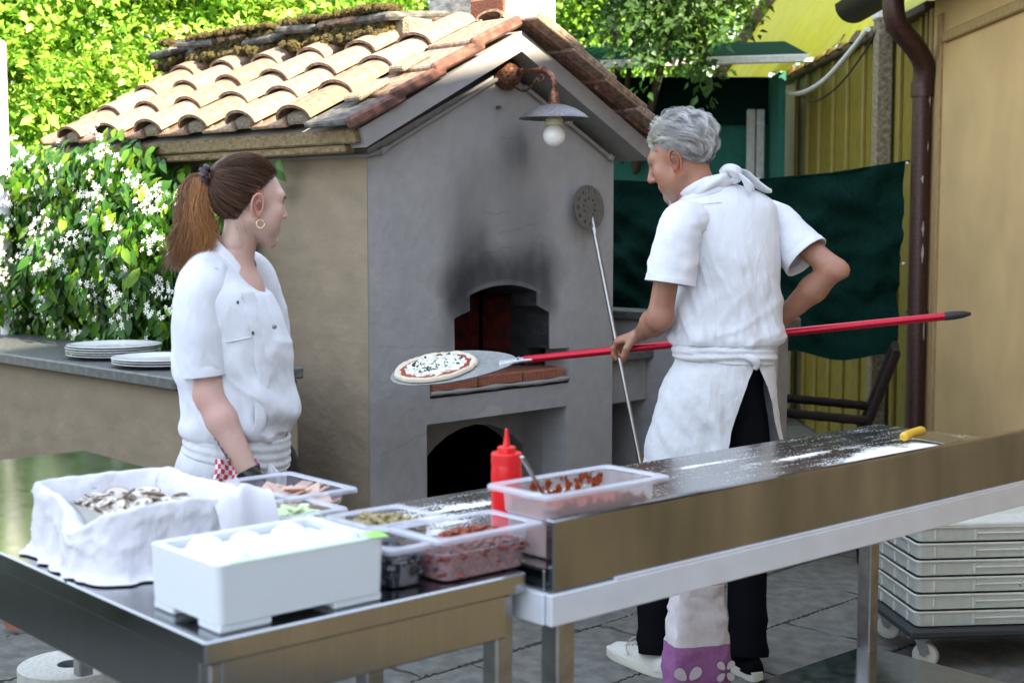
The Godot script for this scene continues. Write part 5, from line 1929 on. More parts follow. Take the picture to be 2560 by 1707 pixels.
	for k in 420:
		var a := r.randf_range(-1.0, 1.0)
		var low := r.randf() < 0.72
		var p := Vector3(a * 0.028, -0.098 + r.randf_range(-0.016, 0.014), 0.074 - absf(a) * 0.012) if low else Vector3(a * 0.026, -0.050 + r.randf_range(-0.005, 0.004), 0.091 - absf(a) * 0.010)
		var dd := Vector3(a * 0.3, -1.0, 0.35 + r.randf_range(-0.3, 0.3)).normalized() * r.randf_range(0.010, 0.022 if low else 0.013)
		var t := r.randf_range(0.35, 0.65)
		lock(beard, [head_at + hb * (p * 1.03), head_at + hb * ((p + dd * 0.5) * 1.03), head_at + hb * ((p + dd) * 1.03)], 0.0011, Color(t, t * 0.95, t * 0.86))
	part(o, "beard", beard.mesh(), M.hair)
	# ---- shirt
	var shirt := MB.new()
	var rows := []
	# y, middle and half width seen from behind (in thousandths), half depth, lift
	for q in [[1.560, -20, 72, 0.070, 0.30], [1.540, -8, 112, 0.085, 0.24], [1.515, 8, 156, 0.098, 0.18], [1.480, 20, 182, 0.110, 0.13], [1.42, 32, 178, 0.122, 0.06], [1.35, 46, 168, 0.128, 0.02], [1.26, 55, 162, 0.126, 0.0], [1.17, 46, 172, 0.126, 0.0], [1.11, 42, 178, 0.130, 0.0], [1.075, 42, 176, 0.130, -0.03], [1.055, 40, 166, 0.122, -0.04], [1.045, 39, 156, 0.114, -0.04]]:
		rows.append([q[1] / 1000.0, q[0], -0.02 - 0.02 * (1.56 - q[0]), q[2] / 1000.0, q[3], q[4]])
	var back_fold := func(q: Vector3, t: float) -> float:
		var low := clampf((1.40 - q.y) / 0.3, 0, 1)
		var hang := 0.006 * sin(q.x * 46.0 + (q.y - 1.3) * 9.0 + 2.2 * n1.get_noise_2d(q.x * 0.7, q.y * 0.35)) * low
		var wr := 0.007 * n1.get_noise_3d(q.x * 1.1 + q.y * 0.9, q.y * 0.55, q.z)
		var blouse := 0.010 * clampf((1.13 - q.y) / 0.05, 0, 1) * (0.6 + 0.9 * n2.get_noise_2d(q.x * 1.5, 1.0)) if q.y > 1.06 else 0.0
		var seam := -0.0022 * exp(-pow((q.x - 0.055 - 0.03 * sin((q.y - 1.06) * 6.0)) / 0.003, 2.0)) if q.z > 0 and q.y < 1.33 else 0.0
		var pull := 0.007 * crease(n1, q.x * 1.5 + q.y * 0.5, q.y * 0.22 - q.x * 0.15, 1.5) * clampf((1.47 - q.y) / 0.12, 0, 1)
		var pull2 := 0.006 * crease(n1, q.x * 0.7 - q.y * 0.9 + 4.0, q.y * 0.25 + q.x * 0.3, 1.8) * low
		return hang + wr * (0.4 + low) + blouse + seam + pull + pull2
	wrap_cloth(shirt, rows, 8, 150, back_fold)
	part(o, "shirt", shirt.mesh(), M.chef_white)
	var sl := MB.new()
	var s_fold := func(q: Vector3, a: float) -> float: return 0.007 * n1.get_noise_3d(q.x * 1.5, q.y * 1.0, q.z * 1.5) + 0.0025 * n2.get_noise_3d(q.x, q.y * 1.6, q.z) + 0.005 * crease(n1, (q.x + q.z) * 0.9 + q.y * 0.8, q.y * 0.3 - q.x * 0.4, 2.0)
	limb(sl, [Vector3(-0.03, 1.47, 0.03), Vector3(-0.105, 1.455, 0.075), Vector3(-0.130, 1.40, 0.095), Vector3(-0.142, 1.33, 0.10), Vector3(-0.152, 1.262, 0.105)], [0.040, 0.066, 0.072, 0.074, 0.077], 8, 44, s_fold, 0.06)
	part(o, "sleeve", sl.mesh(), M.chef_white)
	limb_band(o, "sleeve_hem", Vector3(-0.1492, 1.281, 0.1037), Vector3(-0.1522, 1.261, 0.105), 0.0782, 0.0795, M.chef_white)
	sl = MB.new()
	limb(sl, [Vector3(0.10, 1.47, -0.06), Vector3(0.185, 1.462, -0.105), Vector3(0.235, 1.425, -0.085), Vector3(0.275, 1.375, -0.05), Vector3(0.305, 1.342, -0.025)], [0.042, 0.067, 0.073, 0.076, 0.080], 8, 44, s_fold, 0.06)
	part(o, "sleeve", sl.mesh(), M.chef_white)
	limb_band(o, "sleeve_hem", Vector3(0.292, 1.357, -0.035), Vector3(0.3055, 1.3415, -0.0245), 0.081, 0.0825, M.chef_white)
	# shoulder seams
	tube_part(o, "seam", curve([Vector3(-0.098, 1.530, 0.005), Vector3(-0.082, 1.47, 0.096), Vector3(-0.088, 1.40, 0.122), Vector3(-0.072, 1.34, 0.126)], 6), 0.0022, M.chef_white, 6)
	var sr := smooth_rows(rows, 6)
	for line in [[[-0.085, 1.385], [-0.055, 1.36], [-0.028, 1.31], [-0.012, 1.24], [-0.006, 1.16], [-0.010, 1.07]], [[-0.062, 1.512], [-0.02, 1.516], [0.04, 1.518], [0.10, 1.516]], [[-0.075, 1.50], [-0.072, 1.46], [-0.080, 1.41]], [[0.150, 1.40], [0.128, 1.34], [0.118, 1.26], [0.118, 1.16], [0.120, 1.08]]]:
		var pts := []
		for q in line:
			pts.append(Vector3(q[0], q[1], 0))
		var on := []
		for q in curve(pts, 8):
			var at := cloth_point(sr, q.x, q.y, 0.0)
			on.append(at + Vector3(0, 0, back_fold.call(at, 0.0) + 0.0004))
		tube_part(o, "seam", on, 0.0013, M.chef_white, 6)
	# ---- collar and knotted neckerchief
	var col := MB.new()
	limb(col, loop_points(Vector3(-0.022, 1.545, -0.022), 0.074, 0.066, 0.30, 26), ones(27, 0.020), 1, 12, func(q: Vector3, a: float) -> float: return 0.003 * n2.get_noise_3dv(q * 3.0))
	part(o, "collar", col.mesh(), M.chef_white)
	var ker := MB.new()
	limb(ker, loop_points(Vector3(-0.020, 1.574, -0.020), 0.072, 0.068, 0.36, 26), ones(27, 0.023), 1, 14, func(q: Vector3, a: float) -> float: return 0.004 * sin(a * 3.0 + q.x * 60.0) + 0.003 * n2.get_noise_3dv(q * 3.0))
	var kt := part(o, "neckerchief", ker.mesh(), M.chef_white)
	var knot := MB.new()
	limb(knot, [Vector3(0.016, 1.608, 0.032), Vector3(0.036, 1.624, 0.042), Vector3(0.058, 1.616, 0.046), Vector3(0.066, 1.598, 0.036), Vector3(0.048, 1.584, 0.032)], [0.010, 0.016, 0.018, 0.016, 0.010], 6, 14, func(q: Vector3, a: float) -> float: return 0.003 * sin(a * 4.0 + q.y * 90.0))
	part(kt, "knot", knot.mesh(), M.chef_white)
	for e in 2:
		var tail := MB.new()
		var pth: Array = [[Vector3(0.060, 1.622, 0.035), Vector3(0.095, 1.612, 0.03), Vector3(0.130, 1.580, 0.02), Vector3(0.158, 1.560, 0.012), Vector3(0.176, 1.553, 0.006)], [Vector3(0.055, 1.612, 0.04), Vector3(0.080, 1.596, 0.062), Vector3(0.095, 1.577, 0.070), Vector3(0.102, 1.562, 0.068), Vector3(0.104, 1.553, 0.064)]][e]
		limb(tail, pth, [0.010, 0.018, 0.022, 0.021, 0.016] if e == 0 else [0.008, 0.014, 0.017, 0.016, 0.013], 6, 18, func(q: Vector3, a: float) -> float: return 0.0035 * sin(a * 3.0 + q.x * 30.0), 0.3, 0.32, Vector3(0.35, 0.85, -0.3).normalized())
		part(kt, "tail", tail.mesh(), M.chef_white)
	# ---- trousers
	var tr := MB.new()
	var cloth := func(q: Vector3, a: float) -> float: return 0.007 * n1.get_noise_3d(q.x, q.y * 1.4, q.z) + 0.003 * sin(q.y * 60.0 + q.x * 20.0) * clampf((0.35 - q.y) / 0.2, 0, 1)
	wrap_cloth(tr, [[0.035, 1.06, -0.03, 0.145, 0.105, 0.0], [0.03, 0.98, -0.02, 0.135, 0.108, 0.0], [0.025, 0.90, -0.02, 0.145, 0.115, 0.0], [0.02, 0.82, -0.02, 0.15, 0.11, 0.0], [0.015, 0.76, -0.02, 0.14, 0.09, 0.0]], 5, 60, cloth)
	limb(tr, [Vector3(-0.04, 0.92, -0.02), Vector3(-0.085, 0.72, -0.02), Vector3(-0.15, 0.48, 0.0), Vector3(-0.180, 0.28, 0.05), Vector3(-0.188, 0.062, 0.095)], [0.075, 0.078, 0.068, 0.058, 0.060], 7, 34, cloth, 0.1)
	limb(tr, [Vector3(0.085, 0.92, -0.01), Vector3(0.105, 0.72, 0.0), Vector3(0.115, 0.48, 0.02), Vector3(0.112, 0.28, 0.07), Vector3(0.105, 0.062, 0.12)], [0.082, 0.085, 0.073, 0.063, 0.064], 7, 34, cloth, 0.1)
	part(o, "trousers", tr.mesh(), M.black_cloth)
	# ---- apron, open at the back below its knot
	var ap := MB.new()
	var ap_rows := []
	for q in [[1.022, 40, 160, 0.125, 0.55, 0.58], [0.995, 40, 165, 0.130, 0.50, 0.62], [0.93, 25, 186, 0.142, 0.36, 0.85], [0.83, 16, 203, 0.150, 0.20, 1.06], [0.73, 14, 226, 0.155, 0.07, 1.16], [0.62, 14, 240, 0.160, -0.04, 1.22], [0.54, 14, 246, 0.162, -0.10, 1.25]]:
		ap_rows.append([q[1] / 1000.0, q[0], -0.02, q[2] / 1000.0, q[3], 0.0, q[5], q[4] + TAU])
	var ap_fold := func(q: Vector3, t: float) -> float:
		var low := clampf((1.0 - q.y) / 0.25, 0, 1)
		var near_edge := clampf((t - TAU + 0.9) / 0.9, 0, 1)
		return 0.010 * low * sin((q.x * 20.0 + q.y * 13.0) * 2.0 + 3.0 * n1.get_noise_2d(q.x, q.y)) * near_edge + 0.007 * n1.get_noise_3d(q.x * 0.9 + q.y * 0.5, q.y * 0.5, q.z) * low + 0.002 * n2.get_noise_2d(q.x * 2.0, q.y * 2.0) + 0.006 * low * crease(n1, q.x * 0.8 + q.y * 0.7, q.y * 0.25 - q.x * 0.3, 2.0)
	wrap_cloth(ap, ap_rows, 8, 130, ap_fold, 0.6, 6.9, 1.0)
	part(o, "apron_skirt", ap.mesh(), M.apron_white)
	var wb := MB.new()
	wrap_cloth(wb, [[0.040, 1.060, -0.02, 0.150, 0.116, -0.06], [0.040, 1.052, -0.02, 0.164, 0.128, -0.06], [0.040, 1.034, -0.02, 0.170, 0.134, -0.06], [0.040, 1.018, -0.02, 0.170, 0.134, -0.05], [0.040, 1.006, -0.02, 0.164, 0.130, -0.05]], 5, 90, func(q: Vector3, t: float) -> float: return 0.0025 * sin(q.y * 260.0 + 3.0 * n1.get_noise_2d(q.x * 0.6, q.y)) + 0.003 * n2.get_noise_2d(q.x * 1.5, q.y * 3.0))
	part(o, "apron_band", wb.mesh(), M.apron_white)
	var kn := MB.new()
	limb(kn, [Vector3(0.085, 1.030, 0.105), Vector3(0.115, 1.022, 0.112), Vector3(0.125, 1.005, 0.108), Vector3(0.118, 0.99, 0.105)], [0.008, 0.014, 0.012, 0.006], 5, 10, func(q: Vector3, a: float) -> float: return 0.002 * sin(a * 3.0))
	part(o, "apron_knot", kn.mesh(), M.apron_white)
	# ---- shoes
	shoe(o, "shoe", Vector3(-0.155, 0, 0.155), Vector3(-0.312, 0, -0.105), M.shoe_leather, false)
	shoe(o, "shoe", Vector3(0.128, 0, 0.185), Vector3(0.035, 0, -0.105), M.black_cloth, true)


func ones(n: int, v: float) -> Array:
	var a := []
	a.resize(n)
	a.fill(v)
	return a


func loop_points(c: Vector3, rx: float, rz: float, slope: float, n: int) -> Array:
	var out := []
	for k in n + 1:
		var a := TAU * k / n
		out.append(c + Vector3(cos(a) * rx, cos(a) * rx * slope + 0.1 * slope * sin(a) * rz, sin(a) * rz))
	return out


func limb_band(parent: Node, called: String, a: Vector3, b: Vector3, r1: float, r2: float, m: Material) -> void:
	var mb := MB.new()
	mb.tube([a, a.lerp(b, 0.05), b.lerp(a, 0.05), b], [r1 - 0.004, r1, r2, r2 - 0.003], 44, 0)
	part(parent, called, mb.mesh(), m)


func make_woman() -> void:
	var o := thing("person", "brown haired person with a ponytail in a white chef jacket watching the oven", "person", WOMAN_AT)
	var n1 := folds(13, 6.0)
	var n2 := folds(14, 15.0)
	var fair := Color(0.62, 0.40, 0.325)
	var sh := Vector3(-0.050, 1.285, 0.135)
	var el := Vector3(-0.040, 1.035, 0.150)
	var wr := Vector3(0.062, 0.845, 0.185)
	var sh2 := Vector3(0.03, 1.29, -0.16)
	var el2 := Vector3(0.06, 1.04, -0.19)
	var wr2 := Vector3(0.085, 0.85, -0.17)
	var head_at := Vector3(0.040, 1.503, 0.0)
	# ---- body
	var body := MB.new()
	body.tinted = true
	var f := Field.new(Vector3(-0.20, 0.02, -0.27), Vector3(0.26, 1.50, 0.27), 0.012)
	f.bone(head_at + Vector3(-0.022, -0.075, 0.010), Vector3(-0.022, 1.31, 0.0), 0.0445, 0.052, 0.03)
	f.bone(Vector3(-0.01, 1.27, 0.0), Vector3(0.0, 0.95, 0.0), 0.085, 0.085, 0.04)
	f.bone(sh * Vector3(1, 1, 0.8), sh2 * Vector3(1, 1, 0.8), 0.035, 0.035, 0.03)
	f.bone(sh, el, 0.036, 0.037, 0.02)
	f.bone(el, el.lerp(wr, 0.3), 0.037, 0.0375, 0.02)
	f.bone(el.lerp(wr, 0.3), wr, 0.0375, 0.025, 0.02)
	f.bone(sh2, el2, 0.036, 0.034, 0.02)
	f.bone(el2, wr2, 0.036, 0.024, 0.02)
	f.bone(Vector3(0, 0.93, 0), Vector3(0, 0.82, 0), 0.09, 0.09, 0.04)
	for s in [-1, 1]:
		f.bone(Vector3(0, 0.80, s * 0.075), Vector3(0.0, 0.45, s * 0.08), 0.07, 0.048, 0.03)
		f.bone(Vector3(0.0, 0.45, s * 0.08), Vector3(-0.03, 0.08, s * 0.08), 0.048, 0.034, 0.03)
	var tint := func(q: Vector3) -> Color:
		var c := fair.lerp(Color(0.64, 0.36, 0.29), clampf(0.4 + 1.2 * n1.get_noise_3dv(q * 1.5), 0, 1) * 0.6)
		if q.y < 1.10 and q.y > 0.99 and q.x < -0.03:
			c = c.lerp(Color(0.66, 0.34, 0.26), 0.4)
		return c
	f.net(body, tint)
	var face := Vector3(0.86, -0.10, -0.50).normalized()
	var hx := Vector3.UP.cross(face).normalized()
	var hb := Basis(hx, face.cross(hx).normalized(), face)
	head_mesh(body, head_at, hb, fair, false, 0.88)
	part(o, "body", body.mesh(), M.skin)
	# ---- tattoo lines on the near forearm
	var ta := (wr - el).normalized()
	var side := Vector3(-0.80, -0.42, 0.45).normalized()
	for q in [[0.42, 0.5], [0.58, 0.2], [0.66, 0.0], [0.74, -0.2]]:
		var c: Vector3 = el.lerp(wr, q[0])
		var rad := lerpf(0.0375, 0.026, (q[0] - 0.3) / 0.7) + 0.0008
		var pts := []
		for k in 11:
			var u := k / 10.0
			var ang: float = q[1] * 0.5 + 0.35 * sin(u * 7.0 + q[0] * 9.0)
			var nd := (side - ta * side.dot(ta)).normalized()
			var od := nd.rotated(ta, ang)
			pts.append(c + ta * (u - 0.5) * 0.03 + od * rad)
		tube_part(o, "tattoo", pts, 0.0011, M.ink, 5)
	# ---- gloves
	for e in 2:
		var g := MB.new()
		if e == 0:
			hand_mesh(g, wr + ta * 0.03, Vector3(0.42, -0.82, 0.1), Vector3(0.7, 0.3, -0.6), -1.0, [0.35, 0.4, 0.42, 0.45], Color(1, 1, 1), 0.0045, 0.2)
			limb(g, [wr - ta * 0.012, wr + ta * 0.01, wr + ta * 0.035], [0.029, 0.0285, 0.028], 4, 20, func(q: Vector3, a: float) -> float: return 0.0015 * sin(a * 5.0 + q.y * 200.0), 0.08)
		else:
			hand_mesh(g, wr2, Vector3(0.2, -0.95, 0.0), Vector3(0.6, 0.1, 0.6), 1.0, [0.35, 0.4, 0.42, 0.45], Color(1, 1, 1), 0.006, 0.2)
		part(o, "glove", g.mesh(), M.black_glove)
	# ---- hair drawn back to the tie, then the ponytail
	var hair := MB.new()
	hair.tinted = true
	var r := RandomNumberGenerator.new()
	r.seed = 17
	var hc := Vector3(0, 0.036, -0.016)
	var hr := Vector3(0.079, 0.092, 0.100)
	var tie := Vector3(0.0, 0.062, -0.128)
	for k in 9000:
		var d := Vector3(r.randfn(), r.randfn(), r.randfn()).normalized()
		if not hair_grows(d, false):
			continue
		if (d * hr + hc - tie).length() < 0.035:
			continue
		var p := hc + d * hr
		var lay := r.randf_range(0.001, 0.010)
		var pts := []
		var steps := 10
		var td := ((tie - hc) / hr).normalized()
		var wob := r.randf_range(-0.04, 0.04)
		for j in steps + 1:
			var u := float(j) / steps
			var dd := d.slerp(td, pow(u, 1.15))
			var puff := 1.0 + (lay + 0.006 * sin(u * PI)) / 0.09
			var q := hc + dd * hr * puff + Vector3(wob * sin(u * PI) * 0.25, 0, 0)
			if u > 0.86:
				q = q.lerp(tie + Vector3(r.randf_range(-0.006, 0.006), r.randf_range(-0.008, 0.008), 0.0), (u - 0.86) / 0.14)
			pts.append(head_at + hb * (q * 0.88))
		var n := clampf(0.5 + 0.9 * n2.get_noise_3dv(d * 0.35), 0, 1)
		var c := Color(0.040, 0.021, 0.013).lerp(Color(0.26, 0.13, 0.070), n * r.randf_range(0.4, 1.0))
		lock(hair, pts, r.randf_range(0.0006, 0.0011), c)
	# loose wisps at the nape
	for k in 40:
		var p := Vector3(-0.045 + 0.02 * r.randf(), -0.02 - 0.05 * r.randf(), -0.06 + 0.05 * r.randf())
		if k % 2:
			p.x = -p.x
		var a := head_at + hb * (p * 0.88)
		lock(hair, [a, a + Vector3(0.004, -0.014, 0.012), a + Vector3(0.010 + 0.01 * r.randf(), -0.03, 0.016), a + Vector3(0.016, -0.05, 0.017)], 0.0003, Color(0.24, 0.14, 0.09))
	var hp := part(o, "hair", hair.mesh(), M.hair)
	var tail := MB.new()
	tail.tinted = true
	var t0 := head_at + hb * (tie * 0.88)
	for k in 2600:
		var a := r.randf() * TAU
		var w := sqrt(r.randf())
		var off := Vector3(cos(a) * w, 0, sin(a) * w)
		var len := r.randf_range(0.68, 1.06)
		var mid := clampf(0.5 + 0.8 * n2.get_noise_2d(off.x * 0.4, off.z * 0.4), 0, 1)
		var flick := r.randf_range(-0.020, 0.016) + 0.040 * (mid - 0.55)
		var pts := []
		for q in [[0.0, 0.0, 0.0, 0.010], [0.10, -0.022, 0.002, 0.018], [0.25, -0.034, -0.040, 0.028], [0.5, -0.036, -0.105, 0.033], [0.72, -0.034, -0.160, 0.032], [0.86, -0.042, -0.195, 0.028], [1.0, -0.062, -0.222, 0.018]]:
			var wave := 0.009 * sin(q[0] * 10.0 + mid * 7.0)
			pts.append(t0 + Vector3(q[1] + off.x * q[3] * (1.0 if q[1] > -1 else 1.0) + wave + flick * q[0] * 1.5, q[2] * len + off.z * 0.006 + 0.010 * q[0] * off.x, off.z * q[3] * 0.8))
		var u0 := mid * r.randf_range(0.5, 1.0)
		tail.tinted = true
		var sm := curve(pts, 2)
		# each lock takes one tone between brown and gold
		var n := sm.size()
		var seg := 3
		lock(tail, sm, r.randf_range(0.0006, 0.0012), Color(0.13, 0.055, 0.022).lerp(Color(0.50, 0.22, 0.07), u0))
	part(hp, "ponytail", tail.mesh(), M.hair)
	var scr := MB.new()
	limb(scr, loop_axis(t0 + Vector3(-0.004, -0.001, 0), Vector3(0.95, 0.30, 0.1).normalized(), 0.019, 30), ones(31, 0.010), 1, 12, func(q: Vector3, a: float) -> float: return 0.0035 * sin(q.y * 420.0 + a * 2.0) + 0.002 * sin(q.z * 380.0 + a))
	part(o, "scrunchie", scr.mesh(), M.velvet)
	var hoop := MB.new()
	var ear := head_at + hb * (Vector3(-0.082, -0.044, 0.0) * 0.88)
	hoop.tube(loop_axis(ear + Vector3(0.004, -0.013, 0.006), Vector3(0.25, 0.1, 0.95).normalized(), 0.0098, 22), 0.0013, 6, 0)
	part(o, "earring", hoop.mesh(), M.gold)
	# ---- jacket
	var jk := MB.new()
	var rows := []
	# y, back and front edge in thousandths, half width across, centre z
	for q in [[1.362, -52, 50, 0.052, -1.05], [1.350, -68, 56, 0.078, -0.92], [1.336, -94, 64, 0.118, -0.66], [1.318, -120, 74, 0.148, -0.40], [1.29, -140, 84, 0.168, -0.18], [1.25, -150, 97, 0.178], [1.21, -156, 115, 0.176], [1.15, -158, 130, 0.170], [1.08, -155, 143, 0.165], [1.02, -145, 153, 0.163], [0.975, -142, 152, 0.164], [0.945, -148, 143, 0.162], [0.925, -143, 132, 0.156], [0.912, -132, 124, 0.148]]:
		rows.append([(q[1] + q[2]) / 2000.0, q[0], -0.005, (q[2] - q[1]) / 2000.0, q[3], q[4] if q.size() > 4 else 0.0])
	var jf := func(q: Vector3, t: float) -> float:
		var low := clampf((1.22 - q.y) / 0.2, 0, 1)
		var diag := 0.007 * sin((q.x * 0.75 + (q.y - 1.0) * 0.62) * 75.0 + 3.0 * n1.get_noise_2d(q.x * 0.8, q.y * 0.5)) * low * clampf((q.x + 0.05) / 0.08, 0, 1)
		var pull := 0.007 * crease(n1, q.x * 0.8 + q.y * 0.7, q.y * 0.25 - q.x * 0.3, 1.8) * clampf((1.33 - q.y) / 0.12, 0, 1)
		return diag + pull + 0.006 * n1.get_noise_3d(q.x, q.y * 0.6, q.z) * (0.35 + low) + 0.003 * n2.get_noise_3d(q.x, q.y * 0.5, q.z)
	wrap_cloth(jk, rows, 8, 140, jf)
	part(o, "jacket", jk.mesh(), M.chef_white)
	var sl := MB.new()
	var sf := func(q: Vector3, a: float) -> float: return 0.0065 * n1.get_noise_3d(q.x * 1.6, q.y * 0.9, q.z * 1.6) + 0.005 * crease(n1, q.x * 1.0 + q.y * 0.7, q.y * 0.3 - q.z * 0.4, 2.0) + 0.0025 * n2.get_noise_3d(q.x, q.y * 0.8, q.z)
	limb(sl, [Vector3(-0.035, 1.335, 0.06), Vector3(-0.055, 1.305, 0.115), Vector3(-0.062, 1.24, 0.140), Vector3(-0.060, 1.16, 0.148), Vector3(-0.052, 1.083, 0.150)], [0.034, 0.060, 0.061, 0.058, 0.054], 8, 44, sf, 0.07)
	part(o, "sleeve", sl.mesh(), M.chef_white)
	limb_band(o, "sleeve_hem", Vector3(-0.0545, 1.108, 0.1495), Vector3(-0.0518, 1.081, 0.150), 0.0555, 0.0560, M.chef_white)
	sl = MB.new()
	limb(sl, [Vector3(0.0, 1.335, -0.08), Vector3(0.02, 1.31, -0.13), Vector3(0.04, 1.22, -0.165), Vector3(0.055, 1.10, -0.185)], [0.045, 0.062, 0.060, 0.055], 6, 30, sf, 0.07)
	part(o, "sleeve", sl.mesh(), M.chef_white)
	# stand collar, open at the throat
	var col := MB.new()
	var cr := []
	for lvl in 4:
		var ring := PackedVector3Array()
		for k in 41:
			var t := lerpf(2.15, 2.15 + TAU - 0.55, k / 40.0)
			var rx := 0.058 + 0.004 * lvl
			var px := -0.004 + sin(t) * rx
			ring.append(Vector3(px, 1.378 - 0.98 * px - 0.010 * lvl, cos(t) * rx * 0.92))
		cr.append(ring)
	col.loft(cr, false)
	part(o, "collar", col.mesh(), M.chef_white)
	# front placket: a band that lies on the jacket, and a corner of the overlap that falls open
	var jr := smooth_rows(rows, 6)
	var lie := func(x: float, y: float, off: float) -> Vector3:
		var best: Array = jr[0]
		for q in jr:
			if absf(q[1] - y) < absf(best[1] - y):
				best = q
		var e := clampf((x - best[0]) / best[3], -0.98, 0.98)
		return Vector3(x, y, best[2] + best[4] * pow(1.0 - pow(absf(e), 2.2), 0.45) + off)
	var flap := MB.new()
	var fr := []
	for k in 31:
		var u := k / 30.0
		var y := lerpf(1.285, 0.930, u)
		var x := 0.052 + 0.036 * sin(u * PI * 0.8) + 0.003 * sin(u * 23.0)
		fr.append(PackedVector3Array([lie.call(x - 0.014, y, 0.001), lie.call(x - 0.011, y, 0.006 + 0.001 * sin(u * 60.0)), lie.call(x + 0.008, y, 0.006), lie.call(x + 0.012, y, 0.001)]))
	flap.loft(fr, false)
	part(o, "placket", flap.mesh(), M.chef_white)
	for q in [lie.call(0.034, 1.262, 0.003), lie.call(0.068, 1.187, 0.008), lie.call(0.110, 1.155, 0.004)]:
		part(o, "snap", bbox(Vector3(0.005, 0.008, 0.004), 0.001), M.thread_black, q)
	var but := MB.new()
	but.lathe([Vector2(0.0, 0.003), Vector2(0.0025, 0.0032), Vector2(0.003, 0.0018), Vector2(0.0045, 0.0028), Vector2(0.0058, 0.001), Vector2(0.0058, -0.002)], 16)
	part(o, "button", but.mesh(), M.button_metal, Vector3(0.116, 1.200, 0.118), Basis(Vector3.RIGHT, PI / 2 - 0.2) * Basis(Vector3.BACK, -0.4))
	# seams of shoulder and yoke
	tube_part(o, "seam", curve([Vector3(-0.118, 1.345, 0.06), Vector3(-0.090, 1.345, 0.115), Vector3(-0.048, 1.358, 0.128), Vector3(-0.018, 1.345, 0.135)], 6), 0.002, M.chef_white, 6)
	tube_part(o, "seam", [lie.call(-0.005, 1.166, 0.001), lie.call(0.015, 1.168, 0.002), lie.call(0.035, 1.171, 0.002), lie.call(0.055, 1.175, 0.002), lie.call(0.072, 1.178, 0.002)], 0.002, M.chef_white, 6)
	# ---- apron over white trousers
	var ap := MB.new()
	var af := func(q: Vector3, t: float) -> float: return 0.006 * n1.get_noise_3d(q.x, q.y, q.z) + 0.002 * n2.get_noise_3d(q.x, q.y, q.z)
	wrap_cloth(ap, [[-0.005, 0.915, -0.005, 0.120, 0.135, 0.0], [-0.010, 0.88, -0.005, 0.133, 0.152, 0.0], [-0.020, 0.84, -0.005, 0.138, 0.160, 0.0], [-0.022, 0.78, -0.005, 0.138, 0.165, 0.0], [-0.02, 0.66, -0.005, 0.135, 0.165, 0.0], [-0.015, 0.52, -0.005, 0.13, 0.165, 0.0]], 6, 80, af, 0.0, TAU, 0.92)
	part(o, "apron_skirt", ap.mesh(), M.apron_white)
	var band := MB.new()
	wrap_cloth(band, [[0.0, 0.922, -0.005, 0.122, 0.142, -0.08], [0.0, 0.916, -0.005, 0.130, 0.151, -0.10], [-0.004, 0.890, -0.005, 0.133, 0.155, -0.12], [-0.006, 0.866, -0.005, 0.135, 0.158, -0.14], [-0.006, 0.850, -0.005, 0.134, 0.157, -0.15]], 5, 90, func(q: Vector3, t: float) -> float: return 0.0018 * sin(q.y * 300.0 + q.x * 45.0) + 0.002 * n2.get_noise_3d(q.x, q.y, q.z))
	part(o, "apron_band", band.mesh(), M.apron_white)
	for e in 2:
		var tie_end := MB.new()
		limb(tie_end, [Vector3(0.098, 0.858, 0.118), Vector3(0.103 + 0.014 * e, 0.835, 0.128), Vector3(0.096 + 0.024 * e, 0.800, 0.126), Vector3(0.098 + 0.026 * e, 0.762, 0.124)], [0.005, 0.009, 0.008, 0.009], 5, 10, func(q: Vector3, a: float) -> float: return 0.0012 * sin(q.y * 160.0), 0.2, 0.4, Vector3(0, 0, 1))
		part(o, "apron_tie", tie_end.mesh(), M.apron_white)
	var tr := MB.new()
	for s in [-1, 1]:
		limb(tr, [Vector3(-0.01, 0.84, s * 0.07), Vector3(-0.01, 0.55, s * 0.08), Vector3(-0.02, 0.30, s * 0.08), Vector3(-0.03, 0.06, s * 0.08)], [0.09, 0.075, 0.062, 0.058], 5, 28, af, 0.1)
	part(o, "trousers", tr.mesh(), M.apron_white)
	for s in [-1, 1]:
		shoe(o, "shoe", Vector3(-0.10, 0, s * 0.085), Vector3(0.15, 0, s * 0.095 + 0.03), M.black_cloth, true)
	make_towel()


func loop_axis(c: Vector3, axis: Vector3, r: float, n: int) -> Array:
	var s := axis.cross(Vector3.UP if absf(axis.y) < 0.9 else Vector3.RIGHT).normalized()
	var u := axis.cross(s)
	var out := []
	for k in n + 1:
		var a := TAU * k / n
		out.append(c + (s * cos(a) + u * sin(a)) * r)
	return out


func make_towel() -> void:
	# red and white checked cloth tucked into the apron band; each check a face in its own cloth colour
	var t := thing("checked_towel", "red and white checked towel tucked into the waist band", "towel", WOMAN_AT)
	for tone in 2:
		var b := MB.new()
		for i in 14:
			for j in 16:
				if (i + j) % 2 != tone:
					continue
				var pt := func(a: float, c: float) -> Vector3:
					var x := -0.045 + 0.140 * a / 14.0 + (0.006 * sin(c * 0.7))
					var spread := lerpf(0.75, 1.1, c / 16.0)
					x = 0.03 + (x - 0.03) * spread
					return Vector3(x, 0.878 - 0.19 * c / 16.0 + 0.004 * sin(a), 0.166 + 0.010 * sin(a * 0.9 + c * 0.12) + 0.012 * c / 16.0)
				b.fq(pt.call(i, j), pt.call(i + 1, j), pt.call(i + 1, j + 1), pt.call(i, j + 1))
		part(t, "red_checks" if tone == 0 else "white_checks", b.mesh(), M.checked_red if tone == 0 else M.checked_white)


func table_point(p: Vector3) -> Vector3:
	return TABLE_AT + Basis(Vector3.UP, TABLE_TURN) * p


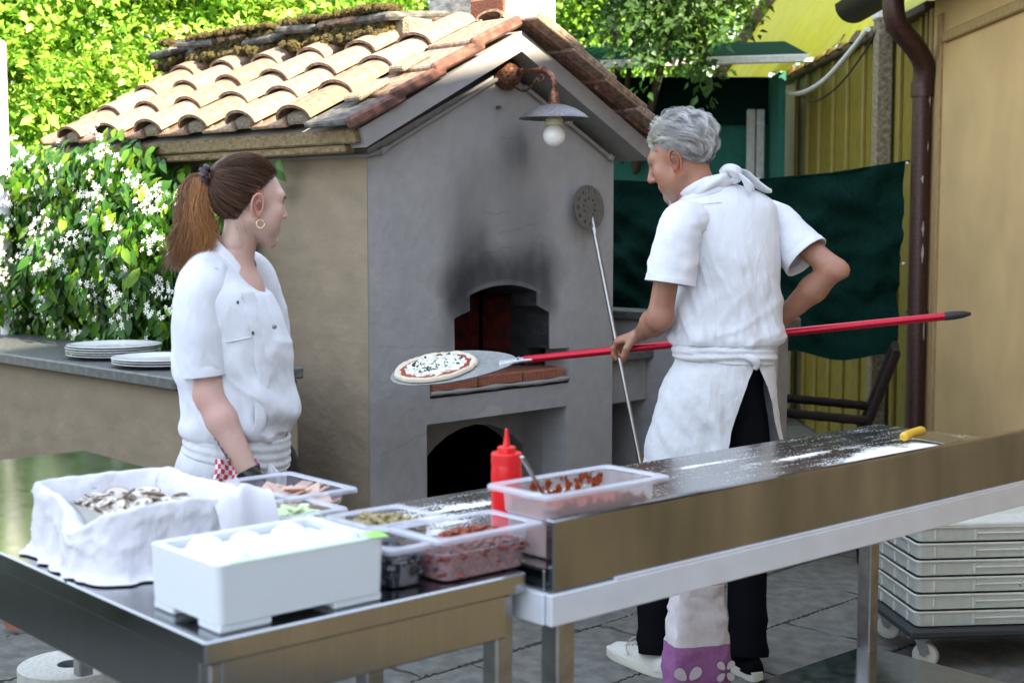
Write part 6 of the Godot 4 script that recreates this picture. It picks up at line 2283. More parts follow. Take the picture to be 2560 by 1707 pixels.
func make_peels() -> void:
	# ---- the long peel in the cook's hand, with the pizza on it
	var butt := Vector3(1.478, 1.1435, -4.709)
	var ferrule := Vector3(0.043, 0.972, -4.95)
	var d := (ferrule - butt).normalized()
	var nrm := Vector3(0.02, 1.0, 0.25)
	nrm = (nrm - d * nrm.dot(d)).normalized()
	var s := d.cross(nrm).normalized()
	var t := thing("pizza_peel", "long pizza peel with a red metal handle and an oval aluminium blade", "peel", ferrule)
	t.basis = Basis(s, nrm, -d)   # -z runs on along the handle towards the blade's tip
	var len := (ferrule - butt).length()
	tube_part(t, "handle", [Vector3(0, 0.004, 0.0), Vector3(0, 0.004, len - 0.035)], 0.0135, M.red_metal, 18)
	var grip := MB.new()
	grip.tube([Vector3(0, 0.004, len - 0.04), Vector3(0, 0.004, len - 0.01), Vector3(0, 0.004, len + 0.02), Vector3(0, 0.004, len + 0.045)], [0.0142, 0.0145, 0.012, 0.005], 14)
	part(t, "end_cap", grip.mesh(), M.black_rubber)
	var fer := MB.new()
	fer.tube([Vector3(0, 0.004, 0.03), Vector3(0, 0.004, -0.01), Vector3(0, 0.002, -0.05), Vector3(0, 0.0, -0.085)], [0.016, 0.017, 0.022, 0.030], 16, 3, 0.5)
	var fp := part(t, "ferrule", fer.mesh(), M.aluminium)
	for k in 2:
		part(fp, "rivet", bbox(Vector3(0.008, 0.006, 0.008), 0.002), M.dark_steel, Vector3(0.010 * (k * 2 - 1), 0.011, -0.02))
	var blade := MB.new()
	var rim := PackedVector3Array()
	var rim2 := PackedVector3Array()
	var low := PackedVector3Array()
	var mid := PackedVector3Array()
	for k in 64:
		var a := TAU * k / 64.0
		var z := -0.255 - 0.225 * cos(a)
		var taper := 1.0 - 0.42 * pow(clampf((z + 0.30) / 0.30, 0, 1), 1.6)
		var x := 0.168 * signf(sin(a)) * pow(absf(sin(a)), 0.86) * taper
		mid.append(Vector3(x * 0.55, 0.0, -0.255 + (z + 0.255) * 0.55))
		low.append(Vector3(x * 0.955, 0.0, -0.255 + (z + 0.255) * 0.965))
		rim.append(Vector3(x, 0.007 if z > -0.30 else 0.007 * clampf((z + 0.46) / 0.16, 0, 1), z))
		rim2.append(Vector3(x * 1.006, -0.003 + (0.007 if z > -0.30 else 0.007 * clampf((z + 0.46) / 0.16, 0, 1)), -0.255 + (z + 0.255) * 1.005))
	var under := PackedVector3Array()
	for q in low:
		under.append(q - Vector3(0, 0.003, 0))
	blade.loft([mid, low, rim, rim2, under], true, 3)
	part(t, "blade", blade.mesh(), M.aluminium)
	make_pizza(t.transform * Transform3D(Basis(), Vector3(0.0, 0.002, -0.318)))
	# ---- the turning peel that leans on the oven front
	var p := thing("turning_peel", "perforated round turning peel on a steel pole leaning on the oven front", "peel", OVEN_AT, OVEN_TURN)
	var foot := Vector3(1.045, 0.0, 0.56)
	var top := Vector3(1.175, 1.43, 0.050)
	var pd := (top - foot).normalized()
	tube_part(p, "pole", [foot, top], 0.0095, M.steel_leg, 14)
	var tongue := MB.new()
	tongue.tube([top - pd * 0.03, top + pd * 0.02, top + pd * 0.05], [0.011, 0.013, 0.011], 10, 3, 0.6)
	part(p, "tongue", tongue.mesh(), M.steel_leg)
	var c := CSGCombiner3D.new()
	c.name = "disc"
	p.add_child(c)
	var up := Vector3(0, 1, 0)
	var nn := Vector3(0.0, 0.10, 1.0).normalized()
	var sx := up.cross(nn).normalized()
	c.transform = Transform3D(Basis(sx, nn, sx.cross(nn)), top + Vector3(-0.015, 0.085, -0.012))
	var plate := CSGCylinder3D.new()
	plate.name = "plate"
	plate.radius = 0.094
	plate.height = 0.005
	plate.sides = 48
	plate.material = M.dark_steel
	c.add_child(plate)
	for k in 17:
		var hole := CSGCylinder3D.new()
		hole.name = "hole_%03d" % (k + 1)
		hole.operation = CSGShape3D.OPERATION_SUBTRACTION
		hole.height = 0.03
		hole.sides = 14
		hole.material = M.dark_steel
		var a := 0.0
		var rr := 0.0
		if k < 9:
			a = deg_to_rad(60.0 + 30.0 * k)
			rr = 0.070
			hole.radius = 0.0085 if k < 7 else 0.0065
		else:
			a = deg_to_rad(-60.0 + 38.0 * (k - 9))
			rr = 0.036
			hole.radius = 0.0058
		hole.position = Vector3(cos(a) * rr, 0, -sin(a) * rr)
		c.add_child(hole)


func bits(mb: MB, r: RandomNumberGenerator, at: Vector3, size: Vector3, rough := 0.35) -> void:
	# one crooked scrap: a box whose corners are pushed about
	var b := Basis.from_euler(Vector3(r.randf_range(-0.6, 0.6), r.randf() * TAU, r.randf_range(-0.6, 0.6)))
	var k0 := mb.v.size()
	mb.box(Vector3.ZERO, size, minf(size.x, minf(size.y, size.z)) * 0.25)
	var bend := r.randf_range(-1, 1) * 6.0
	for k in range(k0, mb.v.size()):
		var q := mb.v[k]
		q.y += bend * q.x * q.x
		q += Vector3(sin(q.z * 400.0 + at.x * 99.0), cos(q.x * 300.0 + at.z * 77.0), sin(q.x * 350.0)) * minf(size.y, 0.004) * rough
		mb.v[k] = at + b * q


func make_pizza(place: Transform3D) -> void:
	var t := Node3D.new()
	t.name = numbered("pizza")
	add_child(t)
	t.transform = place
	tag(t, "raw pizza with tomato, white cheese, olives and mushrooms on the peel", "pizza")
	var r := RandomNumberGenerator.new()
	r.seed = 3
	var n := folds(31, 9.0)
	var crust := mat("raw_dough", lin(0.74, 0.66, 0.50), 0.75, 0, {"sss": 0.15, "tri": 30.0, "own": true, "tex": TX.soft})
	var cheese := mat("cheese", lin(0.80, 0.80, 0.72), 0.5, 0, {"sss": 0.15})
	var base := MB.new()
	var rings := []
	for q in [[1.0, 0.002], [1.01, 0.010], [0.985, 0.0165], [0.94, 0.0175], [0.88, 0.0125], [0.82, 0.010], [0.4, 0.010], [0.02, 0.010]]:
		var ring := PackedVector3Array()
		for k in 72:
			var a := TAU * k / 72.0
			var w := 1.0 + 0.030 * n.get_noise_2d(cos(a) * 1.4, sin(a) * 1.4) + 0.008 * sin(a * 5.0)
			var lump: float = 1.0 + 0.30 * n.get_noise_2d(cos(a) * 4.0 + 9.0, sin(a) * 4.0)
			ring.append(Vector3(cos(a) * 0.140 * q[0] * w, q[1] * (lump if q[0] > 0.8 else 1.0), sin(a) * 0.148 * q[0] * w))
		rings.append(ring)
	base.loft(rings)
	part(t, "crust", base.mesh(), crust)
	var sauce := MB.new()
	rings = []
	for q in [0.02, 0.5, 0.78, 0.845, 0.86]:
		var ring := PackedVector3Array()
		for k in 72:
			var a := TAU * k / 72.0
			var w := 1.0 + 0.09 * n.get_noise_2d(cos(a) * 3.0 + 4.0, sin(a) * 3.0) + 0.03 * sin(a * 11.0)
			ring.append(Vector3(cos(a) * 0.140 * q * w, 0.0128 if q < 0.86 else 0.0112, sin(a) * 0.148 * q * w))
		rings.append(ring)
	sauce.loft(rings)
	part(t, "tomato_sauce", sauce.mesh(), M.sauce)
	var ch := MB.new()
	var cr := []
	for q in [[0.02, 0.024], [0.35, 0.023], [0.60, 0.019], [0.70, 0.015], [0.74, 0.012]]:
		var ring := PackedVector3Array()
		for k in 60:
			var a := TAU * k / 60.0
			var w := 1.0 + 0.16 * n.get_noise_2d(cos(a) * 5.0 + 4.0, sin(a) * 5.0) + 0.05 * sin(a * 9.0)
			ring.append(Vector3(cos(a) * 0.140 * q[0] * w, q[1] + 0.004 * n.get_noise_2d(cos(a) * q[0] * 30.0, sin(a) * q[0] * 30.0), sin(a) * 0.148 * q[0] * w))
		cr.append(ring)
	ch.loft(cr)
	for k in 300:
		var a := r.randf() * TAU
		var rr := sqrt(r.randf()) * 0.100
		bits(ch, r, Vector3(cos(a) * rr, 0.0175 + r.randf() * 0.014 * (1.0 - rr / 0.115), sin(a) * rr), Vector3(r.randf_range(0.012, 0.03), r.randf_range(0.003, 0.006), r.randf_range(0.004, 0.008)), 0.5)
	bits(ch, r, Vector3(0.02, 0.040, 0.0), Vector3(0.004, 0.022, 0.005), 0.1)
	var cp := part(t, "shredded_cheese", ch.mesh(), cheese)
	cp.set_meta("kind", "stuff")
	var ol := MB.new()
	ol.tube(loop_axis(Vector3.ZERO, Vector3.UP, 0.0066, 10), 0.0032, 7, 0)
	for k in 13:
		var a := k * 2.4
		var rr := 0.030 + 0.065 * fmod(k * 0.37, 1.0)
		part(t, "olive_slice", ol.mesh() if k == 0 else (t.get_node("olive_slice") as MeshInstance3D).mesh, M.black_glove, Vector3(cos(a) * rr, 0.026 - 0.06 * (rr - 0.03), sin(a) * rr), Basis.from_euler(Vector3(r.randf_range(-0.5, 0.5), 0, r.randf_range(-0.5, 0.5))))
	var mu := MB.new()
	for k in 46:
		var a := r.randf() * TAU
		var rr := 0.045 + r.randf() * 0.060
		bits(mu, r, Vector3(cos(a) * rr, 0.020 + 0.003 * r.randf(), sin(a) * rr), Vector3(r.randf_range(0.008, 0.02), 0.003, r.randf_range(0.005, 0.009)), 0.4)
	var mp := part(t, "mushroom_pieces", mu.mesh(), mat("cooked_mushroom", lin(0.26, 0.15, 0.07), 0.7, 0, {"tri": 60.0, "own": true, "tex": TX.blotch}))
	mp.set_meta("kind", "stuff")
	var gr := MB.new()
	for k in 34:
		var a := r.randf() * TAU
		var rr := r.randf() * 0.10
		bits(gr, r, Vector3(cos(a) * rr, 0.026 - 0.06 * rr, sin(a) * rr), Vector3(r.randf_range(0.008, 0.016), 0.0025, r.randf_range(0.005, 0.009)), 0.4)
	var gp := part(t, "green_peppers", gr.mesh(), mat("pepper_green", lin(0.30, 0.30, 0.06), 0.5))
	gp.set_meta("kind", "stuff")


func round_rect(w: float, dd: float, rad: float, y: float, n := 6) -> PackedVector3Array:
	var out := PackedVector3Array()
	for c in 4:
		var cx: float = [1, -1, -1, 1][c] * (w / 2 - rad)
		var cz: float = [1, 1, -1, -1][c] * (dd / 2 - rad)
		for k in n + 1:
			var a := PI / 2 * c + PI / 2 * k / n
			out.append(Vector3(cx + cos(a) * rad, y, cz + sin(a) * rad))
	return out


# a food tub with a flat flange; returns the node
func tub(label: String, at: Vector3, w: float, dd: float, h: float, m: Material, rim: Material, group: String, called := "food_tub") -> Node3D:
	var t := thing(called, label, "tub", table_point(at), TABLE_TURN, group)
	var b := MB.new()
	var bw := w - 0.036
	var bd := dd - 0.036
	b.loft([round_rect(bw * 0.90, bd * 0.90, 0.022, 0.001), round_rect(bw * 0.94, bd * 0.94, 0.026, 0.006), round_rect(bw * 0.955, bd * 0.955, 0.028, h * 0.62), round_rect(bw * 0.985, bd * 0.985, 0.026, h * 0.64), round_rect(bw, bd, 0.024, h - 0.002)], true, 1)
	part(t, "tub_wall", b.mesh(), m)
	var r := MB.new()
	r.loft([round_rect(bw, bd, 0.024, h), round_rect(bw + 0.004, bd + 0.004, 0.024, h + 0.004), round_rect(w - 0.004, dd - 0.004, 0.014, h + 0.004), round_rect(w, dd, 0.014, h + 0.001), round_rect(w, dd, 0.014, h - 0.005), round_rect(w - 0.004, dd - 0.004, 0.013, h - 0.005)])
	part(t, "flange", r.mesh(), rim)
	var line := MB.new()
	line.loft([round_rect(bw * 0.958 + 0.003, bd * 0.958 + 0.003, 0.028, h * 0.615), round_rect(bw * 0.958 + 0.003, bd * 0.958 + 0.003, 0.028, h * 0.645)])
	part(t, "step", line.mesh(), rim)
	return t


func heap(called: String, label: String, category: String, at: Vector3, w: float, dd: float, y0: float, y1: float, count: int, size: Vector3, m: Material, rseed: int, mound := 0.0) -> void:
	var r := RandomNumberGenerator.new()
	r.seed = rseed
	var b := MB.new()
	for k in count:
		var x := r.randf_range(-0.5, 0.5) * w
		var z := r.randf_range(-0.5, 0.5) * dd
		var top := y1 + mound * (1.0 - pow(2.0 * x / w, 2.0)) * (1.0 - pow(2.0 * z / dd, 2.0))
		var y := lerpf(y0, top, sqrt(r.randf()))
		bits(b, r, Vector3(x, y, z), size * r.randf_range(0.6, 1.2), 0.6)
	# a solid core under the scraps
	b.loft([round_rect(w * 0.97, dd * 0.97, 0.02, y0 - 0.004), round_rect(w * 1.0, dd * 1.0, 0.02, lerpf(y0, y1, 0.9)), round_rect(w * 0.8, dd * 0.8, 0.015, y1 - 0.004)], true, 2)
	var o := part(self, numbered(called), b.mesh(), m, table_point(at), Basis(Vector3.UP, TABLE_TURN))
	o.set_meta("kind", "stuff")
	tag(o, label, category)


func make_toppings() -> void:
	var g := "clear tubs of toppings on the prep table"
	var cp: Material = M.clear_plastic
	var cr: Material = M.clear_rim
	# tubs at the front
	tub("small clear tub of black olives between the polystyrene box and the ham tub", Vector3(0.412, 0.852, -0.115), 0.112, 0.170, 0.068, cp, cr, g)
	heap("black_olives", "black olives heaped in the small clear tub", "olives", Vector3(0.412, 0.852, -0.115), 0.072, 0.126, 0.006, 0.050, 230, Vector3(0.013, 0.011, 0.013), mat("olive_black", lin(0.010, 0.012, 0.022), 0.25), 61, 0.006)
	tub("clear tub of chopped pink ham at the corner of the prep table", Vector3(0.562, 0.852, -0.082), 0.240, 0.152, 0.075, cp, cr, g)
	heap("chopped_ham", "chopped pink ham in the clear tub at the table corner", "ham", Vector3(0.562, 0.852, -0.082), 0.190, 0.107, 0.006, 0.048, 560, Vector3(0.017, 0.006, 0.010), mat("ham_pink", lin(0.42, 0.10, 0.085), 0.5, 0, {"tri": 30.0, "own": true, "tex": TX.blotch, "sss": 0.1}), 62, 0.006)
	heap("tomato_scraps", "orange red tomato scraps on top of the chopped ham", "tomato", Vector3(0.585, 0.852, -0.110), 0.12, 0.04, 0.052, 0.060, 26, Vector3(0.014, 0.008, 0.008), M.orange_smear, 63, 0.004)
	tub("clear tub of artichoke hearts behind the olives", Vector3(0.525, 0.852, -0.272), 0.176, 0.150, 0.066, cp, cr, g)
	heap("artichoke_pieces", "pale yellow artichoke pieces heaped in their tub", "artichokes", Vector3(0.525, 0.852, -0.272), 0.130, 0.104, 0.006, 0.052, 260, Vector3(0.022, 0.005, 0.014), mat("artichoke", lin(0.60, 0.46, 0.17), 0.5, 0, {"tri": 34.0, "own": true, "tex": TX.blotch}), 64, 0.020)
	tub("clear tub of pale lettuce beside the cloth lined basket", Vector3(0.445, 0.852, -0.47), 0.170, 0.165, 0.062, cp, cr, g)
	heap("lettuce_shreds", "pale green lettuce shreds in a clear tub", "lettuce", Vector3(0.445, 0.852, -0.475), 0.11, 0.10, 0.006, 0.045, 130, Vector3(0.034, 0.004, 0.020), mat("lettuce", lin(0.60, 0.70, 0.40), 0.5, 0, {"glow": lin(0.3, 0.35, 0.2)}), 65, 0.022)
	tub("clear tub of sliced ham nearest the white aproned waist", Vector3(0.560, 0.852, -0.645), 0.165, 0.26, 0.068, cp, cr, g)
	heap("ham_slices", "folded pale pink ham slices in a clear tub", "ham", Vector3(0.560, 0.852, -0.645), 0.115, 0.20, 0.006, 0.045, 46, Vector3(0.07, 0.005, 0.05), mat("ham_pale", lin(0.66, 0.44, 0.34), 0.5, 0, {"sss": 0.2, "tri": 20.0, "own": true, "tex": TX.soft}), 66, 0.012)
	tub("nearly empty clear tub behind the cloth lined basket", Vector3(0.385, 0.852, -0.665), 0.165, 0.22, 0.066, cp, cr, g)
	heap("rocket_leaves", "few green leaves left in the nearly empty tub", "leaves", Vector3(0.40, 0.852, -0.62), 0.10, 0.12, 0.004, 0.010, 20, Vector3(0.03, 0.003, 0.016), mat("rocket", lin(0.22, 0.42, 0.12), 0.5), 67)
	make_box()
	make_basket()
	# ---- tomato tub on the long table, with smears up its wall and a spoon in it
	var t := tub("deep milky tub of tomato sauce with smeared walls behind the steel upstand", Vector3(0.828, 0.857, -0.072), 0.322, 0.172, 0.118, M.milky_plastic, M.clear_rim, "", "sauce_tub")
	var s := MB.new()
	var rows := []
	for k in 13:
		var ring := PackedVector3Array()
		for q in 9:
			var x := (k / 12.0 - 0.5) * 0.262
			var z := (q / 8.0 - 0.5) * 0.112
			ring.append(Vector3(x, 0.088 - 0.012 * (k / 12.0) + 0.003 * sin(k * 1.3 + q), z))
		rows.append(ring)
	s.loft(rows, false)
	var base := MB.new()
	base.loft([round_rect(0.258, 0.122, 0.026, 0.004), round_rect(0.2715, 0.1295, 0.028, 0.078), round_rect(0.25, 0.11, 0.02, 0.080)], true, 3)
	var sp := part(self, numbered("tomato_sauce"), s.mesh(), M.sauce, table_point(Vector3(0.828, 0.857, -0.072)), Basis(Vector3.UP, TABLE_TURN))
	tag(sp, "orange red tomato sauce lying in the deep milky tub", "sauce")
	part(sp, "sauce_body", base.mesh(), M.sauce)
	var r := RandomNumberGenerator.new()
	r.seed = 8
	var n := folds(77, 26.0)
	var sm := MB.new()
	for i in 60:
		for j in 22:
			var x := (i / 60.0 - 0.5) * 0.262
			var y := 0.052 + j * 0.0030
			var v := n.get_noise_2d(x * 2.2, y * 1.2) + 0.02 + 0.16 * clampf((x + 0.02) * 6.0, -1, 1) - maxf(0.0, (y - 0.102)) * 12.0
			if v > 0.0 and x > -0.07:
				var z := -0.0665 + 0.0008
				sm.fq(Vector3(x, y, z), Vector3(x + 0.0046, y, z), Vector3(x + 0.0046, y + 0.0032, z), Vector3(x, y + 0.0032, z))
	for i in 60:
		for j in 20:
			var x := (i / 60.0 - 0.5) * 0.226
			var y := 0.060 + j * 0.0024
			if n.get_noise_2d(x * 1.4 + 3.0, y * 0.6) * 0.5 + (0.101 - 0.010 * (x + 0.13) / 0.26 - y) * 26.0 > 0.0:
				sm.fq(Vector3(x, y, 0.0628), Vector3(x + 0.0046, y, 0.0628), Vector3(x + 0.0046, y + 0.0025, 0.0628), Vector3(x, y + 0.0025, 0.0628))
	for i in 26:
		for j in 20:
			var z := (i / 26.0 - 0.5) * 0.084
			var y := 0.010 + j * 0.0046
			if n.get_noise_2d(z * 1.4 + 9.0, y * 0.6) * 0.5 + (0.101 - y) * 26.0 > 0.0:
				sm.fq(Vector3(-0.1330, y, z), Vector3(-0.1330, y, z + 0.0047), Vector3(-0.1330, y + 0.0047, z + 0.0047), Vector3(-0.1330, y + 0.0047, z))
	part(sp, "wall_smear", sm.mesh(), M.orange_smear)
	var spoon := thing("spoon", "steel spoon standing in the tomato sauce tub", "spoon", table_point(Vector3(0.735, 0.955, -0.062)), TABLE_TURN)
	var sb := MB.new()
	sb.tube([Vector3(-0.052, 0.083, -0.010), Vector3(-0.03, 0.045, -0.004), Vector3(0.0, 0.0, 0.0), Vector3(0.020, -0.035, 0.004)], [0.008, 0.0075, 0.007, 0.006], 8, 3, 0.4)
	part(spoon, "stem", sb.mesh(), M.steel_leg)
	var bowl := MB.new()
	bowl.lathe([Vector2(0.002, -0.010), Vector2(0.016, -0.006), Vector2(0.022, 0.004), Vector2(0.020, 0.004)], 14, Vector3(0.028, -0.045, 0.005), false, Basis(Vector3.BACK, 0.9))
	part(spoon, "bowl", bowl.mesh(), M.steel_leg)
	# ---- squeeze bottle
	var q := thing("squeeze_bottle", "red plastic squeeze bottle standing behind the tomato sauce tub", "bottle", table_point(Vector3(0.813, 0.8555, -0.262)), TABLE_TURN)
	var bb := MB.new()
	bb.lathe([Vector2(0.0, 0.0), Vector2(0.028, 0.0), Vector2(0.0305, 0.003), Vector2(0.0305, 0.088), Vector2(0.0292, 0.093), Vector2(0.0305, 0.098), Vector2(0.0305, 0.118), Vector2(0.0292, 0.123), Vector2(0.0298, 0.128), Vector2(0.028, 0.132)], 32)
	part(q, "bottle_body", bb.mesh(), M.red_plastic)
	var cap := MB.new()
	cap.lathe([Vector2(0.0305, 0.130), Vector2(0.0305, 0.150), Vector2(0.029, 0.153), Vector2(0.0185, 0.154), Vector2(0.018, 0.163), Vector2(0.016, 0.165), Vector2(0.0075, 0.166), Vector2(0.005, 0.180), Vector2(0.003, 0.199), Vector2(0.0, 0.200)], 32, Vector3.ZERO, true)
	part(q, "nozzle_cap", cap.mesh(), M.red_plastic)
	# ---- dough scraper lying on the floured table
	var sc := thing("dough_scraper", "dough scraper with a yellow handle lying on the floured table", "scraper", table_point(Vector3(2.42, 0.857, -0.38)), TABLE_TURN + 0.2)
	var hd := MB.new()
	hd.tube(curve([Vector3(-0.075, 0.012, 0.0), Vector3(-0.06, 0.016, 0), Vector3(0.0, 0.017, 0), Vector3(0.05, 0.017, 0), Vector3(0.062, 0.013, 0)], 4), [0.010, 0.0115, 0.0125, 0.0125, 0.0125, 0.0125, 0.0125, 0.0125, 0.0125, 0.0125, 0.0125, 0.0125, 0.0125, 0.0125, 0.0125, 0.0115, 0.009], 14)
	part(sc, "handle", hd.mesh(), M.yellow_plastic)
	block(sc, "blade", Vector3(0.012, 0.006, 0.065), Vector3(0.13, 0.0015, 0.10), M.steel, 0.0005, Basis(Vector3.RIGHT, 0.08))
	for k in 3:
		var mo := MB.new()
		var rr := []
		for e in 5:
			var ring := PackedVector3Array()
			for a0 in 22:
				var a := TAU * a0 / 22.0
				var w := (1.0 - e * 0.23) * (1.0 + 0.25 * sin(a * 3.0 + k) + 0.12 * sin(a * 7.0 + k * 2))
				ring.append(Vector3(cos(a) * w * [0.075, 0.06, 0.05][k], 0.0006 + 0.0018 * e, sin(a) * w * [0.016, 0.014, 0.02][k]))
			rr.append(ring)
		mo.loft(rr, true, 2)
		var fo := single("flour_heap", mo.mesh(), M.flour, ["small heap of spilt flour along the steel upstand", "low heap of spilt flour beside the dough scraper", "thin heap of spilt flour next to the sauce tub"][k], "flour", table_point([Vector3(1.72, 0.8555, -0.045), Vector3(2.22, 0.8555, -0.24), Vector3(1.10, 0.8555, -0.022)][k]), Basis(Vector3.UP, TABLE_TURN))
		fo.set_meta("kind", "stuff")


func make_box() -> void:
	var t := thing("polystyrene_box", "white polystyrene box of mozzarella on the prep table corner", "box", table_point(Vector3(0.1825, 0.8515, -0.120)), TABLE_TURN)
	var b := MB.new()
	var w := 0.305
	var dd := 0.212
	var h := 0.104
	b.loft([round_rect(w - 0.006, dd - 0.006, 0.012, 0.012), round_rect(w - 0.004, dd - 0.004, 0.012, 0.03), round_rect(w, dd, 0.012, h - 0.002), round_rect(w - 0.004, dd - 0.004, 0.011, h), round_rect(w - 0.028, dd - 0.028, 0.008, h), round_rect(w - 0.031, dd - 0.031, 0.008, h - 0.003), round_rect(w - 0.034, dd - 0.034, 0.008, 0.02)], true, 2)
	for sx in [-1, 1]:
		for sz in [-1, 1]:
			b.box(Vector3(sx * (w / 2 - 0.050), 0.006, sz * (dd / 2 - 0.036)), Vector3(0.092, 0.0135, 0.064), 0.003)
	part(t, "box_shell", b.mesh(), M.polystyrene)
	var fill := MB.new()
	fill.loft([round_rect(w - 0.037, dd - 0.037, 0.008, 0.090), round_rect(w * 0.5, dd * 0.5, 0.008, 0.093)], true, 2)
	part(t, "brine", fill.mesh(), M.mozzarella)
	var ball := MB.new()
	var pr := []
	for k in 13:
		var a := PI * k / 12.0
		pr.append(Vector2(maxf(0.0005, sin(a) * 0.036), cos(a) * 0.031))
	ball.lathe(pr, 24)
	var bm := ball.mesh()
	for q in [[-0.088, -0.040], [-0.030, 0.040], [-0.012, -0.045], [0.046, 0.036], [0.066, -0.04], [0.112, 0.030], [-0.10, 0.045]]:
		single("mozzarella_ball", bm, M.mozzarella, "white mozzarella ball floating in the polystyrene box", "mozzarella", table_point(Vector3(0.1825, 0.8515, -0.120) + Vector3(q[0], 0.078 + 0.09 * absf(q[0] * q[1]) * 20.0, q[1])), Basis(Vector3.UP, TABLE_TURN + q[0] * 20.0) * Basis.from_scale(Vector3(0.92 + 1.2 * absf(q[0]), 0.85 + absf(q[1]) * 4.0, 1.0 + q[1])), "mozzarella balls in the polystyrene box")
	var film := MB.new()
	var rows := []
	for k in 31:
		var u := k / 30.0
		var x := lerpf(-0.13, 0.15, u)
		var wv := 0.003 * sin(k * 1.1)
		rows.append(PackedVector3Array([Vector3(x, h + 0.0012, 0.0985), Vector3(x, h + 0.002 + 0.2 * absf(wv), 0.102), Vector3(x, h + 0.0016, 0.1068), Vector3(x, h - 0.0015, 0.1078)]))
	film.loft(rows, false)
	var fl := single("green_film", film.mesh(), M.pale_film, "pale plastic film edge with a bright green corner on the polystyrene box", "film", table_point(Vector3(0.1825, 0.8515, -0.120)), Basis(Vector3.UP, TABLE_TURN))
	var tip := MB.new()
	rows = []
	for k in 9:
		var u := k / 8.0
		rows.append(PackedVector3Array([Vector3(0.122 + 0.036 * u, h + 0.002 + 0.003 * sin(u * 5.0), 0.080 - 0.01 * u), Vector3(0.122 + 0.038 * u, h + 0.006 * sin(u * 3.0) + 0.002, 0.094), Vector3(0.122 + 0.038 * u, h + 0.002 - 0.004 * u, 0.1085)]))
	tip.loft(rows, false)
	part(fl, "film_corner", tip.mesh(), M.green_film)


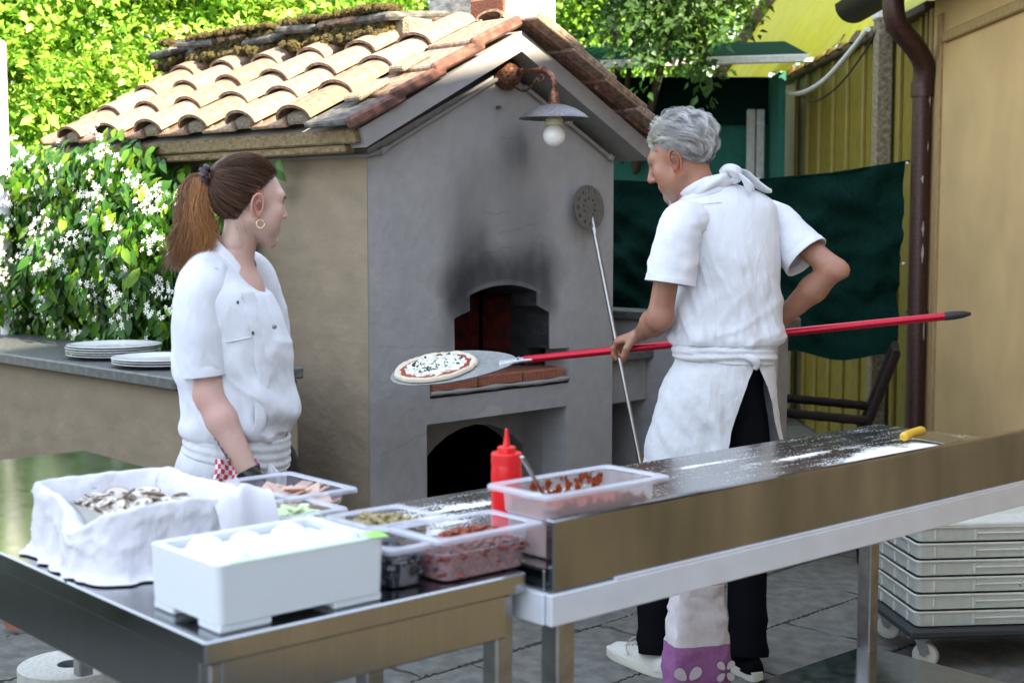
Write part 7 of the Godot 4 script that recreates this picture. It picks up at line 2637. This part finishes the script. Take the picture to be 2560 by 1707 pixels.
func make_basket() -> void:
	var at := table_point(Vector3(0.184, 0.852, -0.565))
	var b := thing("mushroom_basket", "rectangular basket hidden under the white cotton cloth", "basket", at, TABLE_TURN)
	var w := 0.262
	var dd := 0.330
	var h := 0.116
	var m := MB.new()
	m.loft([round_rect(w - 0.05, dd - 0.05, 0.02, 0.001), round_rect(w - 0.03, dd - 0.03, 0.02, h - 0.012), round_rect(w - 0.036, dd - 0.036, 0.02, h - 0.012), round_rect(w - 0.056, dd - 0.056, 0.02, 0.006)], true, 3)
	part(b, "basket_wall", m.mesh(), M.grey_wood)
	# the cloth: down the inside, over the rim and down the outside in loose folds
	var n := folds(55, 7.0)
	var n2 := folds(56, 20.0)
	var c := MB.new()
	var rings := []
	var prof := [[-0.07, 0.035], [-0.045, 0.060], [-0.022, 0.100], [-0.010, 0.119], [-0.004, 0.1235], [0.002, 0.1235], [0.006, 0.119], [0.008, 0.102], [0.009, 0.082], [0.011, 0.058], [0.013, 0.034], [0.017, 0.014], [0.024, 0.004], [0.030, 0.0015]]
	var sm := smooth_rows(prof, 3)
	for q in sm:
		var ring := PackedVector3Array()
		var base := round_rect(w, dd, 0.035, 0.0, 9)
		# even the spacing along the long sides
		var dense := PackedVector3Array()
		for k in base.size():
			var a := base[k]
			var e := base[(k + 1) % base.size()]
			var parts := maxi(1, int(a.distance_to(e) / 0.008))
			for j in parts:
				dense.append(a.lerp(e, float(j) / parts))
		for k in dense.size():
			var a := dense[k]
			var out := Vector3(a.x / w, 0, a.z / dd)
			out = Vector3(signf(a.x) * pow(absf(a.x / w * 2.0), 8.0), 0, signf(a.z) * pow(absf(a.z / dd * 2.0), 8.0)).normalized()
			var s := float(k) / dense.size() * TAU
			var wav := 0.0
			if q[0] > 0.0:
				wav = (0.25 + q[0] / 0.030) * (0.010 * n.get_noise_2d(a.x * 2.2 + q[1] * 0.8, a.z * 2.2 + 3.0) + 0.0035 * sin((a.x - a.z) * 85.0 + q[1] * 30.0 + 5.0 * n.get_noise_2d(a.x, a.z))) + 0.007 * crease(n, (a.x + a.z) * 1.6 + q[1] * 1.2, q[1] * 1.0 - a.x, 2.0) * clampf(q[0] / 0.01, 0, 1)
			else:
				wav = 0.008 * n.get_noise_3d(a.x * 2.0, q[1] * 3.0, a.z * 2.0)
			var y: float = q[1]
			# the rim dips at the near left corner and the hem hangs unevenly
			var dip := exp(-pow((a - Vector3(-w / 2, 0, dd * 0.18)).length() / 0.06, 2.0))
			y -= dip * 0.050 * clampf((q[1] - 0.03) / 0.09, 0, 1)
			var lump := 0.010 * n.get_noise_2d(a.x * 0.8 + 9.0, a.z * 0.8) * clampf((q[1] - 0.06) / 0.06, 0, 1)
			ring.append(a + out * (q[0] + wav + (0.018 * dip if q[0] > 0 else 0.0)) + Vector3(0, maxf(0.0012, y + lump), 0))
		rings.append(ring)
	c.loft(rings)
	single("cotton_cloth", c.mesh(), M.cotton, "white cotton cloth draped over the mushroom basket", "cloth", at, Basis(Vector3.UP, TABLE_TURN))
	# a loose end of cloth folded over towards the tubs
	var e := MB.new()
	var rows := []
	for k in 16:
		var ring := PackedVector3Array()
		for j in 14:
			var u := j / 13.0
			var v := k / 15.0
			ring.append(Vector3(0.055 + 0.125 * u, 0.112 + 0.018 * sin(u * 2.6) - 0.10 * pow(v, 2.0) + 0.004 * sin(u * 12.0 + v * 4.0), 0.165 + 0.050 * v + 0.012 * sin(u * 7.0) - 0.02 * u))
		rows.append(ring)
	e.loft(rows, false)
	single("cotton_cloth", e.mesh(), M.cotton, "folded cloth corner hanging from the mushroom basket towards the polystyrene box", "cloth", at, Basis(Vector3.UP, TABLE_TURN))
	# ---- sliced mushrooms
	var r := RandomNumberGenerator.new()
	r.seed = 29
	var white := mat("mushroom_white", lin(0.72, 0.64, 0.54), 0.7, 0, {"tri": 40.0, "own": true, "tex": TX.soft})
	var brown := mat("mushroom_gill", lin(0.17, 0.085, 0.045), 0.8, 0, {"tri": 40.0, "own": true, "tex": TX.mottled})
	var skin := mat("mushroom_skin", lin(0.33, 0.21, 0.13), 0.7, 0, {"tri": 40.0, "own": true, "tex": TX.mottled})
	# slice: cap outline with a stem, gills as a dark crescent
	var poly := PackedVector2Array()
	for k in 13:
		var a := PI * k / 12.0
		poly.append(Vector2(cos(a) * 0.021, sin(a) * 0.015 + 0.004))
	poly.append_array([Vector2(-0.017, 0.0), Vector2(-0.006, 0.003), Vector2(-0.0055, -0.014), Vector2(0.0055, -0.014), Vector2(0.006, 0.003), Vector2(0.017, 0.0)])
	var body := MB.new()
	body.prism(poly, 0.003)
	var bm := body.mesh()
	var gill := MB.new()
	for sx in [-1, 1]:
		var gp := PackedVector2Array([Vector2(sx * 0.006, 0.0045), Vector2(sx * 0.016, 0.002), Vector2(sx * 0.013, 0.0075), Vector2(sx * 0.007, 0.008)])
		gill.prism(gp, 0.0036, Vector3(0, 0, 0.0003))
	var gm := gill.mesh()
	var edge := MB.new()
	var arc := []
	for k in 11:
		var a := PI * (0.04 + 0.92 * k / 10.0)
		arc.append(Vector3(cos(a) * 0.0212, sin(a) * 0.0152 + 0.004, -0.0015))
	edge.tube(arc, 0.0018, 6)
	var em := edge.mesh()
	for k in 120:
		var x := r.randf_range(-0.5, 0.5) * (w - 0.07)
		var z := r.randf_range(-0.5, 0.5) * (dd - 0.08)
		var y := 0.078 + 0.020 * (1.0 - pow(absf(x) / 0.1, 2.0)) + r.randf_range(-0.012, 0.008)
		var lay := Basis.from_euler(Vector3(-PI / 2 + r.randf_range(-0.8, 0.8), r.randf() * TAU, r.randf_range(-0.5, 0.5)), EULER_ORDER_YXZ)
		var o := Node3D.new()
		o.name = numbered("mushroom_slice")
		add_child(o)
		o.transform = Transform3D(Basis(Vector3.UP, TABLE_TURN), at) * Transform3D(lay * Basis.from_scale(Vector3.ONE * r.randf_range(0.7, 1.15)), Vector3(x, y, z))
		tag(o, "raw sliced mushroom piece heaped in the cloth lined basket", "mushroom", "sliced mushrooms in the basket")
		part(o, "flesh", bm, white)
		part(o, "gills", gm, brown)
		part(o, "cap_skin", em, skin)
	var bed := MB.new()
	bed.loft([round_rect(w - 0.07, dd - 0.07, 0.02, 0.02), round_rect(w - 0.05, dd - 0.05, 0.02, 0.066), round_rect(w - 0.12, dd - 0.12, 0.02, 0.074)], true, 2)
	var bo := part(self, "mushroom_bed", bed.mesh(), skin, at, Basis(Vector3.UP, TABLE_TURN))
	bo.set_meta("kind", "stuff")
	tag(bo, "bed of sliced mushrooms under the topmost slices", "mushrooms")


func make_small_things() -> void:
	# ---- plates on the left counter
	var pl := MB.new()
	pl.lathe([Vector2(0.0, 0.004), Vector2(0.10, 0.004), Vector2(0.115, 0.006), Vector2(0.165, 0.0155), Vector2(0.172, 0.0165), Vector2(0.173, 0.0145), Vector2(0.165, 0.012), Vector2(0.115, 0.002), Vector2(0.095, 0.0), Vector2(0.0, 0.0)], 56)
	var pm := pl.mesh()
	var turn := Basis(Vector3.UP, PI / 4)
	var c := Vector3(-1.085, 0, -4.60)
	for st in [[Vector3(0.19, 0.9535, -0.755), 5, "white china plate in the taller stack on the left counter", "plates in the taller stack"], [Vector3(0.152, 0.9535, -0.355), 3, "white china plate in the lower stack at the counter end", "plates in the lower stack"]]:
		for k in st[1]:
			single("plate", pm, M.china, st[2], "plate", c + turn * (st[0] + Vector3(0.003 * sin(k * 2.0), k * 0.0085, 0.003 * cos(k * 3.0))), turn, st[3])
	# ---- dough trays on a dolly
	var yaw := 0.10
	var tb := Basis(Vector3.UP, yaw)
	var o := Vector3(1.305, 0, -4.52)
	var d := thing("dolly", "black plastic dolly on casters under the white dough trays", "dolly", o, yaw)
	block(d, "deck", Vector3(0.305, 0.122, -0.205), Vector3(0.64, 0.03, 0.44), M.dolly_plastic, 0.008)
	for x in [0.04, 0.57]:
		for z in [-0.04, -0.37]:
			var cs := MB.new()
			cs.box(Vector3(0, 0.095, 0), Vector3(0.07, 0.008, 0.07), 0.002)
			for s in [-1, 1]:
				cs.box(Vector3(s * 0.019, 0.068, 0.012), Vector3(0.004, 0.055, 0.034), 0.001, Basis(Vector3.RIGHT, -0.35))
			cs.tube([Vector3(-0.024, 0.04, 0.018), Vector3(0.024, 0.04, 0.018)], 0.007, 8)
			var yw := 0.9 if x < 0.3 else 0.4
			var f := part(d, "caster", cs.mesh(), M.zinc, Vector3(x, 0.008, z), Basis(Vector3.UP, yw))
			var wh := MB.new()
			wh.lathe([Vector2(0.0, -0.014), Vector2(0.022, -0.015), Vector2(0.038, -0.014), Vector2(0.042, -0.009), Vector2(0.042, 0.009), Vector2(0.038, 0.014), Vector2(0.022, 0.015), Vector2(0.0, 0.014)], 28, Vector3(0, 0.034, 0.018), false, Basis(Vector3.BACK, PI / 2))
			part(f, "wheel", wh.mesh(), M.caster_wheel)
	var says := ["lowest white dough tray on the black dolly", "second white dough tray up from the dolly", "third white dough tray up from the dolly, with a small black mark", "fourth white dough tray up from the dolly", "fifth white dough tray up from the dolly", "topmost white dough tray of the stack on the dolly"]
	var W := 0.60
	var D := 0.40
	for k in 6:
		var t := thing("dough_tray", says[k], "tray", o + tb * Vector3(0.305, 0.1375 + 0.0562 * k, -0.205), yaw, "dough trays stacked on the dolly")
		var b := MB.new()
		b.loft([round_rect(W - 0.030, D - 0.030, 0.02, 0.003), round_rect(W - 0.018, D - 0.018, 0.02, 0.006), round_rect(W - 0.012, D - 0.012, 0.02, 0.045), round_rect(W, D, 0.02, 0.047), round_rect(W, D, 0.02, 0.0545), round_rect(W - 0.006, D - 0.006, 0.018, 0.0555), round_rect(W - 0.018, D - 0.018, 0.018, 0.0545), round_rect(W - 0.024, D - 0.024, 0.018, 0.008)], true, 3)
		part(t, "shell", b.mesh(), M.crate_plastic)
		for x in [-0.235, -0.10, 0.10, 0.235]:
			part(t, "rib", bbox(Vector3(0.008, 0.038, 0.008), 0.002), M.crate_plastic, Vector3(x, 0.026, D / 2 - 0.006))
		for z in [-0.12, 0.0, 0.12]:
			part(t, "rib", bbox(Vector3(0.008, 0.038, 0.008), 0.002), M.crate_plastic, Vector3(-W / 2 + 0.006, 0.026, z))
		part(t, "grip_lip", bbox(Vector3(0.192, 0.006, 0.010), 0.002), M.crate_plastic, Vector3(0.0, 0.030, D / 2 - 0.005))
		if k == 2:
			for q in [[0.0, 0.0], [0.008, 0.006], [0.004, -0.007], [0.013, 0.001]]:
				part(t, "black_mark", bbox(Vector3(0.005, 0.004, 0.001)), M.thread_black, Vector3(0.055 + q[0], 0.026 + q[1], D / 2 - 0.0068))
	var lid := thing("tray_lid", "white ribbed lid on top of the dough tray stack", "lid", o + tb * Vector3(0.305, 0.1375 + 0.0562 * 6, -0.205), yaw)
	var lb := MB.new()
	lb.loft([round_rect(W, D, 0.02, 0.0), round_rect(W, D, 0.02, 0.008), round_rect(W - 0.03, D - 0.03, 0.02, 0.012), round_rect(W - 0.10, D - 0.10, 0.02, 0.026), round_rect(W - 0.12, D - 0.12, 0.02, 0.026), round_rect(W - 0.14, D - 0.14, 0.02, 0.020)], true, 3)
	part(lid, "cover", lb.mesh(), M.crate_plastic)
	# ---- flour sack
	make_sack()
	# ---- paper roll and a dry leaf on the paving
	var roll := thing("paper_roll", "large white paper roll standing under the prep table", "paper roll", Vector3(-1.205, 0.006, -3.79))
	var rb := MB.new()
	rb.lathe([Vector2(0.036, 0.25), Vector2(0.075, 0.251), Vector2(0.110, 0.2495), Vector2(0.137, 0.2505), Vector2(0.1395, 0.248), Vector2(0.1400, 0.004), Vector2(0.138, 0.0), Vector2(0.036, 0.0)], 48)
	part(roll, "paper", rb.mesh(), M.paper_roll)
	var core := MB.new()
	core.lathe([Vector2(0.0365, 0.0), Vector2(0.0365, 0.249), Vector2(0.033, 0.249), Vector2(0.033, 0.02), Vector2(0.0, 0.02)], 28)
	part(roll, "core", core.mesh(), M.roll_core)
	var lf := leaf_mesh(0.075, 0.045, -0.5)
	single("fallen_leaf", lf, M.dry_leaf, "curled dry brown leaf on the stone paving", "leaf", Vector3(-1.74, 0.016, -4.93), Basis(Vector3.UP, 1.1) * Basis(Vector3.BACK, 0.35))
	single("fallen_leaf", leaf_mesh(0.05, 0.03, -0.4), M.dry_leaf, "small dry leaf on the paving behind the shoes", "leaf", Vector3(0.83, 0.012, -4.62), Basis(Vector3.UP, 2.1))
	# ---- wicker armchair by the downpipe
	var ch := thing("wicker_chair", "dark brown wicker armchair beside the downpipe", "chair", Vector3(1.42, 0, -6.25), -0.25)
	var back := MB.new()
	var rows := []
	for k in 25:
		var ring := PackedVector3Array()
		for j in 19:
			var u := j / 18.0
			var v := k / 24.0
			var wv := 0.004 * (1.0 if (k + j) % 2 else -1.0)
			ring.append(Vector3(0.10 + 0.16 * v + wv, 0.45 + 0.44 * v, -0.24 + 0.48 * u))
		rows.append(ring)
	back.loft(rows, false)
	part(ch, "backrest", back.mesh(), M.wicker)
	for z in [-0.25, 0.25]:
		tube_part(ch, "back_post", [Vector3(0.08, 0.40, z), Vector3(0.265, 0.90, z)], 0.018, M.wicker, 8)
		var pth := curve([Vector3(-0.37, 0.0, z), Vector3(-0.36, 0.56, z), Vector3(-0.335, 0.625, z), Vector3(-0.25, 0.64, z), Vector3(0.15, 0.615, z)], 10)
		var rad := []
		for k in pth.size():
			rad.append(0.019 + 0.0025 * (k % 2))
		tube_part(ch, "arm", pth, rad, M.wicker, 8)
		tube_part(ch, "rear_leg", [Vector3(0.10, 0.45, z), Vector3(0.14, 0.0, z)], 0.017, M.wicker, 8)
	tube_part(ch, "top_rail", [Vector3(0.265, 0.90, -0.25), Vector3(0.265, 0.90, 0.25)], 0.018, M.wicker, 8)
	block(ch, "seat", Vector3(-0.12, 0.42, 0), Vector3(0.48, 0.05, 0.48), M.wicker, 0.02)


func make_sack() -> void:
	var t := thing("flour_sack", "opened paper flour sack with purple print on the floor behind the work table", "sack", Vector3(0.542, 0.006, -4.08), 0.25)
	var n := folds(88, 9.0)
	var ring_at := func(y: float, w: float, dd: float, crease: float) -> PackedVector3Array:
		var ring := PackedVector3Array()
		for k in 64:
			var a := TAU * k / 64.0
			var c := cos(a)
			var s := sin(a)
			var x := signf(c) * pow(absf(c), 0.5) * w
			var z := signf(s) * pow(absf(s), 0.5) * dd
			# gusset: the short sides fold in
			if absf(c) > 0.85:
				x *= 1.0 - crease * (1.0 - pow(absf(s) / 0.52, 2.0))
			var f := 0.008 * n.get_noise_3d(x * 1.4, y * 1.6, z * 1.4) + 0.004 * n.get_noise_3d(x * 4.0, y * 4.0, z * 4.0)
			ring.append(Vector3(x + f, y, z + f))
		return ring
	var lower := MB.new()
	var rings := []
	for k in 15:
		var u := k / 14.0
		rings.append(ring_at.call(0.001 + 0.225 * u, lerpf(0.104, 0.094, u), lerpf(0.064, 0.058, u), 0.05))
	lower.loft(rings, true, 1)
	part(t, "printed_panel", lower.mesh(), M.purple_print)
	var upper := MB.new()
	rings = []
	for k in 15:
		var u := k / 14.0
		rings.append(ring_at.call(0.2262 + 0.168 * u, lerpf(0.0938, 0.076, u), lerpf(0.058, 0.050, u), 0.05 + 0.16 * u))
	upper.loft(rings)
	part(t, "paper", upper.mesh(), M.paper_bag)
	var cuff := MB.new()
	rings = []
	for q in [[0.372, 0.0785, 0.0525], [0.396, 0.0780, 0.0525], [0.402, 0.0755, 0.050], [0.396, 0.073, 0.0475], [0.30, 0.058, 0.036]]:
		rings.append(ring_at.call(q[0], q[1], q[2], 0.20))
	cuff.loft([rings[0], rings[1], rings[2]])
	part(t, "rolled_cuff", cuff.mesh(), M.paper_bag)
	var inside := MB.new()
	inside.loft([rings[2], rings[3], rings[4]], true, 2)
	var ip := part(t, "kraft_lining", inside.mesh(), M.kraft_inside)
	var torn := MB.new()
	var tr := []
	for k in 17:
		var a := PI * 1.15 + k / 16.0 * 1.9
		var q := Vector3(cos(a) * 0.070, 0.396, sin(a) * 0.046)
		tr.append(PackedVector3Array([q, q + Vector3(0, 0.012 + 0.006 * sin(k * 2.3), 0)]))
	torn.loft(tr, false)
	part(ip, "torn_edge", torn.mesh(), M.kraft_inside)
	# printed white petals: a ring of four round the emblem's middle
	for q in [[-0.052, 0.125, 1.15], [0.066, 0.150, 0.75]]:
		for k in 4:
			var pm := MB.new()
			var poly := PackedVector2Array()
			for j in 20:
				var a := TAU * j / 20.0
				poly.append(Vector2(cos(a) * 0.0135 * (1.0 + 0.3 * sin(a)), sin(a) * 0.020))
			pm.prism(poly, 0.0004)
			var ang := PI / 4 + k * PI / 2
			part(t, "printed_petal", pm.mesh(), M.paper_bag, Vector3(q[0] + cos(ang) * 0.027 * q[2], q[1] + sin(ang) * 0.031 * q[2], 0.0655 + (0.001 if q[0] < 0 else 0.0)), Basis(Vector3.BACK, ang - PI / 2) * Basis.from_scale(Vector3(q[2], q[2], 1)))
